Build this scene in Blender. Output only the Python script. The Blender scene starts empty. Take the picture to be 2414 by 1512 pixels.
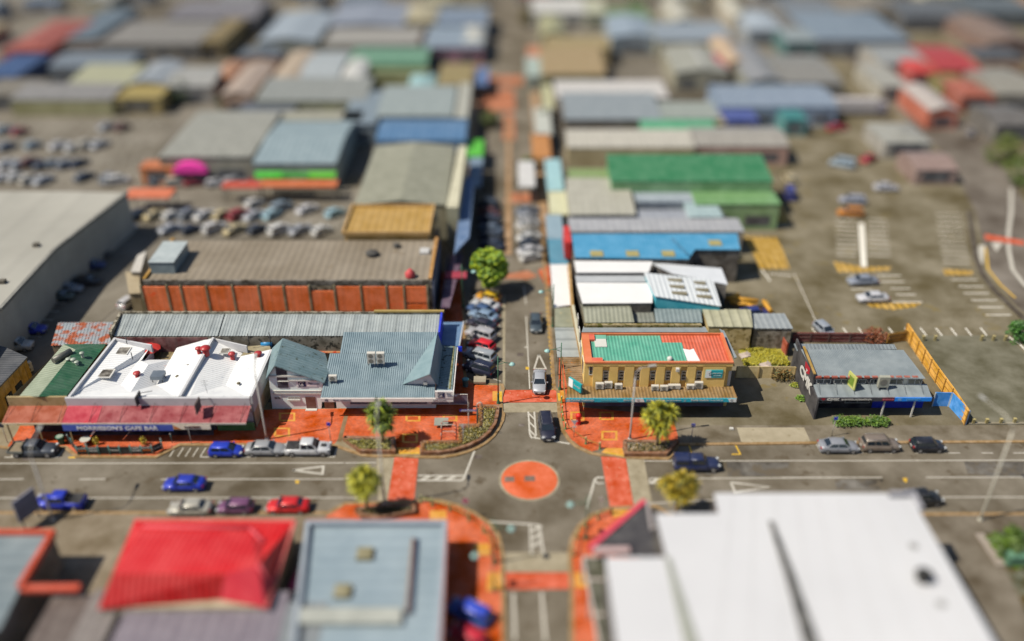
import bpy, math, random
from mathutils import Vector, Matrix
random.seed(7)
sc = bpy.context.scene
R = math.radians
# ---------------------------------------------------------------- camera
CAMH, PITCH, FPX = 69.0, R(31.51), 2130.0
cam_d = bpy.data.cameras.new('camera')
cam = bpy.data.objects.new('camera', cam_d)
sc.collection.objects.link(cam)
cam.location = (0, 0, CAMH)
cam.rotation_euler = (R(90) - PITCH, 0, 0)
cam_d.sensor_width = 36.0
cam_d.lens = 36.0 * FPX / 2414.0
cam_d.clip_end = 3000
cam_d.dof.use_dof = True
cam_d.dof.focus_distance = 115.5
cam_d.dof.aperture_fstop = 0.0088
sc.camera = cam
# ---------------------------------------------------------------- light
SUNV = Vector((-.73, -.22, 1.0)).normalized()          # towards the sun
EL = math.asin(SUNV.z); AZ = math.atan2(SUNV.x, SUNV.y)
w = bpy.data.worlds.new('World'); sc.world = w; w.use_nodes = True
nt = w.node_tree; bg = nt.nodes['Background']
sky = nt.nodes.new('ShaderNodeTexSky'); sky.sky_type = 'NISHITA'; sky.sun_disc = False
sky.sun_elevation = EL; sky.sun_rotation = AZ; sky.air_density = 1.0; sky.dust_density = 1.0
nt.links.new(sky.outputs[0], bg.inputs[0]); bg.inputs[1].default_value = 0.075
sl = bpy.data.lights.new('sun', 'SUN'); sl.energy = 4.8; sl.angle = R(0.5); sl.color = (1, .92, .78)
so = bpy.data.objects.new('sun', sl); sc.collection.objects.link(so)
so.rotation_euler = (-SUNV).to_track_quat('-Z', 'Y').to_euler(); so.location = (-60, -20, 120)
vs = sc.view_settings; vs.view_transform = 'Standard'; vs.look = 'None'; vs.exposure = 0.39; vs.gamma = 1.0
sc.cycles.max_bounces = 5; sc.cycles.use_denoising = True
sc.cycles.caustics_reflective = False; sc.cycles.caustics_refractive = False

# ---------------------------------------------------------------- measuring: a point seen in the photograph, at a known height
CR = dict(A=(0,720,2.874), B=(600,720,2.874), C=(1200,720,2.874), E=(1700,720,2.9075), L=(0,460,2.682),
          M=(900,460,2.414), R=(1700,360,3.0175), S=(0,1140,2.682), T=(800,1040,2.682), U=(1600,1140,2.682),
          F=(0,0,2.682), G=(800,0,2.682), H=(1600,0,2.682), N=(1340,540,3.8935), O=(120,780,4.3107), Q=(1000,860,6.3),
          V=(1330,900,5.7476), W=(1020,960,5.7476), X=(1900,820,4.6423), Y=(0,980,5.7476), Z=(640,800,5.7476), K=(1100,640,5.8156))
def ray(c, u, v):
    if c != 'D':
        a, b, s = CR[c]; u = (a + u / s) * .9656; v = (b + v / s) * .9656
    x = (u - 1207) / FPX; y = -(v - 756) / FPX
    return Vector((x, math.cos(PITCH) + y * math.sin(PITCH), -math.sin(PITCH) + y * math.cos(PITCH)))
def P(c, u, v, z=0.0):
    d = ray(c, u, v); t = (z - CAMH) / d.z
    return Vector((d.x * t, d.y * t, z))
def PW(c, u, v, yw):
    d = ray(c, u, v); t = yw / d.y
    return Vector((d.x * t, yw, CAMH + d.z * t))
def PS(c, u, v, xw):
    d = ray(c, u, v); t = xw / d.x
    return Vector((xw, d.y * t, CAMH + d.z * t))

# ---------------------------------------------------------------- materials
KALB = 0.60
def lin(h):
    h = h.lstrip('#'); r = []
    for i in (0, 2, 4):
        s = int(h[i:i+2], 16) / 255
        r.append(s / 12.92 if s <= .04045 else ((s + .055) / 1.055) ** 2.4)
    return r
def alb(h):
    g_ = 1.0
    if '*' in h: h, g_ = h.split('*'); g_ = float(g_)
    return [min(.86, max(.002, c * KALB * g_)) for c in lin(h)] + [1]
MC = {}
def mat(hexc, rough=.75, var=.14, scale=.6, stripe=None, metal=0., coat=0., bump=0., stain=None, fine=.0, island=None, spec=.35, brick=None):
    key = (hexc, rough, var, scale, stripe, metal, coat, bump, stain, fine, island, spec, brick)
    if key in MC: return MC[key]
    m = bpy.data.materials.new('m_' + hexc.strip('#')); m.use_nodes = True
    n = m.node_tree.nodes; l = m.node_tree.links; b = n['Principled BSDF']
    b.inputs['Roughness'].default_value = rough; b.inputs['Metallic'].default_value = metal
    b.inputs['Specular IOR Level'].default_value = spec
    b.inputs['Coat Weight'].default_value = coat; b.inputs['Coat Roughness'].default_value = .06
    col = alb(hexc)
    tc = n.new('ShaderNodeTexCoord')
    def noise(sc_, det=4, rgh=.6):
        t = n.new('ShaderNodeTexNoise'); t.inputs['Scale'].default_value = sc_
        t.inputs['Detail'].default_value = det; t.inputs['Roughness'].default_value = rgh
        l.new(tc.outputs['Object'], t.inputs['Vector']); return t.outputs[0]
    def ramp(src, a, c_):
        mr = n.new('ShaderNodeMapRange'); mr.inputs[1].default_value = a; mr.inputs[2].default_value = c_
        l.new(src, mr.inputs[0]); return mr.outputs[0]
    def mix(fac, ca, cb, f=None):
        x = n.new('ShaderNodeMix'); x.data_type = 'RGBA'
        if fac is not None: l.new(fac, x.inputs[0])
        else: x.inputs[0].default_value = f
        for i, c_ in ((6, ca), (7, cb)):
            if isinstance(c_, (list, tuple)): x.inputs[i].default_value = c_
            else: l.new(c_, x.inputs[i])
        return x.outputs[2]
    out = col
    if brick:
        bt = n.new('ShaderNodeTexBrick'); l.new(tc.outputs['Object'], bt.inputs['Vector'])
        bt.inputs['Scale'].default_value = brick[0]; bt.inputs['Mortar Size'].default_value = .04
        bt.inputs['Color1'].default_value = [c * (1 + brick[1]) for c in col[:3]] + [1]
        bt.inputs['Color2'].default_value = [c * (1 - brick[1]) for c in col[:3]] + [1]
        bt.inputs['Mortar'].default_value = [c * .55 for c in col[:3]] + [1]
        out = bt.outputs[0]
    if var:
        d = mix(None, out, (0, 0, 0, 1), var)
        e = mix(None, out, (1, .97, .9, 1), var * .35)
        out = mix(ramp(noise(scale), .33, .67), d, e)
    if fine:
        out = mix(ramp(noise(9., 2, .8), .3, .7), mix(None, out, (0, 0, 0, 1), fine), out)
    if stain:
        h2, th, s2 = stain
        out = mix(ramp(noise(s2, 6, .7), th, th + .06), out, alb(h2))
    if island:
        gi = n.new('ShaderNodeNewGeometry')
        out = mix(gi.outputs['Random Per Island'], out, alb(island))
    if stripe:
        ax, per, amt = stripe
        sx = n.new('ShaderNodeSeparateXYZ'); l.new(tc.outputs['Object'], sx.inputs[0])
        mm = n.new('ShaderNodeMath'); mm.operation = 'MULTIPLY'; mm.inputs[1].default_value = 6.2832 / per
        l.new(sx.outputs['XYZ'.index(ax)], mm.inputs[0])
        ms = n.new('ShaderNodeMath'); ms.operation = 'SINE'; l.new(mm.outputs[0], ms.inputs[0])
        f = ramp(ms.outputs[0], .55, .95)
        out = mix(f, out, mix(None, out, (0, 0, 0, 1), amt))
        bp = n.new('ShaderNodeBump'); bp.inputs['Strength'].default_value = .5; bp.inputs['Distance'].default_value = .05
        l.new(ms.outputs[0], bp.inputs['Height']); l.new(bp.outputs[0], b.inputs['Normal'])
    if bump:
        bp = n.new('ShaderNodeBump'); bp.inputs['Strength'].default_value = bump; bp.inputs['Distance'].default_value = .03
        l.new(noise(14, 3, .7), bp.inputs['Height']); l.new(bp.outputs[0], b.inputs['Normal'])
    if isinstance(out, list): b.inputs['Base Color'].default_value = out
    else: l.new(out, b.inputs['Base Color'])
    MC[key] = m; return m
def roofm(h, ax='X', per=.5, amt=.3, **k):
    k.setdefault('rough', .45); k.setdefault('var', .12); return mat(h, stripe=(ax, per, amt), **k)
GLASS = mat('#2c3440', rough=.08, var=0, spec=.8)
WHITE = mat('#e8e6e0', rough=.6, var=.05)
TYRE = mat('#26262a', rough=.9, var=.1)
CHROME = mat('#c8c8cc', rough=.3, var=0, metal=.6)

# ---------------------------------------------------------------- mesh helpers
COL = sc.collection
class MB:
    def __init__(s): s.v = []; s.f = []; s.sm = []
    def poly(s, pts, smooth=False):
        i = len(s.v); s.v += [tuple(p) for p in pts]; s.f.append(list(range(i, i + len(pts)))); s.sm.append(smooth); return s
    def box(s, x0, x1, y0, y1, z0, z1):
        x0, x1 = sorted((x0, x1)); y0, y1 = sorted((y0, y1)); z0, z1 = sorted((z0, z1)); i = len(s.v)
        s.v += [(x0,y0,z0),(x1,y0,z0),(x1,y1,z0),(x0,y1,z0),(x0,y0,z1),(x1,y0,z1),(x1,y1,z1),(x0,y1,z1)]
        for q in ((0,3,2,1),(4,5,6,7),(0,1,5,4),(1,2,6,5),(2,3,7,6),(3,0,4,7)): s.f.append([i + k for k in q]); s.sm.append(False)
        return s
    def obox(s, c, dx, dy, dz, rz=0, rx=0):           # box centred at c, turned
        m = Matrix.Rotation(rz, 3, 'Z') @ Matrix.Rotation(rx, 3, 'X'); i = len(s.v)
        for a in ((-1,-1,-1),(1,-1,-1),(1,1,-1),(-1,1,-1),(-1,-1,1),(1,-1,1),(1,1,1),(-1,1,1)):
            s.v.append(tuple(Vector(c) + m @ Vector((a[0]*dx/2, a[1]*dy/2, a[2]*dz/2))))
        for q in ((0,3,2,1),(4,5,6,7),(0,1,5,4),(1,2,6,5),(2,3,7,6),(3,0,4,7)): s.f.append([i + k for k in q]); s.sm.append(False)
        return s
    def prism(s, poly, z0, z1, top=True, zt=None):    # poly world xy; zt optional per-corner top heights
        pts = [(p[0], p[1]) for p in poly]
        ar = sum(pts[i][0]*pts[(i+1)%len(pts)][1] - pts[(i+1)%len(pts)][0]*pts[i][1] for i in range(len(pts)))
        if ar < 0:
            pts = pts[::-1]
            if zt: zt = zt[::-1]
        n = len(pts); i = len(s.v)
        s.v += [(x, y, z0) for x, y in pts] + [(x, y, zt[k] if zt else z1) for k, (x, y) in enumerate(pts)]
        for k in range(n):
            j = (k + 1) % n; s.f.append([i+k, i+j, i+n+j, i+n+k]); s.sm.append(False)
        if top: s.f.append([i+n+k for k in range(n)]); s.sm.append(False)
        return s
    def plate(s, pts, th=.08):                        # thick facet
        pts = [Vector(p) for p in pts]
        nrm = Vector((0, 0, 0))
        for k in range(len(pts)):
            a, b = pts[k], pts[(k+1) % len(pts)]
            nrm += Vector(((a.y-b.y)*(a.z+b.z), (a.z-b.z)*(a.x+b.x), (a.x-b.x)*(a.y+b.y)))
        nrm.normalize()
        if nrm.z < 0: pts = pts[::-1]; nrm = -nrm
        n = len(pts); i = len(s.v)
        s.v += [tuple(p) for p in pts] + [tuple(p - nrm*th) for p in pts]
        s.f.append([i+k for k in range(n)]); s.sm.append(False)
        s.f.append([i+n+k for k in range(n)][::-1]); s.sm.append(False)
        for k in range(n):
            j = (k+1) % n; s.f.append([i+k, i+n+k, i+n+j, i+j]); s.sm.append(False)
        return s
    def tube(s, pts, rs, n=8, cap=True):
        pts = [Vector(p) for p in pts]
        if not isinstance(rs, (list, tuple)): rs = [rs] * len(pts)
        i0 = len(s.v)
        for k, p in enumerate(pts):
            d = (pts[min(k+1, len(pts)-1)] - pts[max(k-1, 0)]).normalized()
            a = d.orthogonal().normalized() if abs(d.z) < .9 else Vector((1, 0, 0)).cross(d).normalized()
            b = d.cross(a)
            for q in range(n):
                t = 2*math.pi*q/n; s.v.append(tuple(p + (a*math.cos(t) + b*math.sin(t))*rs[k]))
        for k in range(len(pts)-1):
            for q in range(n):
                r = (q+1) % n; a = i0 + k*n; s.f.append([a+q, a+r, a+n+r, a+n+q]); s.sm.append(True)
        if cap:
            s.f.append([i0+q for q in range(n)][::-1]); s.sm.append(False)
            a = i0 + (len(pts)-1)*n; s.f.append([a+q for q in range(n)]); s.sm.append(False)
        return s
    def lathe(s, c, prof, n=14):                      # prof [(r,z)...]
        i0 = len(s.v); c = Vector(c)
        for r, z in prof:
            for q in range(n):
                t = 2*math.pi*q/n; s.v.append((c.x + r*math.cos(t), c.y + r*math.sin(t), c.z + z))
        for k in range(len(prof)-1):
            for q in range(n):
                r = (q+1) % n; a = i0 + k*n; s.f.append([a+q, a+r, a+n+r, a+n+q]); s.sm.append(True)
        a = i0 + (len(prof)-1)*n; s.f.append([a+q for q in range(n)]); s.sm.append(False)
        return s
    def ribbed(s, a, b, c, d, n, h=.05):              # a-b eave, d-c ridge; ribs run a->d
        a, b, c, d = map(Vector, (a, b, c, d)); nr = (b-a).cross(d-a).normalized()
        if nr.z < 0: nr = -nr
        prof = []
        for k in range(n): prof += [(k/n, 0), ((k+.62)/n, 0), ((k+.72)/n, h), ((k+.88)/n, h), ((k+.98)/n, 0)]
        prof.append((1, 0)); i = len(s.v)
        for t, hh in prof: s.v.append(tuple(a.lerp(b, t) + nr*hh)); s.v.append(tuple(d.lerp(c, t) + nr*hh))
        for k in range(len(prof)-1): s.f.append([i+2*k, i+2*k+2, i+2*k+3, i+2*k+1]); s.sm.append(False)
        return s
    def build(s, name, m, parent=None, **props):
        o0 = parent
        while o0 is not None and o0.parent is not None: o0 = o0.parent
        off = Vector(o0.location) if o0 is not None and not o0.get('_loc') else Vector((0, 0, 0))
        me = bpy.data.meshes.new(name)
        me.from_pydata([tuple(Vector(v) - off) for v in s.v], [], s.f)
        me.polygons.foreach_set('use_smooth', s.sm); me.materials.append(m); me.update()
        o = bpy.data.objects.new(name, me); COL.objects.link(o)
        if parent is not None: o.parent = parent
        for k, v in props.items(): o[k] = v
        return o
def each(name, m, parent, tubes=(), boxes=(), r=.025):
    for pts in tubes: MB().tube(pts, r, 6).build(name, m, parent)
    for b in boxes: MB().box(*b).build(name, m, parent)
def thing(name, label, cat, loc=(0, 0, 0), rz=0, group=None):
    o = bpy.data.objects.new(name, None); COL.objects.link(o); o.location = loc; o.rotation_euler = (0, 0, rz)
    o.empty_display_size = .2; o['label'] = label; o['category'] = cat
    if group: o['group'] = group
    return o
def struct(name, mb, m, parent=None):
    o = mb.build(name, m, parent)
    if parent is None: o['kind'] = 'structure'
    return o
def copy_tree(o, parent=None):
    c = o.copy(); COL.objects.link(c)
    if parent is not None: c.parent = parent
    for ch in [x for x in CH.get(o.name, [])]: copy_tree(ch, c)
    return c
def index_children(root):
    CH[root.name] = list(root.children)
    for c in root.children: index_children(c)
CH = {}
def text(s, name, m, parent, at, w, h, rot=(R(90), 0, 0), depth=.02, bold=.0):
    cu = bpy.data.curves.new(name, 'FONT'); cu.body = s; cu.align_x = 'CENTER'; cu.align_y = 'CENTER'; cu.extrude = depth; cu.offset = bold
    cu.resolution_u = 3
    t = bpy.data.objects.new(name, cu); COL.objects.link(t)
    me = bpy.data.meshes.new_from_object(t); bpy.data.objects.remove(t)
    xs = [v.co.x for v in me.vertices]; ys = [v.co.y for v in me.vertices]
    cx, cy = (max(xs)+min(xs))/2, (max(ys)+min(ys))/2
    sx, sy = w/(max(xs)-min(xs)), h/(max(ys)-min(ys))
    from mathutils import Euler
    rm = Euler(rot).to_matrix(); off = Vector(parent_off(parent))
    for v in me.vertices:
        v.co = rm @ Vector(((v.co.x-cx)*sx, (v.co.y-cy)*sy, v.co.z)) + Vector(at) - off
    me.materials.clear(); me.materials.append(m); o = bpy.data.objects.new(name, me); COL.objects.link(o); o.parent = parent
    return o
def parent_off(p):
    while p.parent is not None: p = p.parent
    return p.location
def base(pts):
    return (sum(p[0] for p in pts)/len(pts), sum(p[1] for p in pts)/len(pts), 0)
def strip(mb, pts, wd, z0, z1, side=0):               # a band along a polyline; side -1/0/1 = right/centre/left of travel
    pts = [Vector((p[0], p[1], 0)) for p in pts]; n = len(pts); L = []; Rr = []
    for k in range(n):
        d1 = (pts[k]-pts[k-1]).normalized() if k else (pts[1]-pts[0]).normalized()
        d2 = (pts[k+1]-pts[k]).normalized() if k < n-1 else d1
        d = (d1+d2).normalized(); nr = Vector((-d.y, d.x, 0)) / max(.5, d.dot(d2))
        a, b = {0: (.5, -.5), 1: (1, 0), -1: (0, -1)}[side]
        L.append(pts[k] + nr*wd*a); Rr.append(pts[k] + nr*wd*b)
    for k in range(n-1):
        q = [L[k], L[k+1], Rr[k+1], Rr[k]]
        if z1 - z0 < .011: mb.poly([(p.x, p.y, z1) for p in q][::-1])
        else: mb.prism([(p.x, p.y) for p in q], z0, z1)
# ================================================================= THE SETTING: ground, roads, pavements
ASPH = mat('#766a55', rough=.9, var=.30, scale=.12, fine=.28, stain=('#655a49', .58, .35), spec=.2)
LOT = mat('#7e7252', rough=.95, var=.28, scale=.15, fine=.28, stain=('#887a54', .6, .22), spec=.15)
CONC = mat('#b5a98c', rough=.9, var=.18, scale=.8, fine=.2, stain=('#8d8068', .62, .9))
KERB = mat('#b08a50', rough=.85, var=.25, scale=1.2, fine=.2)
BRICK = mat('#ff6a14*1.02', spec=.06, rough=.95, var=.26, scale=.35, fine=.22, brick=(1.7, .24), stain=('#e4580c', .62, 1.6))
OCHRE = mat('#f0a828*1.1', rough=.8, var=.2, scale=1, fine=.2)
RED_X = mat('#ee5c28', spec=.06, rough=.95, var=.26, scale=.9, fine=.15, stain=('#da5024', .62, 1.1))
PAINT = mat('#e2ddd0', rough=.7, var=.18, scale=2.5, fine=.18)
YEL = mat('#f0c020', rough=.7, var=.15, scale=2)
g = MB().poly([(-2500, -300, -.05), (2500, -300, -.05), (2500, 4000, -.05), (-2500, 4000, -.05)])
struct('ground', g, mat('#6e6555', rough=.95, var=.3, scale=.03, fine=.15, stain=('#7f7350', .6, .05)))
yN, yS = P('D', 0, 1046).y, P('D', 0, 1209).y
cross = MB()
xl, xr = P('D', 1093, 900).x, P('D', 1330, 950).x
road = MB().poly([(-160, yS-.6, 0), (160, yS-.6, 0), (160, yN+.3, 0), (-160, yN+.3, 0)])
road.poly([(xl, yN+.3, 0), (xr+.5, yN+.3, 0), (xr+.5, 430, 0), (xl, 430, 0)])
a_, b_ = P('T', 1140, 900).x, P('T', 1640, 700).x
road.poly([(a_-8, 20, 0), (b_+6, 20, 0), (b_+6, yS-.6, 0), (a_-8, yS-.6, 0)])
rd = struct('road', road, ASPH)
def Z(lst, z): return [P(c, u, v, z) for c, u, v in lst]
# ---- white and yellow paint on the road
wm, ym = MB(), MB(); LZ = 0
def ln(c, pts, wd=.15, m=wm): global LZ; LZ = (LZ+1) % 14; strip(m, [P(c, u, v) for u, v in pts], wd, .009, .010+LZ*.0009)
def fillp(c, pts, m=wm, z=.010): m.poly([P(c, u, v, z) for u, v in pts][::-1])
ln('A', [(-60,1184),(2414,1180)]); ln('B', [(700,1180),(915,1178)])
for a, b in ((-60,165),(555,740),(1130,2414)): ln('A', [(a,1296),(b,1293)])
ln('B', [(700,1290),(760,1282)], .3)
ln('A', [(-60,1427),(2414,1424)]); ln('B', [(700,1426),(790,1426)])
ln('A', [(2050,1232),(2270,1205),(2262,1258),(2050,1232)], .28)
ln('B', [(1205,1303),(1515,1303),(1530,1290),(1605,1097)], .25); ln('B', [(1210,1270),(1530,1270)], .22)
for x in (1250,1340,1430): ln('B', [(x-20,1303),(x+45,1270)], .38)
for x in (1190,1247,1300,1352,1405): ln('A', [(x,1136),(x+40,1074)], .13)
ln('A', [(1405,1139),(1465,1139)]); ln('A', [(1690,1139),(1800,1139)]); ln('A', [(1740,1139),(1752,1118)])
ln('A', [(2035,1138),(2130,1138)]); ln('A', [(2298,1138),(2345,1138),(2368,1066)])
ln('A', [(30,1141),(115,1141)]); ln('A', [(75,1141),(110,1104)]); ln('A', [(355,1141),(405,1141),(455,1076)])
for a, b in ((960,1075),(1195,1310),(1400,1525),(1635,1755),(1845,1965),(2060,2175)): ln('Y', [(a,790),(b,790)], .28, ym)
ln('C', [(243,150),(268,660)], .17); ln('C', [(226,-60),(243,70)], .14); ln('C', [(332,418),(300,518),(382,520),(332,418)], .24)
ln('C', [(258,820),(268,975),(280,1003),(300,1003),(312,985),(300,820)], .22)
for y in (835,890,945): ln('C', [(262,y),(304,y+42)], .22)
ln('C', [(305,1005),(548,1046)], .25)
fillp('C', [(225,368),(252,360),(252,374)])
for k in range(22):
    ln('C', [(383+k*2.3,20+k*30),(385+k*2.3,38+k*30)], .2, ym)
fillp('C', [(238,506),(262,506),(264,525),(240,525)], ym, .03)
ln('C', [(1070,1167),(2414,1165)]); ln('E', [(800,1180),(2400,1175)])
ln('C', [(1400,1290),(2414,1284)]); ln('C', [(1110,1288),(1190,1288)]); ln('C', [(1110,1325),(1290,1322),(1440,1300)]); ln('C',[(1110,1288),(1110,1325)])
ln('C', [(1120,1322),(1165,1290)], .4)
ln('E', [(600,1298),(1320,1297)]); ln('E', [(1630,1297),(2400,1295)]); ln('C', [(1110,1465),(1560,1440)]); ln('E', [(1640,1437),(2400,1437)])
ln('E', [(245,1332),(515,1365),(275,1402),(245,1332)], .3)
ln('C', [(668,1500),(725,1295),(745,1282),(790,1282)], .25); ln('C', [(725,1300),(745,1325),(790,1322)], .2)
ln('T', [(1050,627),(1330,645),(1385,652),(1412,840)], .25); ln('T', [(1325,650),(1335,840)], .22)
for y in (690,740,790): ln('T', [(1335,y),(1400,y-35)], .35)
ln('T', [(1215,1100),(1225,1400)], .3); ln('T', [(1400,1090),(1425,1411)], .3)
ln('C', [(1383,1050),(1405,1108)], .2, ym); ln('E', [(275,1060),(312,1132),(250,1133)], .2, ym)
ln('E', [(850,1060),(890,1126),(955,1126)])
for a, b in ((1105,1185),(1335,1415),(1555,1640),(1790,1870),(2025,2105),(2250,2340)): ln('E', [(a,1124),(b,1124)])
for a in (2290,2430): fillp('A', [(a-1200,9999),(a,9999),(a,9999)]) if 0 else None
fillp('A', [(2068,1303),(2096,1300),(2100,1318),(2082,1328)], ym, .02); fillp('E', [(1462,1302),(1495,1300),(1498,1326),(1484,1334)], ym, .02)
# angle parking lines beside the long street
for y in (365,430,515,590,205,260,105,55): ln('B', [(1560,y-58),(1790,y+18)], .12)
for a in (2005,2150,2270,2380): ln('U', [(a,318),(a+60,318)], .3, ym)
wl = wm.build('white_lines', PAINT, rd); yl = ym.build('yellow_lines', YEL, rd)
# ---- crossings and concrete aprons
cr = MB()
for pts in ([('T',440,192),('T',597,192),('T',565,492),('T',390,502)], [('T',1785,176),('T',1950,205),('T',2005,530),('T',1850,540)],
            [('C',92,668),('C',462,668),('C',467,752),('C',70,757)], [('T',1145,960),('T',1590,960),('T',1600,1068),('T',1150,1072)]):
    cr.poly(Z(pts, .014))
cr.build('red_crossings', RED_X, rd)
dots = MB()
for c, pts in (('C', [(130,690),(235,680),(185,705),(290,710),(345,735),(395,690),(420,730),(95,712)]),
               ('B', [(1110,1150),(1170,1175),(1095,1205),(1105,1250),(1165,1270),(1080,1300),(1150,1330),(1090,1350)]),
               ('C', [(820,1150),(885,1150),(810,1210),(900,1215),(880,1270),(835,1300),(930,1300),(850,1350),(960,1380)])):
    for u, v in pts: q = P(c, u, v); dots.box(q.x-.07, q.x+.07, q.y-.07, q.y+.07, .0, .03)
dots.build('crossing_studs', mat('#e8b090'), rd)
ap = MB()
for pts in ([('T',320,192),('T',438,192),('T',388,502),('T',330,505)], [('T',1952,207),('T',2070,212),('T',2125,500),('T',2007,528)],
            [('C',70,759),('C',470,757),('C',476,824),('C',74,826)], [('T',1120,830),('T',1585,830),('T',1590,956),('T',1130,956)],
            [('C',78,0),('C',96,0),('C',96,664),('C',78,664)]):
    ap.poly(Z(pts, .011))
ap.build('concrete_aprons', CONC, rd)
# ---- roundabout
rc = P('B', 1990, 1291)
rcw = (P('B', 2187, 1291) - P('B', 1795, 1291)).length / 2
ring = [(rc.x+(rcw+.28)*math.cos(t*.1309), rc.y-.2+(rcw+.28)*math.sin(t*.1309)) for t in range(48)]
rb = MB().prism(ring, 0, .03); ra = struct('roundabout', rb, CONC)
dome = MB()
for k, (r, z) in enumerate(((rcw, .034), (rcw*.6, .11), (0.01, .14))):
    pass
dome.lathe((rc.x, rc.y-.2, 0), [(rcw, .034), (rcw*.8, .07), (rcw*.5, .11), (.2, .13)], 64)
dome.build('roundabout_dome', mat('#fa6a28', spec=.06, rough=.95, var=.24, scale=.35, fine=.16, stain=('#dc5c28', .6, .5)), ra)
mh = MB()
for c, u, v, s in (('B',1850,1294,.55),('B',1992,1290,.6)):
    q = P(c, u, v, .12); mh.box(q.x-s, q.x+s, q.y-s*.75, q.y+s*.75, .05, .145)
mh.build('drain_cover', mat('#7a5a48', var=.3), ra)
mc = MB()
for c, u, v, s in (('C',203,420,.45),('B',1630,1137,.42),('B',1935,915,.35),('S',620,1140,.5),('A',180,1150,.42),('C',430,545,.2)):
    q = P(c, u, v); mc.box(q.x-s, q.x+s, q.y-s*.8, q.y+s*.8, 0, .012)
mc.build('manhole_covers', mat('#5a4a40', var=.3), rd)
pat = MB()
for pts in ([('E',215,1185),('E',660,1190),('E',640,1285),('E',225,1290)], [('E',980,1310),('E',1330,1310),('E',1300,1385),('E',1000,1380)],
            [('E',1900,1185),('E',2330,1185),('E',2330,1290),('E',1930,1285)], [('E',10,1200),('E',150,1200),('E',140,1280),('E',0,1285)]):
    pat.poly(Z(pts, .004))
pat.build('tar_patches', mat('#50483e', rough=.85, var=.4, scale=.3, fine=.25, stain=('#6c6252', .5, .4)), rd)
# ---- pavements
KNW = [('D',-60,1046),('Y',90,650),('Y',915,640),('Y',1080,772),('Y',2190,777),('A',1265,1050),('B',300,1048),('B',620,1054),('B',820,1124),('B',930,1133),
       ('B',1050,1127),('B',1220,1137),('W',330,898),('W',530,868),('W',700,820),('W',850,755),('W',960,690),('W',1060,600),('W',1130,500),('W',1190,380),('W',1205,290),('W',1172,250),('W',1165,60),('Q',1440,560),('Q',1420,500),
       ('Q',1030,492),('Q',860,400),('Q',840,250),('K',190,850),('K',160,300),('D',1090,560)]
KNE = [('D',1281,560),('D',1283,640),('C',395,0),('C',440,655),('C',466,668),('C',470,760),('C',476,850),('C',500,950),('C',545,1018),('C',600,1066),('C',700,1110),('C',760,1122),('C',860,1126),('C',940,1138),
       ('C',1235,1149),('C',1275,1110),('C',1310,1048),('E',1000,1048),('D',2520,1040)]
KSW = [('D',-60,1209),('D',775,1209),('T',115,507),('T',390,502),('T',565,492),('T',640,482),('T',740,490),('T',850,520),('T',960,570),('T',1060,640),('T',1118,720),('T',1142,830),('T',1146,950),('T',1150,1080),('T',1155,1500)]
KSE = [('T',1600,1500),('T',1598,1080),('T',1590,940),('T',1585,830),('T',1600,740),('T',1650,650),('T',1730,582),('T',1850,540),('T',2005,530),('T',2150,525),('T',2250,585),('D',2520,1211)]
BASEP = mat('#a39474', rough=.9, var=.2, scale=.3, fine=.2)
def pave(name, kerb, rest, m, zt=.12):
    kp = Z(kerb, zt); mb = MB().prism(kp + Z(rest, zt), -.04, zt); o = struct(name, mb, m)
    k = MB(); strip(k, kp, .42, 0, zt+.012, 0); k.build('kerb', KERB, o); return o
nw = pave('pavement', KNW, [('D',1020,560),('D',1010,880),('D',600,955),('D',60,955),('D',-60,955)], BASEP)
ne = pave('pavement', KNE, [('D',2520,1003),('D',1600,1003),('D',1600,880),('D',1362,880),('D',1352,560)], mat('#7d7058', rough=.9, var=.25, scale=.3, fine=.25))
sw = pave('pavement', KSW, [('D',300,1720),('D',-300,1720),('D',-100,1300)], mat('#8d7c60', rough=.9, var=.25, scale=.3, fine=.25))
se = pave('pavement', KSE, [('D',2600,1720),('D',1400,1720)], mat('#6f6048', rough=.9, var=.3, scale=.2, fine=.3))
# brick paving sheets on the pavements
b1 = MB().poly(Z([('Y',240,430),('Y',100,640),('Y',915,628),('Y',1085,760),('Y',2185,765),('A',1262,1040),('B',300,1040),('B',622,1046),('B',660,1000),('B',1050,1000),('B',1055,1075),('B',1220,1075),('B',1240,1035),('B',1510,1035),
              ('B',1510,920),('B',1620,915),('B',1660,780),('B',1775,775),('B',1780,625),('Q',1030,497),('Q',860,410),('Q',848,250),('K',200,850),('K',180,300),('D',1040,640),('D',1030,960),('D',60,975)], .126))
b1.build('brick_paving', BRICK, nw)
b2 = MB().poly(Z([('C',475,440),('C',470,680),('C',480,760),('C',488,850),('C',512,945),('C',560,1015),('C',620,1062),('C',705,1100),('C',775,1078),('C',918,1076),('C',930,1030),('C',1290,1035),('C',1310,1000),('C',1270,850),('C',640,790),('C',640,440)], .126))
b2.build('brick_paving', BRICK, ne)
b3 = MB().poly(Z([('T',-20,600),('T',120,516),('T',390,512),('T',600,500),('T',740,500),('T',850,530),('T',955,582),('T',1050,652),('T',1105,730),('T',1128,830),('T',1135,1080),('T',1140,1500),('T',700,1500),('T',700,640)], .126))
b3.build('brick_paving', BRICK, sw)
b4 = MB().poly(Z([('T',1612,1500),('T',1608,1080),('T',1600,830),('T',1615,745),('T',1662,660),('T',1740,596),('T',1850,553),('T',2050,545),('T',2200,600),('T',2200,1500)], .126))
b4.build('brick_paving', BRICK, se)
oc = [MB() for _ in range(4)]
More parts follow.
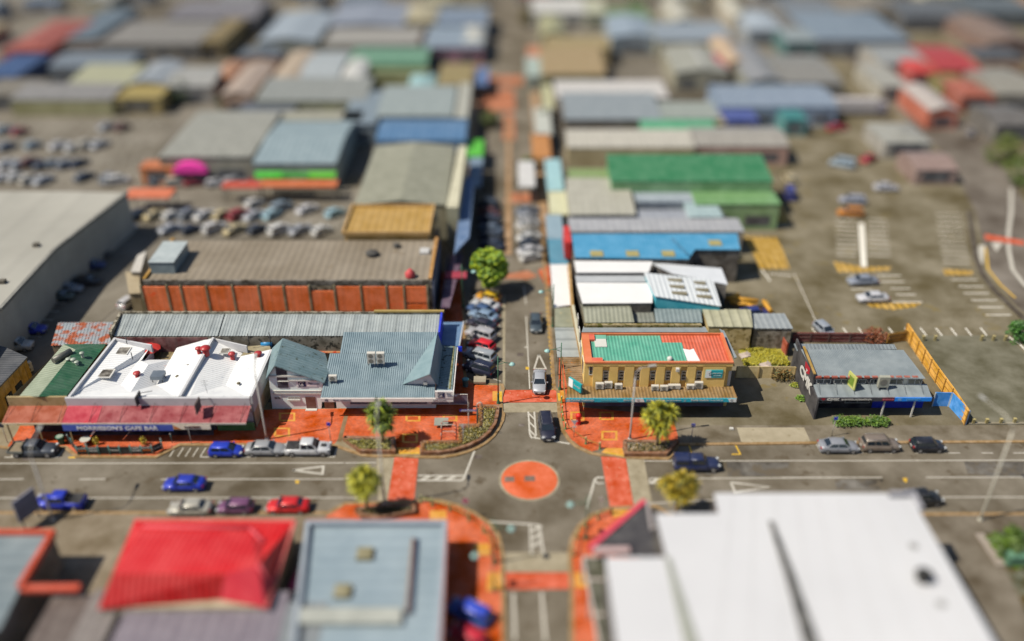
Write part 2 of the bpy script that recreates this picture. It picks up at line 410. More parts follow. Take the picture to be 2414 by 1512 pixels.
def sq(mb, c, u0, v0, u1, v1, wd=.28):
    a, b, d, e = P(c,u0,v1,.13), P(c,u1,v1,.13), P(c,u1,v0,.13), P(c,u0,v0,.13)
    strip(mb, [a, b, d, e, a, b][:5], wd, .12, .131)
for c, u0, v0, u1, v1 in (('B',240,832,340,882),('B',205,937,303,990),('B',1128,848,1218,884),('B',1388,848,1478,884),('B',1105,980,1200,1034)): sq(oc[0], c,u0,v0,u1,v1)
for c, u0, v0, u1, v1 in (('C',560,825,645,878),('C',762,826,850,874),('C',778,960,876,1016)): sq(oc[1], c,u0,v0,u1,v1)
oc[0].poly(Z([('B',1060,1072),('B',1220,1072),('B',1222,1118),('B',1048,1118)], .132)); oc[0].poly(Z([('Q',1275,602),('Q',1360,602),('Q',1360,750),('Q',1275,750)], .132))
oc[1].poly(Z([('C',800,1076),('C',918,1076),('C',930,1122),('C',860,1118),('C',770,1108)], .132)); oc[1].poly(Z([('C',482,672),('C',515,672),('C',520,728),('C',487,735)], .132))
oc[2].poly(Z([('T',670,555),('T',775,555),('T',780,630),('T',665,632)], .132)); oc[2].poly(Z([('T',955,770),('T',1060,770),('T',1065,850),('T',955,850)], .132)); oc[2].poly(Z([('T',1050,960),('T',1130,960),('T',1135,1080),('T',1040,1080)], .132))
oc[3].poly(Z([('T',1860,548),('T',2040,545),('T',2040,575),('T',1870,600)], .132)); oc[3].poly(Z([('T',1615,960),('T',1690,960),('T',1700,1060),('T',1620,1060)], .132))
for o, q in zip((nw, ne, sw, se), oc): q.build('ochre_tiles', OCHRE, o)
db = MB().poly(Z([('B',690,850),('B',718,850),('B',672,1030),('B',640,1030)], .1305)); db.build('grey_band', mat('#8a6a40'), nw)
yb = MB().poly(Z([('Q',1380,605),('Q',1420,605),('Q',1420,755),('Q',1375,760)], .136)); yb.build('tactile_paving', YEL, nw)
yb = MB().poly(Z([('C',462,690),('C',480,690),('C',486,742),('C',470,745)], .136)); yb.build('tactile_paving', YEL, ne)
tw = MB()
for k in range(7): q = P('B', 1092+k*19, 1112, .14); tw.box(q.x-.14, q.x+.14, q.y-.12, q.y+.12, .13, .142)
for k in range(7): q = P('C', 805+k*19, 1108+k*3.4, .14); tw.box(q.x-.14, q.x+.14, q.y-.12, q.y+.12, .13, .142)
tw.build('tactile_paving', YEL, nw)
con = MB().poly(Z([('C',1720,931),('C',2193,931),('C',2240,1034),('C',1752,1034)], .125)); con.build('driveway_slab', mat('#bdb195', rough=.9, var=.12, scale=.5, fine=.15, stain=('#a09476', .6, .7)), ne)
# ---- car park and lots on the right of the long street
lot = MB().poly(Z([('D',1595,1004),('D',2560,1004),('D',2560,60),('D',1900,60),('D',1700,620),('D',1380,900)], .09))
lt = struct('car_park', lot, LOT)
grn = MB().poly(Z([('E',1545,290),('E',2220,290),('E',2414,520),('E',2414,915),('E',1975,915),('E',1560,340)], .096)); grn.build('sealed_area', mat('#6e6a50', rough=.95, var=.22, scale=.2, fine=.2), lt)
cw, cy_ = MB(), MB()
def cl(c, pts, wd=.2, m=None): strip(m or cw, [P(c, u, v, .1) for u, v in pts], wd, .09, .100)
for x in (820,1040,1150,1365,1480,1590,1700,1805,1910,2018): cl('E', [(x,235),(x+44,290)])
cl('R', [(1215,560),(1235,885)], .9)
for k in range(9): y = 530+k*33; cl('R', [(1020+k*2,y),(1180,y+6)]); cl('R', [(1265,y),(1400+k*4,y+6)])
for u, v, x in ((1330,945,1510),(1350,990,1530),(1430,1040,1575),(1470,1085,1615),(1120,945,1180),(1140,1045,1290)): cl('R', [(u,v),(x,v)])
for k in range(11): cl('R', [(1765+k*5,490+k*36),(1945+k*7,496+k*36)])
for k, (u, v) in enumerate(((1880,975),(1930,1025),(1970,1075),(2025,1126),(2075,1178),(2130,1235))): cl('R', [(u,v),(u+190,v)])
cl('R', [(480,900),(545,985)], .25); cl('R', [(530,930),(700,945)]); cl('R', [(560,580),(690,590)]); cl('E', [(2220,300),(2290,345),(2414,470)], .25)
cl('R', [(720,930),(890,1300)], .1); cl('R', [(1235,1140),(1665,1140)])
cw.build('white_lines', mat('#f0ece0*1.25', rough=.8, var=.2, scale=2), lt)
for pts in ([(1240,1146),(1660,1146),(1610,1178),(1450,1198),(1290,1178)], [(1010,840),(1230,882),(1435,880),(1430,905),(1215,920),(1045,920)], [(1815,897),(2040,912),(2030,940),(1835,942)],
            [(370,425),(640,420),(690,555),(440,562)], [(345,655),(600,665),(690,895),(470,895)], [(480,1130),(520,1125),(565,1210),(520,1215)]):
    n_ = 10
    cy_.poly([P('R', u, v, .1) for u, v in pts])
cy_.build('yellow_hatching', mat('#d8a818', rough=.8, var=.3, scale=.7, stripe=('X', 1.1, .75)), lt)
rr = MB().poly(Z([('D',1960,95),('D',2080,95),('D',2330,330),('D',2440,520),('D',2470,720),('D',2440,760),('D',2395,720),('D',2330,640),('D',2300,500),('D',2230,370),('D',2050,200)], .102))
sr = struct('side_road', rr, mat('#6b5e50', rough=.9, var=.3, scale=.1, fine=.2))
sm_ = MB(); strip(sm_, Z([('R',2320,300),('R',2320,470),('R',2300,620),('R',2300,750),('R',2330,900),('R',2414,1010),('R',2500,1090)], .1), .6, .1, .110)
sm_.poly(Z([('R',2080,720),('R',2130,720),('R',2110,860),('R',2060,860)], .111)); sm_.poly(Z([('R',2170,700),('R',2260,700),('R',2210,770)], .111))
sm_.build('white_lines', PAINT, sr)
MB().poly(Z([('R',2125,640),('R',2420,690),('R',2420,722),('R',2125,678)], .112)).build('red_crossing', RED_X, sr)
k = MB(); strip(k, Z([('R',2010,470),('R',2030,620),('R',2060,820),('R',2110,940),('R',2200,1060),('R',2414,1265),('R',2500,1340)], .1), .9, .06, .24); struct('kerb', k, mat('#4e4232'))
k = MB(); strip(k, Z([('R',2130,740),('R',2150,900),('R',2240,1010),('R',2350,1110)], .1), .3, .1, .115); k.build('yellow_lines', YEL, sr)
# ---- left lane and car parks
ll = MB().poly(Z([('D',-80,1000),('D',150,830),('D',320,690),('D',345,560),('D',900,560),('D',880,445),('D',330,440),('D',420,260),('D',-80,260)], .0))
lp = struct('car_park', ll, mat('#857d6e', rough=.95, var=.2, scale=.12, fine=.25))
cw = MB()
for k in range(9): cl('L', [(90+k*40+0, 970-k*55),(270+k*40, 972-k*55)])
for r in range(4):
    for k in range(13): cl('D', [(10+k*26+r*14, 430-r*42), (22+k*26+r*14, 408-r*42)], .15)
for k in range(14): cl('D', [(370+k*32, 545),(378+k*32, 520)], .15)
cw.build('white_lines', PAINT, lp)
# brick and ochre patches of the far main street
fs = MB()
for a, b, c_, d in ((1190,455,1290,478),(1110,210,1215,262),(1150,180,1235,200),(1185,270,1215,330),(1200,660,1300,640)):
    if a == 1200: continue
    fs.poly([P('D',a,d,.02),P('D',c_,d,.02),P('D',c_-4,b,.02),P('D',a+4,b,.02)])
fs.poly(Z([('K',745,235),('K',800,170),('K',1100,120),('K',1240,200),('K',1100,245)], .02))
fs.build('brick_paving', mat('#d0743c', rough=.85, var=.3, scale=.3, fine=.2), rd)
fp = MB(); fp.prism(Z([('D',1279,620),('D',1300,620),('D',1262,120),('D',1245,120)], .12), 0, .12); fp.prism(Z([('D',1082,560),('D',1100,560),('D',1138,120),('D',1125,120)], .12), 0, .12)
fp.prism(Z([('D',1190,600),('D',1206,600),('D',1204,280),('D',1196,280)], .12), 0, .12)
struct('far_pavement', fp, mat('#b58a56', var=.3, scale=.3))
MB().poly(Z([('K',1240,130),('K',1390,40),('K',1430,300),('K',1370,370)], .13)).build('brick_paving', BRICK, ne)
# ================================================================= buildings in the sharp band
def ext(mb, pts, vec):                                # front polygon pushed back along vec
    pts = [Vector(p) for p in pts]; vec = Vector(vec); n = len(pts); i = len(mb.v)
    mb.v += [tuple(p) for p in pts] + [tuple(p+vec) for p in pts]
    mb.f.append([i+k for k in range(n)]); mb.sm.append(False); mb.f.append([i+n+k for k in range(n)][::-1]); mb.sm.append(False)
    for k in range(n): j = (k+1) % n; mb.f.append([i+k, i+j, i+n+j, i+n+k]); mb.sm.append(False)
    return mb
def facets(c, lst, name, m, parent, th=.1):
    mb = MB()
    for pts in lst: mb.plate([P(c, u, v, z) for u, v, z in pts], th)
    return mb.build(name, m, parent)
def window(parent, c, u0, v0, u1, v1, yw, nx=1, frame=WHITE, glass=GLASS, t=.07, ny=1, name='window'):
    a, b = PW(c, u0, v1, yw), PW(c, u1, v0, yw)
    return window_w(parent, a.x, b.x, a.z, b.z, yw, nx, frame, glass, t, ny, name)
def window_w(parent, x0, x1, z0, z1, yw, nx=1, frame=WHITE, glass=GLASS, t=.07, ny=1, name='window'):
    f = MB(); y0, y1 = yw-.07, yw+.02
    f.box(x0, x1, y0, y1, z0, z0+t); f.box(x0, x1, y0, y1, z1-t, z1)
    for k in range(nx+1):
        x = x0 + (x1-x0-t)*k/nx; f.box(x, x+t, y0+.004, y1, z0+t, z1-t)
    for k in range(1, ny): z = z0 + (z1-z0)*k/ny; f.box(x0+t, x1-t, y0+.008, y1, z-t/2, z+t/2)
    o = f.build(name, frame, parent)
    MB().box(x0+t*.5, x1-t*.5, yw-.03, yw+.01, z0+t*.5, z1-t*.5).build('pane', glass, o)
    return o
def ac_unit(c, u, v, z, w=.9, d=.4, h=.8, label='', group='air conditioning units on the roofs', fans=1, rz=0, legs=.25, white='#e6e2d8'):
    q = P(c, u, v, z); t = thing('air_conditioner', label, 'air conditioner', q, rz, group)
    t['_loc'] = 1; 
    MB().box(-w/2, w/2, -d/2, d/2, legs, legs+h).build('casing', mat(white, rough=.5, var=.1), t)
    for k in range(fans):
        zc = legs + h*(k+.5)/fans; r = min(w*.36, h/fans*.4)
        g_ = MB(); pts = [(r*math.cos(a*.3927)-.06*w, -d/2-.02, zc + r*math.sin(a*.3927)) for a in range(16)]
        ext(g_, pts, (0, .03, 0)); g_.build('fan_grille', mat('#8d8a80', var=.2), t)
    b = MB()
    for sx in (-1, 1): b.box(sx*w*.4-.03, sx*w*.4+.03, -d*.7, d*.7, 0, legs)
    b.build('bracket', mat('#9a9a98', metal=.4, rough=.5), t)
    del t['_loc']
    return t
def vent(parent, c, u, v, z, r=.22, h=.7, m=None, cap=1.7, name='roof_vent'):
    q = P(c, u, v, z); mb = MB()
    mb.lathe(q, [(r, 0), (r, h*.75), (r*.8, h*.8), (r*cap, h*.82), (r*cap*.9, h*.95), (r*.3, h*1.08)], 14)
    return mb.build(name, m or mat('#b9302c', rough=.4, var=.1), parent)
DUSTY = mat('#8a8272', rough=.9, var=.35, scale=.7, stain=('#3c3a34', .52, 1.3))
# ---------------- cafe with the white butterfly roof
yf = P('A', 900, 715, 4.9).y
out = [(462,715),(1750,715),(1900,383),(1735,360),(1490,303),(1240,372),(1208,456),(980,456),(1062,352),(795,300)]
opts = [P('A', u, v, 4.6) for u, v in out]
cafe = thing('cafe', 'white valley roofed cafe with red mushroom vents and blue sign under a red verandah', 'building', base(opts))
wl_ = MB(); wl_.prism(opts, -.04, 3.75, top=False)
n_ = len(opts)
CW = mat('#ecdada*1.35', rough=.8, var=.15, scale=.8)
wl_.build('wall', CW, cafe)
WR = mat('#f4f6f8*1.15', rough=.5, var=.06, scale=.5, stripe=('Y', .4, .05), stain=('#dde2e8', .62, 1.1))
facets('A', [[(480,714,4.55),(800,308,4.55),(1062,352,4.15),(995,456,4.05),(975,456,3.45),(848,632,3.45)],
             [(480,714,4.6),(560,714,4.65),(848,632,3.45)], [(560,714,4.65),(848,632,3.45),(915,683,4.6)], [(915,683,4.6),(1095,632,3.45),(1210,714,4.65)], [(560,714,4.64),(915,683,4.6),(1210,714,4.64)],
             [(848,632,3.45),(975,456,3.45),(1040,490,4.6),(915,683,4.6)], [(915,683,4.6),(1040,490,4.6),(1205,455,3.45),(1095,632,3.45)],
             [(975,456,3.45),(1205,455,3.45),(1040,490,4.6)],
             [(1095,632,3.45),(1205,455,3.45),(1240,372,4.0),(1485,303,4.65),(1250,714,4.65),(1210,714,4.62)],
             [(1262,714,4.45),(1502,310,4.45),(1735,360,3.45),(1672,456,3.3),(1585,635,3.3),(1330,714,4.5)],
             [(1330,714,4.5),(1585,635,3.3),(1720,714,4.55)],
             [(1585,635,3.3),(1672,456,3.3),(1690,432,3.85),(1895,385,4.62),(1750,714,4.62),(1720,714,4.55)]], 'roof', WR, cafe, .06)
facets('A', [[(1735,362,3.6),(1890,350,3.6),(1900,385,3.6),(1690,432,3.6)]], 'lower_roof', mat('#a89a72', var=.3), cafe)
pp = MB(); strip(pp, [P('A',u,v,4.9) for u, v in ((460,717),(1752,717))], .3, 3.7, 4.92, -1)
strip(pp, [P('A',u,v,4.9) for u, v in ((474,714),(800,300))], .3, 3.7, 4.9, -1)
strip(pp, [P('A',u,v,4.9) for u, v in ((800,300),(1066,348))], .25, 3.6, 4.88, -1)
strip(pp, [P('A',u,v,4.9) for u, v in ((1252,712),(1488,300))], .3, 3.7, 4.95, -1)
strip(pp, [P('A',u,v,4.8) for u, v in ((1752,712),(1898,382))], .25, 2.5, 4.8, -1)
strip(pp, [P('A',u,v,4.7) for u, v in ((1500,303),(1735,356))], .2, 3.6, 4.7, -1)
pp.build('parapet', mat('#dfe0e4', rough=.6, var=.1), cafe)
sd = MB(); a, b = P('A',1757,715,4.7), P('A',1903,383,4.7); strip(sd, [(a.x+.02,a.y-.02),(b.x+.02,b.y)], .12, 0, 4.6, -1)
sd.build('side_wall', mat('#c8b088*1.2', rough=.85, var=.3, scale=.4, stain=('#7c6848', .62, .6)), cafe)
for c, u, v, s in (('A',863,395,.85),('A',742,553,.9),('A',1580,395,.6)):
    q = P('A', u, v, 4.35); m_ = MB().obox(q, s*2, s*2.1, .12); o = m_.build('skylight_curb', WHITE, cafe)
    MB().obox(q+Vector((0,0,.03)), s*1.6, s*1.7, .1).build('skylight_glass', mat('#6b6252', rough=.25, var=.5, scale=1.5), o)
RV = mat('#c22a2e', rough=.4, var=.1)
for u, v, r, h, z in ((968,585,.28,.9,4.1),(1400,415,.25,1.0,4.5),(1450,425,.4,1.3,4.5),(1635,460,.28,1.2,3.3),(1815,435,.3,.7,4.3)): vent(cafe, 'A', u, v, z, r, h, RV)
q = P('A', 1115, 590, 4.0); MB().obox(q+Vector((0,0,.55)), 1.5, 1.4, .5).build('air_duct_box', mat('#8b97a4', rough=.4, metal=.4, var=.15), cafe)
lg = MB()
for sx in (-.6, .6):
    for sy in (-.5, .5): each('duct_leg', mat('#5a5e66'), cafe, boxes=[(q.x+sx-.04, q.x+sx+.04, q.y+sy-.04, q.y+sy+.04, q.z-.2, q.z+.3)])
for u, v, h in ((895,355,1.3),(932,455,1.1),(1750,350,1.7),(1900,345,1.8)):
    q = P('A', u, v, 4.2); MB().tube([q, q+Vector((0,0,h))], .06).build('flue_pipe', mat('#4c4c52'), cafe)
for u, v in ((1322,500),(1245,577),(1675,625)):
    q = P('A', u, v, 4.25); MB().lathe(q, [(.22,0),(.26,.12),(.1,.25)], 8).build('small_vent', mat('#6a5f40'), cafe)
q = P('A', 1455, 690, 4.3); an = MB().tube([q, q+Vector((-.1,0,1.9))], .025)
for k, (z_, l_) in enumerate(((1.85,.9),(1.6,.5),(1.35,.7))): an.tube([q+Vector((-.45*l_-.1,-.1*k,z_)), q+Vector((.45*l_-.1,.1,z_-.15))], .02)
an.build('television_aerial', mat('#8b8c90'), cafe)
# courtyard behind
q = P('A', 1110, 425, 2.2)
cyd = MB(); cyd.prism([P('A',u,v,2.6) for u, v in ((1000,455),(1205,455),(1240,372),(1062,372))], -.04, 2.6); cyd.build('courtyard_roof', mat('#96804a', var=.3, stripe=('X',.5,.3)), cafe)
um = thing('parasol', 'red parasol open in the courtyard notch of the white roof', 'parasol', P('A',1060,425,2.6))
o3 = P('A',1060,425,2.6); MB().lathe(o3, [(1.5,1.1),(1.1,1.35),(.5,1.6),(.05,1.75)], 8).build('canopy', mat('#f03028', var=.1), um); MB().tube([o3, o3+Vector((0,0,1.5))], .03).build('pole', WHITE, um)
# verandah
zb = PW('A', 900, 776, yf-.3).z
vr = MB(); fr = [P('A', 432, 903, 3.1), P('A', 1725, 906, 3.1)]
bk = [PW('A', 478, 777, yf-.3), PW('A', 1762, 777, yf-.3)]; bk[1].z = bk[0].z = zb
def lerp(a, b, t): return Vector(a).lerp(Vector(b), t)
t1 = .19
vr.ribbed(fr[0], lerp(*fr, t1), lerp(*bk, t1), bk[0], 16, .03); vr.build('verandah_roof', mat('#d8304c', rough=.7, var=.2, scale=.7, stain=('#e01030', .58, .5)), cafe)
vr = MB(); vr.ribbed(lerp(*fr, t1+.002), fr[1], bk[1], lerp(*bk, t1+.002), 64, .03); vr.build('verandah_roof', mat('#b0404a', rough=.75, var=.25, scale=.6, stain=('#8a3038', .58, 2.2)), cafe)
ed = MB(); ed.box(fr[0].x, fr[1].x, fr[0].y-.1, fr[0].y, 2.98, 3.16); ed.build('gutter', mat('#cfc7bc'), cafe)
rd_ = MB()
for k in range(6):
    t = (k+.9)/6.1; a = lerp(*fr, t)+Vector((0,.15,.05)); b = lerp(*bk, t)+Vector((.1,.3,.55)); each('verandah_tie', mat('#4a2a28'), cafe, [[a, b]])
sx0, sx1 = PW('A', 440, 920, fr[0].y).x, PW('A', 1213, 920, fr[0].y).x
sb = MB().box(sx0, sx1, fr[0].y-.13, fr[0].y-.03, 2.1, 2.97).build('sign_board', mat('#3c54b0*1.5', rough=.5, var=.12), cafe)
tx0, tx1 = PW('A', 540, 920, fr[0].y).x, PW('A', 1110, 920, fr[0].y).x
text("MORRIESON'S CAFE BAR", 'lettering', mat('#ffffff', var=0), sb, ((tx0+tx1)/2, fr[0].y-.16, 2.52), tx1-tx0, .55, bold=.03)
x0, x1 = PW('A', 1216, 920, fr[0].y).x, PW('A', 1478, 920, fr[0].y).x
s2 = MB().box(x0, x1, fr[0].y-.13, fr[0].y-.03, 2.3, 2.97).build('sign_board', mat('#f0e0cc*1.4', var=.1), cafe)
MB().poly([P('A',u,v,.135) for u, v in ((470,940),(1500,940),(1500,985),(440,985))]).build('verandah_shade_sheet', mat('#5a3a48',var=.3), cafe)  # dark sheet over the brick paving, painting in the shade below the verandah
text("EARLYBIRD", 'lettering', mat('#6a3a38', var=0), s2, (x0+(x1-x0)*.52, fr[0].y-.16, 2.64), (x1-x0)*.42, .34, bold=.02)
MB().poly([(x0+.05, fr[0].y-.14, 2.35), (x0+.9, fr[0].y-.14, 2.35), (x0+.05, fr[0].y-.14, 2.92)]).build('orange_wedge', mat('#f08a2a'), s2)
gx0, gx1 = PW('A', 1530, 920, yf-.2).x, PW('A', 1790, 930, yf-.2).x
MB().box(gx0, gx1, yf-.45, yf-.2, 0, 1.2).build('green_shopfront', mat('#5c9a48', var=.2), cafe)
MB().box(P('A',520,930,.1).x, gx0-.2, yf-.25, yf-.18, .1, 2.4).build('shopfront_glazing', mat('#3a3038', rough=.2, var=.2), cafe)
posts = MB()
for k in range(6):
    t = (k+.5)/6; a = lerp(*fr, t); posts.box(a.x-.06, a.x+.06, a.y+.25, a.y+.37, 0, 3.0) if k != 9 else 0

for u, v, s, cl_ in ((975,715,1.0,'#3c3c42'),(1392,765,1.1,'#6b5a56')):
    q = P('A', u, v+20, 4.6); m_ = MB().obox(q+Vector((0,-.1,.2)), .14, 1.5*s, 1.3*s); t_ = thing('hanging_sign', 'dark projecting sign above the verandah, %s' % ('left of the two' if u < 1000 else 'right of the two'), 'sign', (q.x, q.y, 3.4)); m_.build('board', mat(cl_, var=.2), t_)
    MB().tube([q+Vector((0,.6,.5)), q+Vector((1.2,1.3,.3))], .04).tube([q+Vector((0,.2,-.9)), q+Vector((0,.2,-.4))], .05).build('bracket', mat('#5a5450'), t_)
# ---------------- green roofed shop beside it
gp = [P('A',u,v,4.5) for u, v in ((48,718),(460,716),(790,300),(745,345),(440,347))]
gs = thing('shop', 'narrow shop with a dark green iron roof and rust orange verandah', 'building', base(gp))
MB().prism(gp, -.04, 4.1, top=False).build('wall', mat('#e0c88c*1.3', var=.2), gs)
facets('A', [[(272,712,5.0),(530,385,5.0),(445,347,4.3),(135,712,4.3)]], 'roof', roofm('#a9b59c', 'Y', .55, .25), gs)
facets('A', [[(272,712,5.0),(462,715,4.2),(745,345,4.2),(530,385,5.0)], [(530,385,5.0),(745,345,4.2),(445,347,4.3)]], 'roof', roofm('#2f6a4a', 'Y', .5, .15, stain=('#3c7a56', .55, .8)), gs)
pp = MB(); strip(pp, [P('A',44,720,4.7), P('A',462,718,4.7)], .25, 3.2, 4.7, 1); pp.build('parapet', mat('#bfa670', var=.2), gs)
zf2 = P('A',60,718,4.7).y
fr2 = [P('A', 12, 903, 3.1), P('A', 430, 903, 3.1)]; bk2 = [PW('A', 66, 778, zf2), PW('A', 476, 778, zf2)]; bk2[1].z = bk2[0].z
MB().ribbed(fr2[0], fr2[1], bk2[1], bk2[0], 26, .03).build('verandah_roof', mat('#c0562a', rough=.8, var=.25, scale=.5, stain=('#8f3c22', .6, 1.5)), gs)
MB().box(fr2[0].x, fr2[1].x, fr2[0].y-.1, fr2[0].y, 2.98, 3.15).build('gutter', mat('#d8c8a8'), gs)
rd_ = MB()
for k in range(3): t = .03+k*.45; each('verandah_tie', mat('#4a3a28'), gs, [[lerp(*fr2, t)+Vector((0,.2,.05)), lerp(*bk2, t)+Vector((.2,.2,.6))]])
MB().box(fr2[0].x+2.2, fr2[1].x, fr2[0].y+2.2, fr2[0].y+2.35, .1, 3).build('shopfront_glazing', mat('#40343a', rough=.2), gs)
for k in range(3): x = fr2[0].x+.4+k*3.6; MB().box(x-.07, x+.07, fr2[0].y+.2, fr2[0].y+.34, 0, 3).build('post', mat('#c9b27a'), gs)
GV = mat('#b8c4b4', rough=.4)
for u, v, r, h in ((583,445,.18,.9),(487,478,.2,.7),(522,485,.2,.8),(543,495,.18,.6)): vent(gs, 'A', u, v, 4.5, r, h, GV, 1.8)
q = P('A', 450, 440, 4.9); MB().tube([q+Vector((-.8,-1.2,.3)), q+Vector((.5,1,.3))], .42, 10).build('water_cylinder', mat('#6f7068', metal=.3, rough=.5), gs)
# ---------------- rusty lean-to, corner building
rp = [P('A',u,v,3.4) for u, v in ((365,357),(770,347),(808,197),(412,200))]
rs = thing('lean_to', 'flat lean-to with a rust streaked tin roof behind the green roofed shop', 'shed', base(rp))
MB().prism(rp, -.04, 3.25).build('wall', mat('#75644e', var=.3), rs)
MB().ribbed(rp[0]+Vector((-.1,-.1,.05)), rp[1]+Vector((.1,-.1,.05)), rp[2]+Vector((.1,.1,.05)), rp[3]+Vector((-.1,.1,.05)), 18, .05).build('roof', mat('#aab4bc', rough=.6, var=.2, scale=.5, stain=('#b5603c', .48, .55)), rs)
cp = [P('A',u,v,4.4) for u, v in ((-90,345),(25,362),(192,437),(-90,735))]
cb = thing('corner_building', 'dark roofed building with yellow brick wall at the left edge', 'building', base(cp))
inn = [lerp(p, (base(cp)[0], base(cp)[1], 4.4), .06) for p in cp]
MB().prism(inn, -.04, 4.3).build('wall', mat('#c79a2c', rough=.9, var=.25, scale=.5, brick=(3., .2)), cb)
MB().plate(cp, .2).build('roof', roofm('#55585e', 'Y', .5, .25), cb)
d_ = (inn[3]-inn[2]).normalized(); nrm_ = Vector((-d_.y, d_.x, 0))
for t in (.35, .62):
    q = lerp(inn[2], inn[3], t) ; m_ = MB().obox((q.x, q.y, 1.7), 1.4, .2, 1.5, math.atan2(d_.y, d_.x)); m_.build('window', GLASS, cb)
ac_unit('A', 210, 548, .05, 1.0, .5, 1.4, 'tall white air conditioner beside the yellow brick wall', rz=.9, fans=2)
# ---------------- long corrugated workshop
lp0, lp1, lp2, lp3 = P('A',800,291,5.0), P('B',1350,291,5.0), P('B',1365,160,5.0), P('A',868,158,5.0)
lw = thing('long_building', 'long low building with pale corrugated roof and grimy rear wall', 'building', base([lp0,lp1,lp2,lp3]))
MB().prism([lp0,lp1,lp2,lp3], -.04, 4.9).build('wall', DUSTY, lw)
t = .32
MB().ribbed(lp0+Vector((0,0,.02)), lerp(lp0,lp1,t)+Vector((0,0,.02)), lerp(lp3,lp2,t)+Vector((0,0,.5)), lp3+Vector((0,0,.5)), 34, .05).build('roof', mat('#b0babc', rough=.55, var=.16, scale=.5, stripe=('X',1.9,.22)), lw)
MB().ribbed(lerp(lp0,lp1,t)+Vector((.15,0,.04)), lp1+Vector((0,0,.04)), lp2+Vector((0,0,.52)), lerp(lp3,lp2,t)+Vector((.15,0,.52)), 76, .05).build('roof', mat('#b4bec0', rough=.55, var=.14, scale=.5, stripe=('X',1.9,.2)), lw)
pp = MB(); strip(pp, [lp0+Vector((-.15,-.1,0)), lp3+Vector((-.15,.1,0))], .35, 3.5, 5.75, 1); strip(pp, [lp3, lp2], .3, 4.6, 5.8, 1)
pp.build('parapet', mat('#a49a80', var=.4, scale=.8, stain=('#5c5444', .5, 1.4)), lw)
pp = MB(); x_, y_ = lp0.x, lp0.y-.05; pp.box(x_, P('A',1455,291,5).x, y_-.1, y_, 0, 4.85); pp.build('maroon_wall', mat('#7a2c30', rough=.9, var=.3, scale=.8, brick=(2.4,.2)), lw)
w_ = MB().box(lp1.x+.05, lp1.x+.3, lp1.y-.4, lp2.y+.3, 3.4, 5.9); w_.build('blue_fascia', mat('#1438e8', var=.1), lw)
pp = MB().box(lp1.x-9, lp1.x+.5, lp2.y-.1, lp2.y+.35, 5.82, 6.05); pp.build('coping', mat('#b99e58'), lw)
sk = MB().box(P('B',500,400,2.2).x, P('B',660,400,2.2).x, P('B',500,408,2.2).y, P('B',500,350,2.2).y, 0, 2.2); rl = thing('rusty_shed', 'small shed with orange rusted roof wedged behind the blue iron roofs', 'shed', base([P('B',580,380,2.2)])); sk.build('wall', mat('#b0a888', stain=('#b5502a', .5, 1.5)), rl)
facets('B', [[(495,408,2.6),(662,408,2.6),(668,350,2.9),(505,350,2.9)]], 'roof', mat('#d8925c', var=.3, stain=('#c2401c', .5, 1.8)), rl)
q = P('B', 152, 362, 3.3); tk = thing('water_tank', 'bright blue water tank on the low roof behind the cafe', 'tank', q); MB().tube([q+Vector((-.75,0,.4)), q+Vector((-.4,0,.4)), q+Vector((-.35,0,.4)), q+Vector((.75,0,.4))], [.36,.36,.4,.4], 14).build('barrel', mat('#1c9ae0', rough=.4), tk)
MB().box(q.x-.6, q.x+.6, q.y-.3, q.y+.3, q.z-.2, q.z+.08).build('cradle', WHITE, tk)
# ---------------- estate agent, blue iron roof
RB = mat('#8ca4b0', rough=.5, var=.14, scale=.5, stain=('#849490', .66, .8))
fp_ = [P('B',u,v,3.2) for u, v in ((525,722),(1450,735),(1480,365),(1345,265),(690,265),(560,412))]
fn = thing('estate_agency', 'white walled agency under a broad blue ribbed iron roof on the street corner', 'building', base(fp_))
e0, e1 = P('B',525,722,3.25), P('B',1325,722,3.25); r1, r0 = P('B',1345,262,6.2), P('B',688,262,6.2)
def on(c, u, v):                                       # point of the roof plane seen at a pixel
    n = (e1-e0).cross(r0-e0); d = ray(c, u, v); tt = (e0-Vector((0,0,CAMH))).dot(n)/d.dot(n); return Vector((0,0,CAMH)) + d*tt
l0, l1 = on('B',600,540), on('B',560,412)
MB().ribbed(on('B',662,411), on('B',1340,411), r1, r0, 46, .065).ribbed(on('B',525,722), on('B',1325,722), on('B',1340,411.5), on('B',590,411.5), 52, .065).build('roof', RB, fn)
wy = P('B', 700, 795, .12).y
MB().prism([(P('B',640,795,0).x, wy), (P('B',1335,795,0).x, wy), (P('B',1335,795,0).x, r1.y), (P('B',640,795,0).x, r1.y)], 0, 3.1).build('wall', mat('#e6f2f0*1.45', var=.1), fn)
cx1 = P('B',1335,795,0).x
MB().prism([(P('B',700,300,5).x, wy+6.5), (cx1-.6, wy+6.5), (cx1-.6, r1.y-.3), (P('B',700,300,5).x, r1.y-.3)], 3, 4.6, zt=[4.3,4.3,6.0,6.0]).build('upper_wall', mat('#c9c2bc', var=.15), fn)
fa = MB(); fx1 = P('B',1455,735,3.2).x; fa.box(e0.x, fx1, e0.y-.16, e0.y-.02, 2.72, 3.24); fa.box(fx1-.14, fx1, e0.y, P('B',1480,365,3.3).y, 2.72, 3.24); fa.build('fascia', mat('#f0ece8*1.3', rough=.6, var=.06), fn)
pk = P('B',1292,548,6.15); gz = 3.95
gl, gr = on('B',1095,632), on('B',1322,634)
MB().plate([gl, pk+Vector((0,-.25,0)), r1], .06).build('gable_roof', mat('#8aa6ae', rough=.45, var=.1), fn)
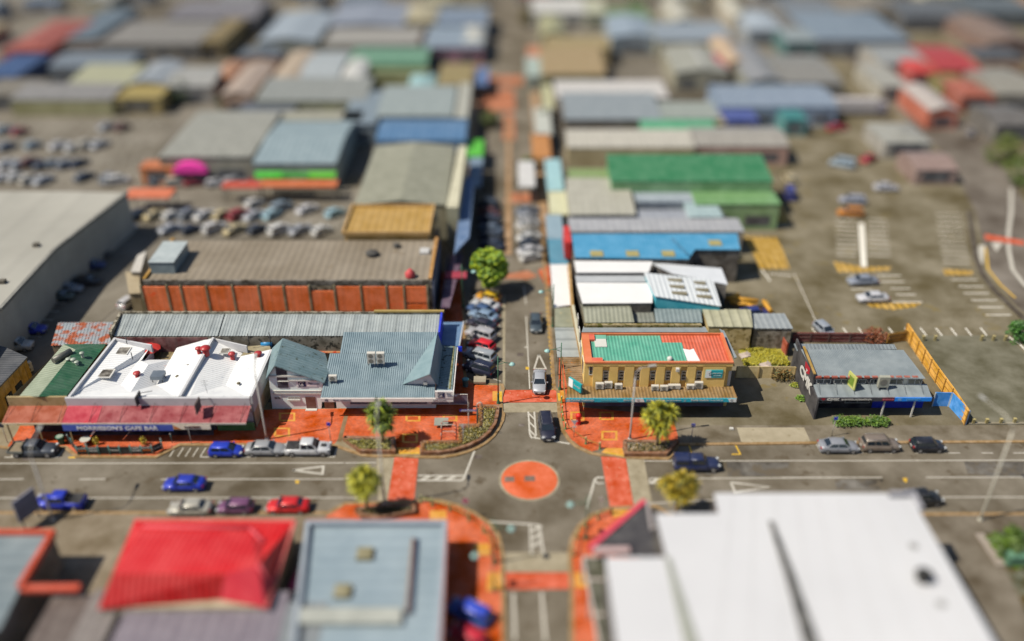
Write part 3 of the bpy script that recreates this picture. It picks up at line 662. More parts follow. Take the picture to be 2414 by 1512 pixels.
gre = Vector((gr.x+.5, r1.y, gr.z)); MB().plate([pk+Vector((0,-.25,0)), r1, gre, gr+Vector((.5,0,-.1))], .06).build('gable_roof', mat('#7f9fb0', rough=.45, var=.1), fn)
ext(MB(), [gl+Vector((.4,.1,0)), gr+Vector((.2,.1,0)), pk+Vector((0,.1,-.15))], (0,.2,0)).build('gable_wall', mat('#f0e8ec*1.3', var=.06), fn)
q = PW('B',1262,608,gl.y); MB().obox((q.x,q.y-.25,q.z), .45,.5,.4).build('alarm_box', WHITE, fn)
s0, s1, s2_, s3 = P('B',1335,640,3.45), P('B',1450,662,3.35), P('B',1478,366,3.35), P('B',1362,352,3.45)
MB().ribbed(s1, s2_, s3, s0, 26, .07).build('street_roof', mat('#8aa4a8', rough=.5, var=.2, scale=.6, stain=('#4f584c', .56, 1.2)), fn)
MB().plate([e1, P('B',1450,722,3.25), s1, s0], .06).build('corner_roof', RB, fn)
mo = MB(); strip(mo, [s1+Vector((-.35,0,0)), s2_+Vector((-.35,0,0))], .22, 3.38, 3.45); mo.build('mossy_gutter', mat('#7a7a30', var=.4, scale=2), fn)
a, b = PW('B',1330,720,e0.y-.1), PW('B',1454,668,e0.y-.1)
sg = MB().box(a.x, b.x, e0.y-.22, e0.y-.05, 3.3, 4.35).build('corner_sign', mat('#f2eeea*1.3', var=.04), fn)
NVY = mat('#22305e', var=0, rough=.5)
def rosette(parent, x, y, z, r):                       # round navy emblem with a white arrow shape
    m_ = MB(); ext(m_, [(x-r*1.1,y-.02,z-r),(x+r*1.1,y-.02,z-r),(x+r*1.1,y-.02,z+r),(x-r*1.1,y-.02,z+r)], (0,.02,0)); m_.build('emblem', NVY, parent)
    w_ = MB(); pts = [(x+r*.95*math.cos(k*.3142), y-.03, z+r*.8*math.sin(k*.3142)) for k in range(3, 17)]; ins = [(x+r*.75*math.cos(k*.3142), y-.03, z+r*.6*math.sin(k*.3142)) for k in range(3, 17)][::-1]
    w_.poly(pts+ins); w_.poly([(x,y-.03,z+r*.25),(x-r*.5,y-.03,z-r*.6),(x-r*.1,y-.03,z-r*.35),(x+r*.5,y-.03,z-r*.6)]); w_.build('emblem_mark', mat('#f2f0f0', var=0), parent)
rosette(sg, a.x+.75, e0.y-.23, 3.82, .38)
text('first', 'lettering', NVY, sg, (a.x+1.65, e0.y-.24, 4.0), .5, .22); text('national', 'lettering', mat('#8a94b0', var=0), sg, (a.x+2.05, e0.y-.24, 3.72), 1.2, .2)
text('first national', 'lettering', NVY, fn, (e0.x+2.6, e0.y-.18, 2.98), 2.1, .22); rosette(fn, e0.x+.7, e0.y-.17, 2.98, .16)
text('278 0340', 'lettering', mat('#b9b4b4', var=0), fn, (fx1-1.7, e0.y-.18, 2.98), 1.6, .2)
wx0 = P('B',725,780,1).x
for k in range(3):
    x0 = wx0 + k*5.1; window_w(fn, x0, x0+4.6, .75, 2.3, wy-.02, 2, glass=mat('#6a7090', rough=.15, var=.3, scale=1.5))
for x in (P('B',560,790,.1).x,): pass
dx = P('B',590,790,.2).x; MB().box(dx-.6, dx+.6, wy-.08, wy, .12, 2.2).build('door', mat('#7a4a30', var=.2), fn)
# gable wing
gy = P('B',350,800,.1).y
ptsw = [PW('B',u,v,gy) for u, v in ((187,800),(530,800),(541,608),(207,492),(160,573))]; ptsw[0].z = ptsw[1].z = 0
wing = MB(); ext(wing, ptsw, (0, P('B',590,515,ptsw[2].z).y-gy-.3, 0)); wg = wing.build('gable_wing', mat('#e6f4f2*1.5', rough=.75, var=.07), fn)
zp, ze, zl = ptsw[3].z+.12, ptsw[2].z+.1, ptsw[4].z+.1
pkw = Vector((ptsw[3].x, gy-.35, zp)); 
MSS = mat('#7d9aa2', rough=.55, var=.15, scale=.6, stripe=('Y',.5,.15), stain=('#4f5a46', .585, 1.7))
MB().plate([pkw, P('B',262,304,zp), P('B',556,409,ze), P('B',590,515,ze), Vector((ptsw[2].x+.25, gy-.35, ze-.08))], .09).build('wing_roof', MSS, fn)
MB().plate([pkw+Vector((-.01,0,0)), P('B',260,304,zp), P('B',185,375,zl), Vector((ptsw[4].x-.3, gy-.35, zl-.25))], .09).build('wing_roof', MSS, fn)
gt = [PW('B',u,v,gy-.02) for u, v in ((228,652),(302,652),(288,532),(207,492))]
gt = [PW('B',u,v,gy-.02) for u, v in ((228,652),(300,652),(287,535),(206,496))]
ext(MB(), gt, (0,-.05,0)).build('tall_window', mat('#4a4658', rough=.15, var=.2), fn)
tr = MB()
def bar(c, u0, v0, u1, v1, y, h=.14, mb=tr): a, b = PW(c,u0,v0,y), PW(c,u1,v1,y); mb.box(a.x, b.x, y-.14, y, a.z-h/2, a.z+h/2)
bar('B',163,570,430,572,gy-.05,.2); bar('B',305,600,495,602,gy-.05,.18); bar('B',195,672,530,674,gy,.12); bar('B',195,690,530,692,gy,.2); bar('B',225,605,300,605,gy-.07,.05)
tr.build('trim', WHITE, fn)
window(fn,'B',203,716,245,730,gy,2); window(fn,'B',298,716,382,730,gy,2); a = PW('B',298,742,gy); b = PW('B',384,732,gy); MB().box(a.x,b.x,gy-.2,gy,a.z,b.z).build('sill', WHITE, fn)
a, b = PW('B',427,783,gy), PW('B',486,716,gy); MB().box(a.x,b.x,gy-.06,gy,.1,b.z).build('door', mat('#86564a', var=.2), fn); MB().box(a.x-.1,b.x+.1,gy-.5,gy,.0,.2).build('doorstep', WHITE, fn)
a, b = PW('B',358,642,gy), PW('B',485,604,gy); sg = MB().box(a.x,b.x+.2,gy-.06,gy,a.z,b.z).build('sign_board', mat('#f4f0f0*1.35', var=.04), fn)
rosette(sg, a.x+.72, gy-.07, (a.z+b.z)/2, .42); text('first','lettering',NVY,sg,(a.x+1.75,gy-.08,b.z-.28),.5,.2); text('national','lettering',mat('#8088a0',var=0),sg,(a.x+2.2,gy-.08,a.z+.42),1.3,.2)
ac_unit('B', 886, 487, 5.0, 1.0, .5, 1.5, 'left of two tall twin fan units in the middle of the blue roof', fans=2); ac_unit('B', 950, 487, 5.0, 1.0, .5, 1.5, 'right of two tall twin fan units in the middle of the blue roof', fans=2)
ac_unit('B', 615, 612, 4.0, 1.0, .4, .75, 'small white unit low on the blue roof beside the gable wing')
# street canopy in blue shade beyond
cpn = [P('B',u,v,3.3) for u, v in ((1365,352),(1500,362),(1530,190),(1372,192))]
sc_ = thing('street_canopy', 'blue grey flat canopy over the footpath beside the blue fascia', 'canopy', base(cpn))
MB().plate(cpn, .15).build('deck', mat('#6a8fb8', rough=.5, var=.15, scale=.6), sc_); e_ = MB(); strip(e_, [cpn[1]+Vector((.05,0,0)), cpn[2]+Vector((.05,0,0))], .18, 3.0, 3.42, 1); e_.build('fascia', mat('#c8ccd4'), sc_)
for t in (.05,.5,.95): q = lerp(cpn[1],cpn[2],t); MB().box(q.x-.3,q.x-.2,q.y-.05,q.y+.05,.12,3.2).build('post', mat('#8d8f98'), sc_)
q = P('B',1503,380,3.2); MB().obox(q,.55,.2,.7).build('blue_sign', mat('#1640f0', var=0), sc_)
# ---------------- two storey insurance office
H7 = 7.0
A_, B_ = P('C',668,475,H7), P('C',1700,475,H7); ybk = P('C',640,268,H7).y; yfr = A_.y; x0, x1 = A_.x-.2, B_.x
TAN = mat('#e4c070*1.5', rough=.85, var=.12, scale=.5, stain=('#d0aa60*1.4', .62, .8)); OR = mat('#f08450', rough=.6, var=.1)
du = thing('insurance_office', 'two storey tan office with red and teal flat roof above a timber canopy', 'building', ((x0+x1)/2, (yfr+ybk)/2, 0))
MB().box(x0, x1, yfr+.4, ybk, -.04, H7-.55).box(x0+.01, x1-.01, yfr, yfr+.24, H7-.6, H7-.15).build('wall', TAN, du)
pil = MB()
edges = [(668,778),(826,886),(933,997),(1046,1107),(1156,1214),(1263,1325),(1371,1431),(1481,1640)]
for a, b in edges:
    xa, xb = PW('C',a,560,yfr).x, PW('C',b,560,yfr).x
    if a == 668: xa = PW('C',712,560,yfr).x
    pil.box(xa, xb, yfr, yfr+.4, 3.2, H7-.5)
pil.build('pilaster', TAN, du)
for k in range(7):
    ua, ub = edges[k][1]+1, edges[k+1][0]-1
    a, b = PW('C',ua,597,yfr+.4), PW('C',ub,532,yfr+.4); window_w(du, a.x, b.x, a.z, b.z, yfr+.38, 1, ny=3, t=.1)
a, b = PW('C',682,562,yfr+.4), PW('C',712,495,yfr+.4); window_w(du, a.x, b.x, a.z, b.z, yfr+.38, 1, t=.1)
a, b = PW('C',1650,635,yfr+.4), PW('C',1690,535,yfr+.4); window_w(du, a.x, b.x-.1, a.z, b.z, yfr+.38, 2, ny=3, t=.12)
xs = x0
for k in range(4): y_ = yfr+1.6+k*3.4; f_ = MB().box(x0-.08, x0, y_, y_+1.6, 4.2, 6.0).build('window', WHITE, du); MB().box(x0-.1, x0-.05, y_+.1, y_+1.5, 4.3, 5.9).build('pane', GLASS, f_)
pr = MB(); pr.box(x0, x1, yfr-.05, yfr+.25, H7-.14, H7+.05); pr.box(x1-.35, x1, yfr+.25, ybk, H7-.5, H7+.05); pr.box(x0, x1-.35, ybk-.2, ybk, H7-.5, H7+.03); pr.box(x0, x0+.9, yfr+.25, ybk-.35, H7-.5, H7+.05)
pr.build('parapet', OR, du)
for a,b in ((650,720),): MB().box(x0+.9, x0+2.2, yfr+.25, yfr+1.0, H7-.5, H7+.04).box(x0+.9, x0+1.6, ybk-1.6, ybk-.352, H7-.5, H7+.04).build('parapet_step', mat('#ec6a4c', var=.1), du)
zr = H7-.28
def rx(u): return P('C',u,370,zr).x
TEAL = roofm('#68c0a4', 'X', .42, .18); REDR = roofm('#ee7250', 'X', .42, .15)
xt, yt = rx(1270), P('C',1200,335,zr).y
MB().box(x0+.9, rx(1205), yfr+.25, ybk-.2, zr-.2, zr).box(rx(1205), rx(1345), yfr+.25, yt, zr-.2, zr).build('teal_roof', TEAL, du)
MB().box(rx(1205)+.01, rx(1420), yt, ybk-.2, zr-.2, zr).box(rx(1420), x1-.35, yfr+.25, ybk-.2, zr-.2, zr).box(rx(1345), rx(1420)-.01, P('C',1345,378,zr).y, yt-.01, zr-.2, zr).build('red_roof', REDR, du)
yw_ = P('C',1345,378,zr).y
MB().poly([(rx(1345)+.05,yfr+.25,zr+.01),(rx(1420)+.3,yfr+.25,zr+.01),(rx(1415),yw_,zr+.01),(rx(1385),yw_-.3,zr+.01),(rx(1340),yw_,zr+.01)]).build('white_patch', mat('#ffffff', var=.03), du)
MB().box(rx(1345), rx(1420)-.01, yfr+.25, yw_-.01, zr-.2, zr-.01).build('roof_patch', REDR, du)
q = P('C',765,342,zr); MB().box(q.x-.75,q.x+.75,q.y-.9,q.y+.9,zr,zr+.12).build('roof_hatch', mat('#e6e6de',var=.05), du)
MB().box(q.x-.85,q.x+.85,q.y+.9,q.y+2.2,zr,zr+.1).build('hatch_flashing', mat('#76c0a8',var=.1), du)
q = P('C',1250,458,zr); MB().lathe(q,[(.3,0),(.35,.3),(.15,.5)],10).build('roof_cowl', WHITE, du)
q = PW('C',1304,520,yfr); MB().obox((q.x,q.y-.2,q.z),.4,.4,.4).build('alarm_box', WHITE, du)
# logo sign on the facade
a, b = PW('C',1497,580,yfr), PW('C',1625,527,yfr); TQ = mat('#18a8b4*1.5', var=.05, rough=.5); hz = (a.z+b.z)/2; hh = b.z-a.z
sg = MB().box(a.x,b.x,yfr-.08,yfr,a.z,b.z).build('sign_board', TQ, du)
def house_mark(parent, x, y, z, s, dark='#2a4a50'):
    m_ = MB(); 
    for p in ([(x-s,y,z),(x,y,z+s*.9),(x,y,z+s*.65),(x-s*.8,y,z-.05*s)], [(x,y,z+s*.9),(x+s,y,z),(x+s*.8,y,z-.05*s),(x,y,z+s*.65)], [(x-s*.65,y,z),(x-s*.5,y,z),(x-s*.5,y,z-s*.8),(x-s*.65,y,z-s*.8)], [(x+s*.5,y,z),(x+s*.65,y,z),(x+s*.65,y,z-s*.8),(x+s*.5,y,z-s*.8)],
              [(x-s*.65,y,z-s*.65),(x+s*.65,y,z-s*.65),(x+s*.65,y,z-s*.8),(x-s*.65,y,z-s*.8)], [(x-s*.2,y,z-s*.1),(x+s*.2,y,z-s*.1),(x+s*.2,y,z-s*.6),(x-s*.2,y,z-s*.6)]): m_.poly(p)
    m_.build('house_emblem', mat(dark, var=0), parent)
LGY = mat('#f0f4f4*1.3', var=.03)
ext(MB(), [(a.x,yfr-.09,a.z),(a.x+(b.x-a.x)*.36,yfr-.09,a.z),(a.x+(b.x-a.x)*.3,yfr-.09,b.z),(a.x,yfr-.09,b.z)], (0,.01,0)).build('white_panel', LGY, sg)
house_mark(sg, a.x+.72, yfr-.105, hz+.03, .36)
text('Dunlop Insurance', 'lettering', WHITE, sg, (a.x+(b.x-a.x)*.67, yfr-.1, hz+.08), (b.x-a.x)*.52, .2, bold=.02); text('Your local insurance team', 'lettering', WHITE, sg, (a.x+(b.x-a.x)*.67, yfr-.1, hz-.25), (b.x-a.x)*.45, .1)
# canopy
cz = 3.35
c0, c1 = P('C',522,730,cz), P('C',1716,730,cz); cb = P('C',1685,645,cz)
tl, tr_ = P('C',496,436,cz), P('C',632,438,cz)
TB = mat('#a07c40', rough=.85, var=.2, scale=.5, stripe=('X',.42,.4), stain=('#77582c', .6, .9))
cn = MB(); cn.plate([c0, c1, cb, Vector((x0+.1, cb.y, cz)), P('C',532,647,cz)], .12); cn.build('canopy_deck', TB, du)
cn = MB(); cn.plate([P('C',532,646,cz), Vector((x0-.02, cb.y+.02, cz)), Vector((x0-.02, tr_.y, cz)), tl], .12); cn.build('canopy_deck', mat('#94703a', rough=.85, var=.3, scale=.6, stripe=('Y',.42,.4), stain=('#b8742c', .58, .8)), du)
fy = c0.y-.02
MB().box(c0.x, c1.x, fy-.1, fy, cz-.42, cz+.12).build('canopy_fascia', mat('#1cacc4*1.5', rough=.5, var=.05), du)
fm = MB(); strip(fm, [Vector((c0.x-.02,fy,0)), tl+Vector((-.02,0,0))], .12, cz-.42, cz+.1, 1); fm.build('canopy_fascia', mat('#9a7440'), du)
fm = MB(); strip(fm, [Vector((c1.x,fy,0)), cb], .12, cz-.42, cz+.1, -1); fm.build('canopy_fascia', mat('#b08850'), du)
def fx(u): return PW('C',u,742,fy).x
zc_ = cz-.15; yy = fy-.12
text('Central Audiology','lettering',WHITE,du,((fx(557)+fx(718))/2,yy,zc_),fx(718)-fx(557),.3,bold=.02)
ext(MB(), [(fx(540)+.3*math.cos(k*.5236)*.75, yy, zc_+.22*math.sin(k*.5236)) for k in range(12)], (0,.01,0)).build('round_emblem', WHITE, du)
text('hearing centre','lettering',mat('#7cc4cc',var=0),du,((fx(765)+fx(880))/2,yy,zc_),fx(880)-fx(765),.13)
text('0800 751 000','lettering',WHITE,du,((fx(925)+fx(990))/2,yy,zc_),fx(990)-fx(925),.15)
for ua, ub, um in ((1005,1062,1030),(1655,1716,1685)):
    ext(MB(), [(fx(ua)+(.25 if um>1500 else 0),yy+.01,cz-.41),(fx(ub)+(.2 if um<1500 else 0),yy+.01,cz-.41),(fx(ub),yy+.01,cz+.11),(fx(ua),yy+.01,cz+.11)], (0,.005,0)).build('white_panel', LGY, du)
    house_mark(du, fx(um), yy, zc_, .2)
house_mark(du, fx(1356), yy, zc_, .2, '#e8f4f4')
text('Dunlop Insurance','lettering',WHITE,du,((fx(1085)+fx(1215))/2,yy,zc_),fx(1215)-fx(1085),.3,bold=.02)
text('Your local insurance team','lettering',WHITE,du,((fx(1225)+fx(1330))/2,yy,zc_),fx(1330)-fx(1225),.13)
text('Dunlop Insurance','lettering',WHITE,du,((fx(1398)+fx(1525))/2,yy,zc_),fx(1525)-fx(1398),.3,bold=.02)
text('Your local insurance team','lettering',WHITE,du,((fx(1532)+fx(1622))/2,yy,zc_),fx(1622)-fx(1532),.13)
# ground floor under the canopy
MB().box(x0+.3, x1-.4, yfr+.3, yfr+.39, .1, 3.1).build('shopfront', mat('#77687c', var=.15), du)
for k in range(7): xa = x0+1+k*2.6; window_w(du, xa, xa+1.5, 1.2, 2.6, yfr+.28, 2, t=.08)

# grey gutter roof round the back and right
gr_ = MB(); gr_.plate([P('C',632,262,6.4), P('C',1520,262,6.4), P('C',1498,224,6.6), P('C',645,222,6.6)], .1); gr_.plate([P('C',1600,240,6.2), P('C',1632,252,6.2), P('C',1722,438,6.2), P('C',1704,445,6.2)], .1)
gr_.build('lower_roof', mat('#98a2a8', rough=.5, var=.12), du)
MB().prism([P('C',632,262,6.4), P('C',1500,262,6.4), P('C',1498,206,6.6), P('C',645,206,6.6)], 0, 6.25).build('rear_wall', mat('#b39a62', var=.3), du)
MB().box(P('C',650,212,6.9).x, P('C',1475,212,6.9).x, P('C',650,215,6.9).y, P('C',650,200,6.9).y, 0, 6.9).build('mossy_wall', mat('#8a7418', rough=.95, var=.4, scale=.8, stain=('#5c5a18', .5, 1.4)), du)
# street sign box on the canopy
s0 = P('C',545,645,cz+.1); s1_ = P('C',630,700,cz+.1); d_ = (s1_-s0); d_.z = 0; L_ = d_.length; rz_ = math.atan2(d_.y,d_.x); ctr = (s0+s1_)/2
sg = thing('roof_sign', 'bright turquoise sign box with house emblem standing on the timber canopy', 'sign', ctr, 0)
MB().obox(ctr+Vector((0,0,.85)), L_, .25, 1.25, rz_).build('box', mat('#18b8c0', var=.03, rough=.4), sg)
nrm_ = Vector((math.sin(rz_), -math.cos(rz_), 0)); dn = d_.normalized()
pc = ctr+nrm_*.14-dn*L_*.32+Vector((0,0,.85)); MB().obox(pc, L_*.34, .03, 1.2, rz_).build('white_panel', LGY, sg)
text('Insurance','lettering',WHITE,sg,ctr+nrm_*.16+dn*L_*.17+Vector((0,0,.9)),L_*.5,.2,rot=(R(90),0,rz_))
for s_ in (-.35,.35): q = ctr+dn*L_*s_; MB().tube([q+Vector((0,0,-.05)), q+Vector((0,0,.3))], .05).build('leg', mat('#6a6a60'), sg)
for i_, (u, v, w_, h_) in enumerate(((757,655,1.0,.75),(818,650,.95,.8),(890,655,.9,.6),(1145,665,.9,.6),(1208,667,.95,.6),(1280,655,1.5,.5),(1393,655,.9,.5),(1450,652,1.0,.85))):
    ac_unit('C', u, v+6, cz, w_, .42, h_, '%s white unit from the left in the row on the timber canopy' % ('first','second','third','fourth','fifth','sixth low','seventh low','eighth')[i_], group='air conditioning units on the timber canopy', legs=.15)
# ---------------- street canopies going away on the right
def slabp(name, label, cat, c, pts, z, th, roof, wall='#8d7f66', posts=True, deckname='deck'):
    q = [P(c,u,v,z) for u, v in pts]; t = thing(name, label, cat, base(q)); MB().plate(q, th).build(deckname, roof, t)
    if posts:
        for s_ in (0, .5, 1): p = lerp(q[0], q[-1], s_); p = lerp(p, base(q)+Vector((0,0,0)) if 0 else Vector(base(q)), .12); MB().box(p.x-.06,p.x+.06,p.y-.06,p.y+.06,0,z-.05).build('post', mat(wall), t)
    return t
slabp('street_canopy','pale grey footpath canopy between the timber canopy and the brown edged one','canopy','N',[(80,1292),(300,1290),(255,1012),(55,1012)],3.3,.15,mat('#b4bcbc',rough=.5,var=.12,stripe=('Y',2.4,.25)))
slabp('street_canopy','greenish grey footpath canopy below the white one','canopy','N',[(58,1008),(253,1008),(222,815),(55,830)],3.35,.15,mat('#989c84',rough=.6,var=.15,stain=('#b9b08a',.6,1)))
slabp('street_canopy','brilliant white footpath canopy beside the white roofs','canopy','N',[(45,825),(222,795),(188,412),(12,412)],3.3,.15,mat('#ffffff',rough=.4,var=.04))
slabp('street_canopy','teal blue footpath canopy beside the sky blue roof','canopy','N',[(12,410),(185,410),(148,170),(-15,170)],3.3,.15,mat('#5a9cb8',rough=.5,var=.1))
slabp('street_canopy','pale blue footpath canopy farther up the right side','canopy','N',[(-15,168),(146,168),(120,-60),(-35,-60)],3.3,.15,mat('#9ab4c4',rough=.5,var=.1))
# ---------------- party wall strip beside them
pw = thing('party_wall','ochre wall running back behind the footpath canopies','wall',P('N',260,900,0))
m_ = MB(); strip(m_, [P('N',u,v,4.4) for u, v in ((318,1292),(262,990),(225,790),(205,560),(190,400))], .35, 0, 4.4); m_.build('masonry', mat('#c89a4c', var=.3, stain=('#b06a20',.6,1)), pw)
m_ = MB(); strip(m_, [P('N',u,v,4.45) for u, v in ((312,1250),(262,1000),(228,800))], .4, 4.4, 4.5); m_.build('coping', mat('#e2dcc0'), pw)
# ---------------- low roofs behind the office
def quadb(name, label, c, pts, z, roof, wall, kind='flat', dz=.6, cat='building', inset=.15, par=None):
    q = [P(c,u,v,z) for u, v in pts]; ce = Vector(base(q)); t = thing(name, label, cat, ce)
    inn = [lerp(p, (ce.x,ce.y,z), .0) + ((Vector((ce.x,ce.y,z))-p).normalized()*inset) for p in q]
    MB().prism(inn, -.04, z-.1).build('wall', wall, t)
    n = len(q)
    if kind == 'flat' or n != 4: MB().plate([p+Vector((0,0,.02)) for p in q], .14).build('roof', roof, t)
    elif kind == 'gx':                                # ridge left-right
        a, b = lerp(q[0],q[3],.5)+Vector((0,0,dz)), lerp(q[1],q[2],.5)+Vector((0,0,dz))
        MB().plate([q[0],q[1],b,a], .1).plate([a,b,q[2],q[3]], .1).build('roof', roof, t)
        for i_, j_ in ((0,3),(1,2)): MB().poly([inn[i_]-Vector((0,0,.12)),inn[j_]-Vector((0,0,.12)),lerp(inn[i_],inn[j_],.5)+Vector((0,0,dz-.1))]).build('gable_end', wall, t)
    elif kind == 'gy':
        a, b = lerp(q[0],q[1],.5)+Vector((0,0,dz)), lerp(q[3],q[2],.5)+Vector((0,0,dz))
        MB().plate([q[0],a,b,q[3]], .1).plate([a,q[1],q[2],b], .1).build('roof', roof, t)
        for i_, j_ in ((0,1),(3,2)): MB().poly([inn[i_]-Vector((0,0,.12)),inn[j_]-Vector((0,0,.12)),lerp(inn[i_],inn[j_],.5)+Vector((0,0,dz-.1))]).build('gable_end', wall, t)
    elif kind == 'hip':
        m0, m1, m2, m3 = lerp(q[0],q[3],.5), lerp(q[1],q[2],.5), lerp(q[0],q[1],.5), lerp(q[3],q[2],.5)
        if (q[1]-q[0]).length >= (q[3]-q[0]).length:
            i_ = .5*(q[3]-q[0]).length/(q[1]-q[0]).length; a, b = lerp(m0,m1,i_)+Vector((0,0,dz)), lerp(m1,m0,i_)+Vector((0,0,dz))
            MB().plate([q[0],q[1],b,a],.1).plate([a,b,q[2],q[3]],.1).plate([q[0],a,q[3]],.1).plate([q[1],q[2],b],.1).build('roof', roof, t)
        else:
            i_ = .5*(q[1]-q[0]).length/(q[3]-q[0]).length; a, b = lerp(m2,m3,i_)+Vector((0,0,dz)), lerp(m3,m2,i_)+Vector((0,0,dz))
            MB().plate([q[0],q[1],a],.1).plate([q[2],q[3],b],.1).plate([q[0],a,b,q[3]],.1).plate([q[1],q[2],b,a],.1).build('roof', roof, t)
    elif kind == 'shed':                              # back edge higher
        MB().plate([q[0],q[1],q[2]+Vector((0,0,dz)),q[3]+Vector((0,0,dz))], .12).build('roof', roof, t)
        MB().prism(inn, z-.2, z, zt=[z-.1,z-.1,z+dz-.15,z+dz-.15]).build('upper_wall', wall, t)
    if par:
        m_ = MB(); strip(m_, [q[0],q[1],q[2],q[3],q[0]], .3, z-.1, z+.45); m_.build('parapet', mat(par), t)
    t['q'] = 0; del t['q']
    return t, q
GW = mat('#8c8468', rough=.9, var=.3, stain=('#5f5a48', .58, 1))
quadb('shed','grey gabled shed nearest the party wall behind the tan office','N',[(345,968),(812,962),(745,772),(300,790)],4.2,roofm('#a8ab98','X',.6,.15),GW,'gx',.7)
quadb('lean_to','narrow grey roof with a dark triangular shadow behind the tan office','N',[(815,962),(1010,962),(975,790),(760,790)],3.4,roofm('#8f948c','X',.6,.2),GW,'shed',.4)
quadb('lean_to','blue grey lean-to roof below the teal panelled building','N',[(1015,962),(1460,965),(1440,868),(1000,862)],3.8,roofm('#8fa0a4','X',.6,.2),GW,'shed',.5)
quadb('workshop','workshop with a cream ribbed roof and tan block wall above the grass','N',[(1515,1002),(1942,1008),(1915,858),(1455,852)],4.0,roofm('#c4c2a4','X',1.3,.3),mat('#c0a868*1.3',rough=.9,var=.35,scale=.7,stain=('#857440',.55,1.2)),'shed',.3)
quadb('garage','flat grey roofed garage of rough grey blockwork beside the car park','N',[(1945,1020),(2322,1022),(2240,878),(1925,880)],3.6,roofm('#a6aeb2','X',.8,.08),mat('#9c8c70*1.2',rough=.95,var=.5,scale=1.4,brick=(1.2,.25)),'flat')
# white and teal building
wt = [P('N',u,v,z) for u, v, z in ((1010,712,6.2),(1640,808,5.0),(1560,560,5.0),(905,490,6.2))]
tb = thing('white_roofed_hall','skewed building with white roof, six brown skylights and teal front wall','building',base(wt))
MB().plate([wt[0],wt[1],wt[2],wt[3]],.15).build('roof', mat('#f0f6fa',rough=.5,var=.05,stripe=('X',.7,.05)), tb)
inn = [p+(Vector((base(wt)[0],base(wt)[1],p.z))-p).normalized()*.2 for p in wt]
MB().prism(inn, 0, 5, zt=[6.0,4.8,4.8,6.0]).build('wall', mat('#34a0b4*1.4',var=.12), tb)
for u, v in ((1180,565),(1200,628),(1225,690),(1403,592),(1432,658),(1458,722)):
    n = (wt[1]-wt[0]).cross(wt[3]-wt[0]); d = ray('N',u,v); o_ = Vector((0,0,CAMH)); tt = (wt[0]-o_).dot(n)/d.dot(n); q = o_+d*tt
    MB().obox(q+Vector((0,0,.08)), 2.6, .8, .12, -.07, 0).build('skylight', mat('#8d8468',rough=.4,var=.15), tb)
quadb('white_roofed_shop','long brilliant white roof nearest behind the grey shed','N',[(320,782),(985,778),(985,605),(260,602)],5.2,mat('#ffffff',rough=.5,var=.05),mat('#4c4844',var=.3),'shed',.3)
quadb('white_roofed_shop','narrow pale roof between the two brilliant white roofs','N',[(262,580),(925,578),(905,520),(250,520)],5.4,mat('#c8ccd0',rough=.5,var=.08),mat('#38322e',var=.3),'flat')
quadb('white_roofed_shop','long brilliant white roof just below the sky blue roof','N',[(262,490),(950,488),(985,385),(240,378)],5.6,mat('#ffffff',rough=.5,var=.05),mat('#38322e',var=.3),'flat')
quadb('white_roofed_annex','white annex roof on posts at the back of the white roofed hall','N',[(1180,500),(1700,602),(1640,450),(960,395)],5.0,mat('#e8edf4',rough=.5,var=.08),mat('#5f5a58',var=.3),'flat')
q_ = [P('N',u,v,6.0) for u, v in ((250,345),(1330,358),(1390,268),(1820,270),(1790,118),(215,122))]
bb = thing('sky_blue_building','long building with a sky blue iron roof and cream skylights','building',base(q_))
MB().prism([p+Vector((0,.2,0)) for p in q_], -.04, 5.8, top=False).build('wall', mat('#5a4f44',var=.4,stain=('#8f8a84',.58,.9)), bb)
MB().plate(q_,.15).build('roof', roofm('#4ea8d8','X',.6,.08), bb)
rg = MB(); strip(rg, [P('N',1170,170,6.1),P('N',1330,330,6.1)], .4, 6.0, 6.25); rg.build('ridge_cap', mat('#3f8cb4'), bb)
for u, v in ((455,312),(795,312),(1135,312),(1580,210)): q = P('N',u,v,6.05); MB().box(q.x-.95,q.x+.95,q.y-.9,q.y+.9,6.0,6.15).build('skylight', mat('#b8ac6c',rough=.5), bb)
q = P('N',175,140,6); MB().box(q.x-.5,q.x+.5,q.y-3,q.y+3,3.5,6.3).build('red_sign', mat('#d82a2a',var=.1), bb)
# ---------------- accountants' office
z5 = 4.6
ca, cb2, cc, cd_ = P('E',845,583,z5), P('E',1628,597,z5), P('E',1470,392,5.2), P('E',742,388,5.2)
ao = thing('accountants_office','low grey roofed office with black side wall and black and blue shopfront','building',base([ca,cb2,cc,cd_]))
yw2 = ca.y+.15
MB().ribbed(ca, cb2, cc, cd_, 60, .04).build('roof', mat('#8f9ba2',rough=.5,var=.12,scale=.5,stain=('#9c9278',.66,.4)), ao)
k0, k1, k2, k3 = P('E',712,400,4.0), P('E',1425,388,4.0), P('E',1405,352,4.2), P('E',690,348,4.2)
MB().ribbed(k0,k1,k2,k3,56,.04).build('rear_roof', roofm('#8a959c','X',.5,.2), ao)
BLK = mat('#3c3a40',rough=.7,var=.15)
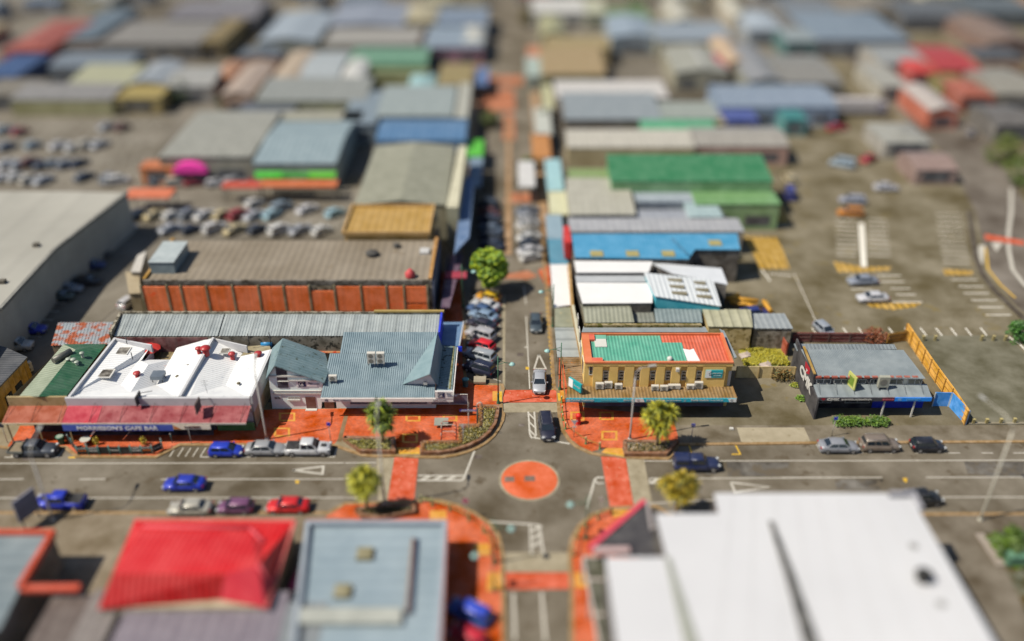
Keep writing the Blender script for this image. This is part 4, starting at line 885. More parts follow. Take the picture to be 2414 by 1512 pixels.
# black side wall: outline seen on its plane
xw = ca.x-.25
sw_ = [PS('E',u,v,xw) for u, v in ((780,785),(838,585),(742,390),(716,415),(672,345),(655,335),(690,520))]
yA, yB = yw2-2.9, k3.y
wallp = [(yA,0),(yA,3.2),(yw2-.2,3.2),(yw2-.2,5.0),(cd_.y,5.6),(cd_.y,4.7),(yB,5.0),(yB,0)]
ext(MB(), [(xw,y,z) for y, z in wallp], (.22,0,0)).build('side_wall', BLK, ao)
cpg = MB(); strip(cpg, [Vector((xw+.11,yw2-.3,0)), Vector((xw+.11,cd_.y,0))], .3, 5.3, 5.34); 
ext(MB(), [(xw-.05,yw2-.2,5.0),(xw-.05,cd_.y,5.6),(xw-.05,cd_.y,5.7),(xw-.05,yw2-.2,5.1)], (.3,0,0)).build('coping', mat('#b89020',var=.3), ao)
MB().box(xw+.2, cb2.x-.3, yw2, cc.y, 0, z5-.05).box(xw+.2, k1.x, cc.y, k2.y, 0, 3.9).build('wall', mat('#4a464c',var=.2), ao)
MB().box(cb2.x-.3, cb2.x-.2, yw2+.0, cc.y, 0, z5-.05).build('end_wall', mat('#6a4a44',var=.3), ao)
ex = PW('E',1350,600,yw2).x
MB().box(ex, cb2.x-.25, yw2-.06, yw2, 3.2, z5).build('white_band', mat('#f0e8d4*1.3',var=.12), ao)
for ua, ub in ((848,955),(972,1080),(1100,1205),(1228,1285)): a, b = PW('E',ua,628,yw2), PW('E',ub,608,yw2); window_w(ao,a.x,b.x,3.5,4.2,yw2-.01,2)
for ua, ub in ((1362,1468),(1490,1600)): a, b = PW('E',ua,640,yw2), PW('E',ub,612,yw2); window_w(ao,a.x,b.x,3.45,4.25,yw2-.08,2,glass=mat('#8a8470',rough=.2,var=.2))
dr = MB()
for k in range(13): u = 870+k*57; a = P('E',u,586,z5+.02); dr.box(a.x-.35,a.x+.35,a.y-.1,a.y+.25,z5-.1,z5+.1)
dr.build('rusty_gutter_brackets', mat('#b8543c',var=.3), ao)
v0, v1 = P('E',862,728,3.2), P('E',1672,728,3.2); vb0, vb1 = Vector((xw+.2,yw2-.05,3.45)), Vector((PW('E',1630,650,yw2).x,yw2-.05,3.45))
MB().plate([v0,v1,vb1,vb0],.12).build('verandah_roof', mat('#97a2a8',rough=.5,var=.12,scale=.6,stripe=('X',1.6,.1)), ao)
yv = v0.y; um_ = PW('E',1315,740,yv).x; uw_ = PW('E',1405,740,yv).x
MB().box(v0.x,um_,yv-.12,yv-.02,2.68,3.22).build('fascia', mat('#3e3c48',var=.1), ao)
MB().box(um_,uw_,yv-.12,yv-.02,2.68,3.22).build('fascia', mat('#6a2a3a',var=.1), ao)
bf = MB().box(uw_,v1.x,yv-.12,yv-.02,2.68,3.22).build('blue_fascia', mat('#1888f0*1.5',var=.06), ao)
def gx(u): return PW('E',u,742,yv).x
RD = mat('#c02838',var=0)
text('CMK','lettering',WHITE,ao,((gx(925)+gx(1017))/2,yv-.14,2.95),gx(1017)-gx(925),.33,bold=.04); text('CHARTERED ACCOUNTANTS','lettering',WHITE,ao,((gx(1028)+gx(1240))/2,yv-.14,2.93),gx(1240)-gx(1028),.2,bold=.01)
MB().poly([(gx(880),yv-.13,3.1),(gx(900),yv-.13,2.8),(gx(917),yv-.13,3.1),(gx(898),yv-.13,3.18)]).build('red_emblem', RD, ao)
text('06 278 5169','lettering',mat('#e07080',var=0),ao,((gx(1320)+gx(1398))/2,yv-.14,2.93),gx(1398)-gx(1320),.18)
text('Insurance Services','lettering',mat('#6ab8e8',var=0),bf,((gx(1490)+gx(1590))/2,yv-.14,3.02),gx(1590)-gx(1490),.16); text('your local office','lettering',mat('#6ab8e8',var=0),bf,((gx(1490)+gx(1570))/2,yv-.14,2.83),gx(1570)-gx(1490),.11)
fl = MB()
for k in range(4): fl.obox((gx(1441)+.17*math.cos(k*1.571+.78),yv-.13,2.95+.13*math.sin(k*1.571+.78)),.2,.02,.08,0,0)
fl.build('flower_emblem', mat('#9ad0f0',var=0), bf)
MB().box(xw+.25,um_,yw2-.5,yw2-.4,.1,2.6).build('shopfront', mat('#34323c',rough=.4,var=.15), ao); MB().box(um_,vb1.x,yw2-.5,yw2-.4,.1,2.7).build('blue_shopfront', mat('#1c3ce0',rough=.4,var=.1), ao)
for ua, ub in ((890,1010),(1110,1290)): window_w(ao,gx(ua),gx(ub),.9,2.3,yw2-.52,2,t=.06)
for u in (862,1345,1560): q = gx(u); MB().box(q-.09,q+.09,yv+.05,yv+.2,.1,3.1).build('verandah_post', WHITE, ao)
ry = MB()
for k in range(7): u = 865+k*125; a = lerp(v0,v1,k/6.6+.03)+Vector((0,.4,.1)); each('verandah_tie', mat('#6a6e74'), ao, [[a,(a.x-.2,yw2-.1,4.4)]], r=.02)
# side lettering on the black wall
def side_txt(s, u, v, w_, h_, m, nm='lettering'): q = PS('E',u,v,xw-.03); return text(s, nm, m, ao, (xw-.04,q.y,q.z), w_, h_, rot=(R(90),0,R(-90)), bold=.05)
side_txt('CMK', 778, 598, 5.2, 1.5, WHITE)
q = PS('E',788,525,xw-.03); ext(MB(), [(xw-.05,q.y+1.0,q.z+.5),(xw-.05,q.y-.9,q.z+.6),(xw-.05,q.y-1.0,q.z-.2),(xw-.05,q.y,q.z-.7),(xw-.05,q.y+.9,q.z-.2)], (.02,0,0)).build('red_emblem', RD, ao)
ext(MB(), [(xw-.06,q.y+.3,q.z-.1),(xw-.06,q.y-.3,q.z-.1),(xw-.06,q.y,q.z-.5)], (.005,0,0)).build('emblem_mark', WHITE, ao)
q = P('E',1095,655,3.45); hs = thing('hanging_sign','lime green projecting sign on the grey verandah roof','sign',q); MB().obox(q+Vector((0,0,.95)),.16,1.7,1.9,.25).build('board',mat('#d8dc78',var=.1),hs); MB().obox(q+Vector((-.1,0,.95)),.02,1.0,1.2,.25).build('panel',mat('#7a9a28',var=.1),hs); MB().tube([q+Vector((0,0,-.1)),q+Vector((0,0,.1))],.06).build('post',mat('#8a8a80'),hs)
ac_unit('E',1318,662,3.5,1.3,.5,1.5,'tall grey cooling cabinet on the grey verandah roof',fans=1,white='#b8b8a8')
# ================================================================= vehicles
def paint(h):
    return mat(h, rough=.38, var=.08, coat=.3, spec=.45, metal=.2)
PROTO = {}
SPEC = { # L, W, H, lower stations (x, ztop, wf), cabin base x0,x1, roof x0,x1, belt z
 'sedan': (4.65,1.8,1.45,[(-2.32,.66,.80),(-2.26,.95,.90),(-1.9,1.03,.96),(-1.0,1.02,1),(0,.98,1),(.9,.95,1),(1.6,.86,.97),(2.1,.76,.9),(2.3,.6,.78)],-1.75,1.15,-.95,.35,.97),
 'hatch': (3.95,1.7,1.48,[(-1.96,.7,.85),(-1.92,1.0,.92),(-1.5,1.02,.98),(-.6,.99,1),(.4,.96,1),(1.1,.9,.98),(1.6,.8,.92),(1.92,.62,.8)],-1.82,1.05,-1.45,.25,.95),
 'wagon': (4.8,1.82,1.55,[(-2.4,.75,.85),(-2.35,1.0,.92),(-1.9,1.06,.98),(-.6,1.03,1),(.6,1.0,1),(1.3,.94,.98),(2.0,.84,.92),(2.38,.65,.8)],-2.25,1.3,-1.95,.5,1.0),
 'suv': (4.5,1.85,1.72,[(-2.25,.85,.86),(-2.2,1.1,.93),(-1.8,1.13,.98),(-.6,1.1,1),(.6,1.07,1),(1.2,1.04,.98),(1.85,.95,.93),(2.22,.75,.82)],-2.1,1.2,-1.8,.45,1.08),
 'ute': (5.3,1.88,1.78,[(-2.65,.95,.95),(-2.62,1.05,.97),(-1.9,1.06,1),(-.6,1.08,1),(.8,1.08,1),(1.5,1.06,.98),(2.2,1.0,.95),(2.6,.85,.88)],-.85,1.25,-.7,.5,1.07),
 'canopyute': (5.3,1.88,1.8,[(-2.65,.95,.95),(-2.62,1.05,.97),(-1.9,1.06,1),(-.6,1.08,1),(.8,1.08,1),(1.5,1.06,.98),(2.2,1.0,.95),(2.6,.85,.88)],-.8,1.25,-.7,.5,1.07),
 'flatute': (5.3,1.85,1.75,[(-1.0,.8,.95),(-.6,1.08,1),(.8,1.08,1),(1.5,1.06,.98),(2.2,1.0,.95),(2.6,.85,.88)],-.75,1.25,-.6,.5,1.07),
 'van': (4.9,1.85,2.0,[(-2.45,.95,.95),(-2.42,1.15,.97),(-1.5,1.18,1),(.6,1.15,1),(1.5,1.1,.98),(2.1,.95,.92),(2.42,.7,.82)],-2.38,1.75,-2.3,1.05,1.12)}
def car_parts(kind, root, low):
    L, W, H, st, b0, b1, r0, r1, bz = SPEC[kind]; hw = W/2; root['_loc'] = 1
    PB = paint('#8899aa'); parts = []
    def bp(mb, name, m, par=root, painted=False):
        o = mb.build(name, m, par); o.material_slots[0].link = 'OBJECT' if painted else 'DATA'
        if painted: o.material_slots[0].material = m; o['_p'] = 1
        return o
    mb = MB(); n = 10
    for x, zt, wf in st:
        w_ = hw*wf
        for y, z in ((-.9*w_,.2),(-w_,.34),(-w_*1.0,zt*.62),(-w_*.97,zt-.1),(-w_*.82,zt),(w_*.82,zt),(w_*.97,zt-.1),(w_,zt*.62),(w_,.34),(.9*w_,.2)): mb.v.append((x,y,z))
    for k in range(len(st)-1):
        for q in range(n): r = (q+1)%n; a = k*n; mb.f.append([a+q,a+n+q,a+n+r,a+r]); mb.sm.append(q not in (9,))
    mb.f.append(list(range(n))); mb.sm.append(False); mb.f.append([(len(st)-1)*n+q for q in range(n)][::-1]); mb.sm.append(False)
    body = bp(mb, 'body', PB, painted=True)
    def corners(e=0, inset=0):                         # cabin rings
        wb, wt = hw*.93, hw*.72
        return [(b0,-wb,bz-.04),(b1,-wb,bz-.04),(b1,wb,bz-.04),(b0,wb,bz-.04)], [(r0-.12,-wt,H-.07),(r1+.12,-wt,H-.07),(r1+.12,wt,H-.07),(r0-.12,wt,H-.07)], [(r0+.1,-wt*.86,H),(r1-.15,-wt*.86,H),(r1-.15,wt*.86,H),(r0+.1,wt*.86,H)]
    A, B, C_ = corners(); mb = MB(); mb.v = A+B+C_
    for a in (0, 4):
        for q in range(4): r = (q+1)%4; mb.f.append([a+q,a+r,a+4+r,a+4+q]); mb.sm.append(a == 4)
    mb.f.append([8,9,10,11]); mb.sm.append(True)
    bp(mb, 'cabin', PB, painted=True)
    def gl(q, i, j, s0, s1, t0, t1, m_):               # glass patch on a cabin side
        a, b, c_, d = Vector(A[i]), Vector(A[j]), Vector(B[j]), Vector(B[i]); nr = (b-a).cross(d-a).normalized()
        f = lambda s, t: a.lerp(b, s).lerp(d.lerp(c_, s), t) + nr*.018
        m_.poly([f(s0,t0), f(s1,t0), f(s1,t1), f(s0,t1)])
    GD = mat('#2a333c', rough=.06, var=0, spec=.9)
    allg = MB()
    def put(name, specs):
        m_ = allg if low else MB()
        for sp in specs: gl(None, *sp, m_)
        if not low: bp(m_, name, GD)
    put('windscreen', [(1,2,.05,.95,.08,.95)]); put('rear_window', [(3,0,.08,.92,.15,.92)])
    spl = [(.06,.36),(.39,.62),(.65,.93)] if kind in ('wagon','suv','van') else [(.08,.46),(.5,.93)]
    for a, b in spl: put('side_window', [(0,1,a,b,.14,.9)]); put('side_window', [(2,3,1-b,1-a,.14,.9)])
    if low: bp(allg, 'windows', GD)
    fx_, rx_ = (L/2-.85, -L/2+.85); wr = .38 if kind in ('ute','canopyute','flatute') else .32
    for x in (fx_, rx_):
        for s in (-1, 1):
            m_ = MB(); yo = s*(hw+.012); m_.tube([(x,yo-s*.24,wr),(x,yo,wr)], wr, 14); wh = bp(m_, 'wheel', TYRE)
            if not low: m2 = MB(); m2.tube([(x,yo-s*.02,wr),(x,yo+s*.012,wr)], wr*.62, 10); bp(m2, 'rim', CHROME, wh)
    if kind in ('ute',):
        MBt = MB().box(-2.55,-.95,-hw*.84,hw*.84,1.02,1.10); bp(MBt, 'tray_cover', mat('#26262c',rough=.7,var=.15)); sb = MB(); sb.tube([(-1.0,-hw*.8,1.08),(-1.15,-hw*.7,1.5),(-1.15,hw*.7,1.5),(-1.0,hw*.8,1.08)], .05, 6); bp(sb, 'sports_bar', mat('#222226',rough=.4))
        if not low: m_ = MB().box(1.5,2.1,-.25,.25,1.05,1.12); bp(m_, 'bonnet_scoop', mat('#202024',rough=.5))
    if kind == 'canopyute':
        mb = MB(); mb.prism([(-2.6,-hw*.92),(-.9,-hw*.92),(-.9,hw*.92),(-2.6,hw*.92)],1.04,1.5); mb.v = [(x,y*(.86 if z>1.3 else 1),z+(.22 if z>1.3 else 0)) for x,y,z in mb.v]; bp(mb, 'canopy', PB, painted=True)
        m_ = MB()
        for s in (-1,1): m_.poly([(-2.4,s*hw*.925,1.2),(-1.1,s*hw*.925,1.2),(-1.15,s*hw*.865,1.55),(-2.35,s*hw*.865,1.55)])
        bp(m_, 'canopy_window', GD)
    if kind == 'flatute':
        fb = MB().box(-2.7,-.95,-.95,.95,.78,.86); o = bp(fb, 'flat_deck', mat('#9c8c70',rough=.8,var=.2,stripe=('Y',.3,.2)))
        ed = MB(); ed.box(-2.72,-.95,-.99,-.95,.72,1.05).box(-2.72,-.95,.95,.99,.72,1.05).box(-2.76,-2.72,-.99,.99,.72,1.05); bp(ed, 'side_rail', mat('#9aa09c',metal=.4,rough=.5))
        hb = MB(); hb.box(-.97,-.92,-.9,.9,.86,1.7); bp(hb, 'headboard', mat('#6d7070',metal=.3)); ch = MB().box(-2.6,-.9,-.4,.4,.45,.72); bp(ch, 'chassis', TYRE)
    fr, bk = st[-1], st[0]
    if not low:
        for s in (-1, 1):
            m_ = MB().obox((L/2-.2, s*hw*.68, fr[1]+.02), .3,.34,.16,-s*.35); bp(m_, 'headlight', mat('#d8dde0',rough=.15,var=0,spec=.8))
            m_ = MB().obox(((-L/2+.05) if kind != 'flatute' else -2.74, s*hw*.74, .82 if kind not in ('flatute',) else .65), .1,.3,.18); bp(m_, 'taillight', mat('#c81820',rough=.3,var=0))
            m_ = MB().obox((b1-.35, s*(hw+.1), bz+.06), .14,.2,.12); bp(m_, 'mirror', PB, painted=True)
            m_ = MB().box(-L/2+1.3, L/2-1.3, s*(hw*.99)-.03, s*(hw*.99)+.03, .22,.32); bp(m_, 'sill', mat('#2c2c30',var=0))
        m_ = MB().box(L/2-.06,L/2+.03,-hw*.6,hw*.6,.3,.46); bp(m_, 'grille', mat('#1e1e22',rough=.5)); m_ = MB().box(L/2+.02,L/2+.045,-.22,.22,.36,.48); bp(m_, 'number_plate', WHITE)
        m_ = MB().box(-L/2-.03,-L/2+.08,-.22,.22,.55,.67); bp(m_, 'number_plate', WHITE)
        for x in ((b0+b1)/2-.05,): 
            m_ = MB()
            for s in (-1,1): m_.box(x-.012,x+.012,s*hw*1.0-.006,s*hw*1.0+.006,.36,bz-.1)
            bp(m_, 'door_gap', mat('#303034',var=0))
        if kind in ('suv','wagon'):
            m_ = MB()
            for s in (-1,1): m_.tube([(r0,s*hw*.66,H-.02),(r0+.1,s*hw*.66,H+.06),(r1-.1,s*hw*.66,H+.06),(r1,s*hw*.66,H-.02)], .025, 5)
            bp(m_, 'roof_rail', CHROME)
    del root['_loc']
NCAR = 0
def car(kind, c, u, v, deg, h, label, group=None, low=False, z=.0, roof=None, cat=None, name=None):
    key = (kind, low)
    ct = cat or {'sedan':'car','hatch':'car','wagon':'car','suv':'car','ute':'ute','canopyute':'ute','flatute':'ute','van':'van'}[kind]
    nm = name or {'ute':'utility_truck','canopyute':'utility_truck','flatute':'flatbed_truck','van':'delivery_van'}.get(kind, 'car')
    if key not in PROTO:
        root = thing(nm, label, ct); car_parts(kind, root, low); index_children(root); PROTO[key] = root
    else:
        root = copy_tree(PROTO[key]); root['label'] = label; root.name = nm
        if 'group' in root: del root['group']
    q = P(c, u, v, .75 + z); root.location = (q.x, q.y, z+.01); root.rotation_euler = (0, 0, R(deg))
    if group: root['group'] = group
    pm = paint(h)
    for ch in root.children:
        if ch.get('_p'):
            ch.material_slots[0].material = paint(roof) if roof and ch.name.startswith('cabin') else pm
    return root
GK, GA = 'vehicles parked along the cross street', 'cars angle parked on the long street'
car('flatute','A',240,1078,0,'#4a5260','dark grey flatbed truck with timber deck parked at the left end',GK)
car('hatch','A',1588,1083,0,'#1440d8','bright blue hatchback parked left of a silver sedan',GK)
car('sedan','A',1862,1072,0,'#b4b6ba','silver sedan parked between blue hatchback and white double cab ute',GK)
car('ute','A',2165,1070,0,'#eceef2','white double cab ute with black tray cover and bonnet scoop',GK)
car('sedan','A',1292,1318,180,'#1638c8','blue sedan driving left along the cross street lane')
car('ute','S',392,222,180,'#1838d0','blue ute with grey deck cover at the near left kerb',GK)
car('sedan','S',1245,262,180,'#c4c0b4','cream sedan parked beside the mauve car on the near side',GK)
car('hatch','S',1540,255,180,'#84507c','mauve hatchback between the cream sedan and the red coupe',GK)
car('sedan','S',1885,248,180,'#f01820','bright red coupe parked on the near side of the cross street',GK)
car('sedan','C',337,602,-92,'#c4c8d0','silver sedan waiting at the red brick crossing of the long street')
car('wagon','C',388,918,-86,'#1a1e3c','black wagon driving out toward the roundabout')
car('sedan','C',312,190,-90,'#4c5c68','dark slate coupe driving down the long street behind the silver sedan')
car('canopyute','C',1440,1180,0,'#263464','navy blue ute with matching canopy leaving the roundabout to the right')
car('sedan','E',1012,1066,0,'#a6aab4','silver blue sedan first in the right hand kerb row',GK)
car('suv','E',1305,1056,0,'#96887c','taupe sport utility parked between silver and black cars',GK)
car('hatch','E',1645,1060,0,'#1c2030','black hatchback last in the right hand kerb row',GK)
car('suv','B',1638,508,152,'#1c2648','navy sport utility nearest in the angle parking row',GA)
car('wagon','B',1640,415,152,'#c0ccd8','silver wagon with blue bonnet second in the angle parking row',GA,roof='#b8c0c8')
car('hatch','B',1655,345,150,'#f8142c','crimson hatchback third in the angle parking row',GA)
car('suv','B',1648,272,150,'#c8c8ce','silver sport utility fourth in the angle parking row',GA)
car('sedan','B',1655,198,150,'#2c2c44','black sedan fifth in the angle parking row',GA)
car('sedan','B',1668,138,150,'#94b0d0','steel blue sedan sixth in the angle parking row',GA)
car('sedan','B',1650,98,150,'#4a6a9c','mid blue sedan seventh in the angle parking row',GA)
car('sedan','B',1680,62,150,'#eceef4','white sedan eighth in the angle parking row',GA)
car('hatch','B',1700,8,160,'#f0a810','yellow and orange hatchback at the far end by the round tree',GA,roof='#ffd010')
car('hatch','E',912,243,-72,'#b0b8c4','pale silver hatchback in the bay behind the red paling fence',z=.1)
car('sedan','R',1225,975,185,'#a0a8b8','silver grey sedan in the car park behind the white one',z=.1)
car('sedan','R',1300,1100,182,'#e8e8ee','white sedan at the head of the yellow hatched island',z=.1)
car('suv','A',110,350,5,'#d0d4d4','white sport utility in the lane behind the corner building')
car('sedan','A',205,235,5,'#0c30c0','deep blue sedan in the shade of the big store')
car('suv','U',1745,205,8,'#14161e','black sport utility half hidden by the corner of the big white roof')
car('hatch','L',845,735,70,'#d8d8dc','white hatchback poking out by the orange panelled wall')
for k,(u,v,h) in enumerate(((380,700,'#4a5c58'),(440,650,'#9aa4b0'),(560,600,'#22242c'),(590,495,'#2a4484'),(620,420,'#30343c'))):
    car('sedan','L',u,v,5,h,'%s car in the shade beside the big store, %s from the blue one' % (('grey green','pale silver','black','navy','charcoal')[k],('first','second','third','fourth','fifth')[k]),'cars shaded by the big store',low=True)
car('suv','T',930,1215,150,'#4a78d8','blue car angle parked at the bottom edge of the picture',GA,roof='#3858e8')
car('hatch','T',920,1370,150,'#e01c3c','red hatchback at the bottom edge of the picture',GA)
car('van','S',1995,740,80,'#3c50c8','small blue and pink van between the red and grey roofs',roof='#d04080')
# ================================================================= poles, signs, street furniture
def arm_pole(c, u, v, ut, vt, h, label, rz, reach=2.4, name='street_light', colr='#e0dcd4'):
    q = P(c,u,v,.1); t = thing(name, label, 'street light', q); o = Vector(q); M_ = mat(colr, rough=.45, metal=.3, var=.08); d = Vector((math.cos(rz), math.sin(rz), 0))
    MB().tube([o, o+Vector((0,0,1.2)), o+Vector((0,0,h-1.2))], [.15,.12,.08], 10).build('pole', M_, t)
    pts = [o+Vector((0,0,h-1.2))+d*(reach*.5*(1-math.cos(a)))*1.0+Vector((0,0,1.2*math.sin(a))) for a in [k*.2618 for k in range(7)]]
    pts += [pts[-1]+d*reach*.5+Vector((0,0,.05))]
    MB().tube(pts, .06, 8).build('arm', M_, t); e = pts[-1]
    MB().obox(e+d*.35+Vector((0,0,.02)), .9, .3, .14, rz).build('lamp_head', mat('#c8c8c4', rough=.4), t)
    MB().lathe(o, [(.26,0),(.26,.25),(.17,.3)], 10).build('base', M_, t)
    return t
arm_pole('A',1872,1016,0,0,10.2,'tall grey street light between cafe and agency',R(100))
arm_pole('S',350,352,0,0,9.8,'tall dull street light at the near left footpath',R(95),3)
arm_pole('T',375,520,0,0,12.2,'tall pale street light in front of the near left planter',R(92),1.6)
arm_pole('C',970,1018,0,0,10.4,'tall white street light in front of the tan insurance office',R(12),1.6,colr='#d0ccc8')
arm_pole('U',2125,350,0,0,13.2,'tall leaning street light near the right edge',R(110),4,colr='#e0dccc')
GRN = '#3f7a5c'
def green_pole(c, u, v, h, d_, label):
    q = P(c,u,v,.12); t = thing('street_lamp', label, 'street lamp', q); o = Vector(q); M_ = mat(GRN, rough=.45, var=.1)
    MB().lathe(o, [(.24,0),(.24,.15),(.14,.5),(.12,1.4),(.16,1.45),(.09,1.6)], 10).build('base', M_, t)
    MB().tube([o+Vector((0,0,1.5)), o+Vector((0,0,h))], [.09,.06], 8).build('pole', M_, t)
    a = o+Vector((0,0,h-1.3)); MB().tube([a, a+Vector((d_*.8,0,.35)), a+Vector((d_*1.5,0,.25))], .04, 6).tube([o+Vector((0,0,h-.6)), a+Vector((d_*.9,0,.35))], .025, 5).build('arm', M_, t)
    MB().lathe(a+Vector((d_*1.75,0,.05)), [(.38,0),(.4,.06),(.22,.22),(.05,.3)], 12).build('lamp_shade', mat('#a8d8d4', rough=.4), t)
    return t
green_pole('B',1772,762,7.2,1,'green lamp post at the left end of the upper crossing')
green_pole('C',480,665,7.2,-1,'green lamp post at the right end of the upper crossing')
green_pole('K',175,640,7.2,1,'green lamp post at the far end of the angle parking row')
green_pole('K',1450,920,7.0,-1,'green lamp post beside the grey canopies on the right kerb')
green_pole('T',1690,740,6.0,-1,'green lamp post on the near right corner of the roundabout')
green_pole('T',1090,900,6.0,1,'green lamp post on the near left corner of the roundabout')
green_pole('T',1090,1080,6.0,-1,'green lamp post by the bottom crossing')
def sign_pole(c, u, v, h, label, plate=None, name='parking_sign', cat='sign', colr='#d8d4cc', shape='sq', w_=.45, z=.12, rz=0):
    q = P(c,u,v,z); t = thing(name, label, cat, q); o = Vector(q)
    MB().tube([o, o+Vector((0,0,h))], .045, 8).build('pole', mat(colr, rough=.5, metal=.2), t)
    zc = o+Vector((0,-.07,h-w_/2))
    m_ = MB()
    if shape == 'sq': m_.obox(zc, w_, .04, w_, rz)
    elif shape == 'wide': m_.obox(zc+Vector((0,0,0)), 2.0, .04, .24, rz)
    elif shape == 'tri': ext(m_, [zc+Vector((-w_,0,w_*.5)), zc+Vector((0,0,-w_*1.1)), zc+Vector((w_,0,w_*.5))], (0,.03,0))
    elif shape == 'round': ext(m_, [zc+Vector((w_*math.cos(k*.5236),0,w_*math.sin(k*.5236))) for k in range(12)], (0,.03,0))
    pl = m_.build('plate', mat(plate or '#2040d0', rough=.4, var=.03), t)
    return t, zc
BLU = '#2038d8'
t_, zc = sign_pole('C',1400,1028,2.7,'blue parking sign in front of the palm shadow',BLU)
text('P','letter',WHITE,t_,zc+Vector((0,-.03,0)),.18,.28)
sign_pole('B',597,1030,2.9,'blue parking sign by the white ute',BLU)
sign_pole('E',960,1006,3.0,'white pole with small blue sign by the right hand silver sedan',BLU)
sign_pole('A',1345,1045,2.7,'plain white pole in front of the cafe',"#d0ccc4")
t_, zc = sign_pole('Q',915,1300,4.2,'blue street name sign on a white pole in the corner planter','#3848b8',name='street_name_sign',shape='wide')
MB().obox(zc+Vector((0,-.03,0)),1.7,.02,.1).build('lettering_band', WHITE, t_); MB().tube([zc+Vector((0,.07,.1)),zc+Vector((.05,.07,1.2))],.03).build('finial',WHITE,t_)
t_, zc = sign_pole('Q',828,1415,3.0,'red and white give way sign seen edge on in the corner planter','#e8e0dc',name='give_way_sign',shape='tri',w_=.4)
MB().obox(zc+Vector((.2,-.1,.05)),.08,.02,.6,.0).build('red_border',mat('#d82838',var=0),t_)
t_, zc = sign_pole('V',408,965,2.6,'white backed give way sign at the upper right corner','#d0d2dc',name='give_way_sign',shape='tri',w_=.42)
MB().obox(zc+Vector((0,-.02,-.75)),.5,.03,.2).build('sub_plate',WHITE,t_)
sign_pole('T',905,600,2.6,'pink round keep left sign on the near left corner','#d880a0',name='keep_left_sign',shape='round',w_=.35)
sign_pole('T',1785,590,2.6,'white traffic sign at the near right corner','#dcd8d8',name='traffic_sign',w_=.4)
t_, zc = sign_pole('Y',110,585,3.0,'dark plate traffic sign at the far left footpath','#2a3048',name='traffic_sign',w_=.6)
sign_pole('Y',985,610,1.6,'short white topped post beside the green rubbish bin','#e0e0dc',name='post',cat='post',w_=.14,colr='#5a8a88')
# billboard at near left
q = P('S',215,370,.1); bbn = thing('billboard','grey backed billboard standing at the near left kerb','billboard',q); o = Vector(q); MB().obox(o+Vector((0,0,2.6)),.2,2.6,2.8,-.45).build('panel',mat('#8a8ca0',var=.1),bbn)
for s in (-.9,.9): MB().tube([o+Vector((s*.4,s,0)),o+Vector((s*.4,s,1.3))],.08).build('leg',mat('#7a7a78'),bbn)
# bollards and rails at the corners
def bollards(c, pts, label, rail=True, group='bollards on the roundabout corners', hexr='#b8a838'):
    ps = [P(c,u,v,.13) for u, v in pts]; od = ('first','second','third','fourth','fifth','sixth','seventh','eighth')
    for k, p in enumerate(ps):
        t = thing('bollard', '%s green bollard %s' % (od[k], label), 'bollard', p, 0, group); p = Vector(p)
        MB().lathe(p, [(.16,0),(.16,.1),(.1,.14),(.085,.8),(.11,.83),(.1,.95)], 10).build('post', mat('#5a8a54', rough=.5, var=.15), t)
        MB().lathe(p+Vector((0,0,.95)), [(.1,0),(.09,.08),(.03,.13)], 10).build('cap', mat('#d8d4a0', rough=.5), t)
    if rail:
        t = thing('rail', 'yellow green rail linking the bollards %s' % label, 'rail', ps[0]); m_ = MB()
        m_.tube([Vector(p)+Vector((0,0,.7)) for p in ps], .045, 6); m_.build('tube', mat(hexr, rough=.5, var=.1), t)
bollards('V',[(235,480),(243,615),(252,728),(290,850),(575,1058),(772,1130)],'counting from the crossing on the upper right corner')
bollards('T',[(612,500),(685,520),(800,555),(925,620),(1020,700),(1085,800),(1100,900)],'along the near left corner',hexr='#88a050')
bollards('T',[(1860,575),(1770,610),(1690,660),(1635,740),(1612,850)],'along the near right corner',hexr='#a89848')
for k,(u,v) in enumerate(((1210,1045),(1142,1080))):
    sign_pole('A',u,v-5,1.5,'short white topped bollard %s of the dining area' % ('beside the right end','at the corner')[k],'#e0e0dc',name='bollard',cat='bollard',w_=.16,colr='#4a8a88')
# red drum and kerb furniture
q = P('V',470,778,.13); pb = thing('post_box','bright red round topped box on the brick corner','post box',q); MB().lathe(q,[(.3,0),(.3,1.1),(.34,1.15),(.36,1.3),(.3,1.45),(.12,1.6)],14).build('body',mat('#f01c14',rough=.5,var=.06),pb); MB().obox(Vector(q)+Vector((0,-.33,1.2)),.3,.04,.06).build('slot',mat('#301010'),pb)
MB().lathe(q,[(.34,0),(.34,.1)],14).build('plinth',mat('#a01410'),pb)
q = P('Q',860,520,.13); bn = thing('rubbish_bin','teal litter bin beside the concrete bench','bin',q); MB().lathe(q,[(.36,0),(.42,.95),(.46,1.0),(.46,1.1),(.3,1.1)],14).build('body',mat('#3a8088',rough=.5),bn); MB().lathe(Vector(q)+Vector((0,0,1.05)),[(.3,0),(.3,.08)],12).build('lid',mat('#6aa8ac'),bn)
q = P('Y',870,590,.13); bn = thing('rubbish_bin','green litter bin near the flatbed truck','bin',q); MB().lathe(q,[(.34,0),(.42,.95),(.5,1.0),(.5,1.08),(.3,1.12)],14).build('body',mat('#2a7858',rough=.5),bn); MB().lathe(Vector(q)+Vector((0,0,1.08)),[(.46,0),(.3,.05)],12).build('lid',mat('#a8b8a8'),bn)
a, b = P('Q',985,510,.1), P('Q',1172,510,.1)
be = thing('bench','long pale concrete bench at the head of the angle parking','bench',lerp(a,b,.5)); MB().box(a.x,b.x,a.y,a.y+1.3,.35,.62).build('seat',mat('#b8ac94',rough=.85,var=.15,stripe=('Y',.4,.12)),be)
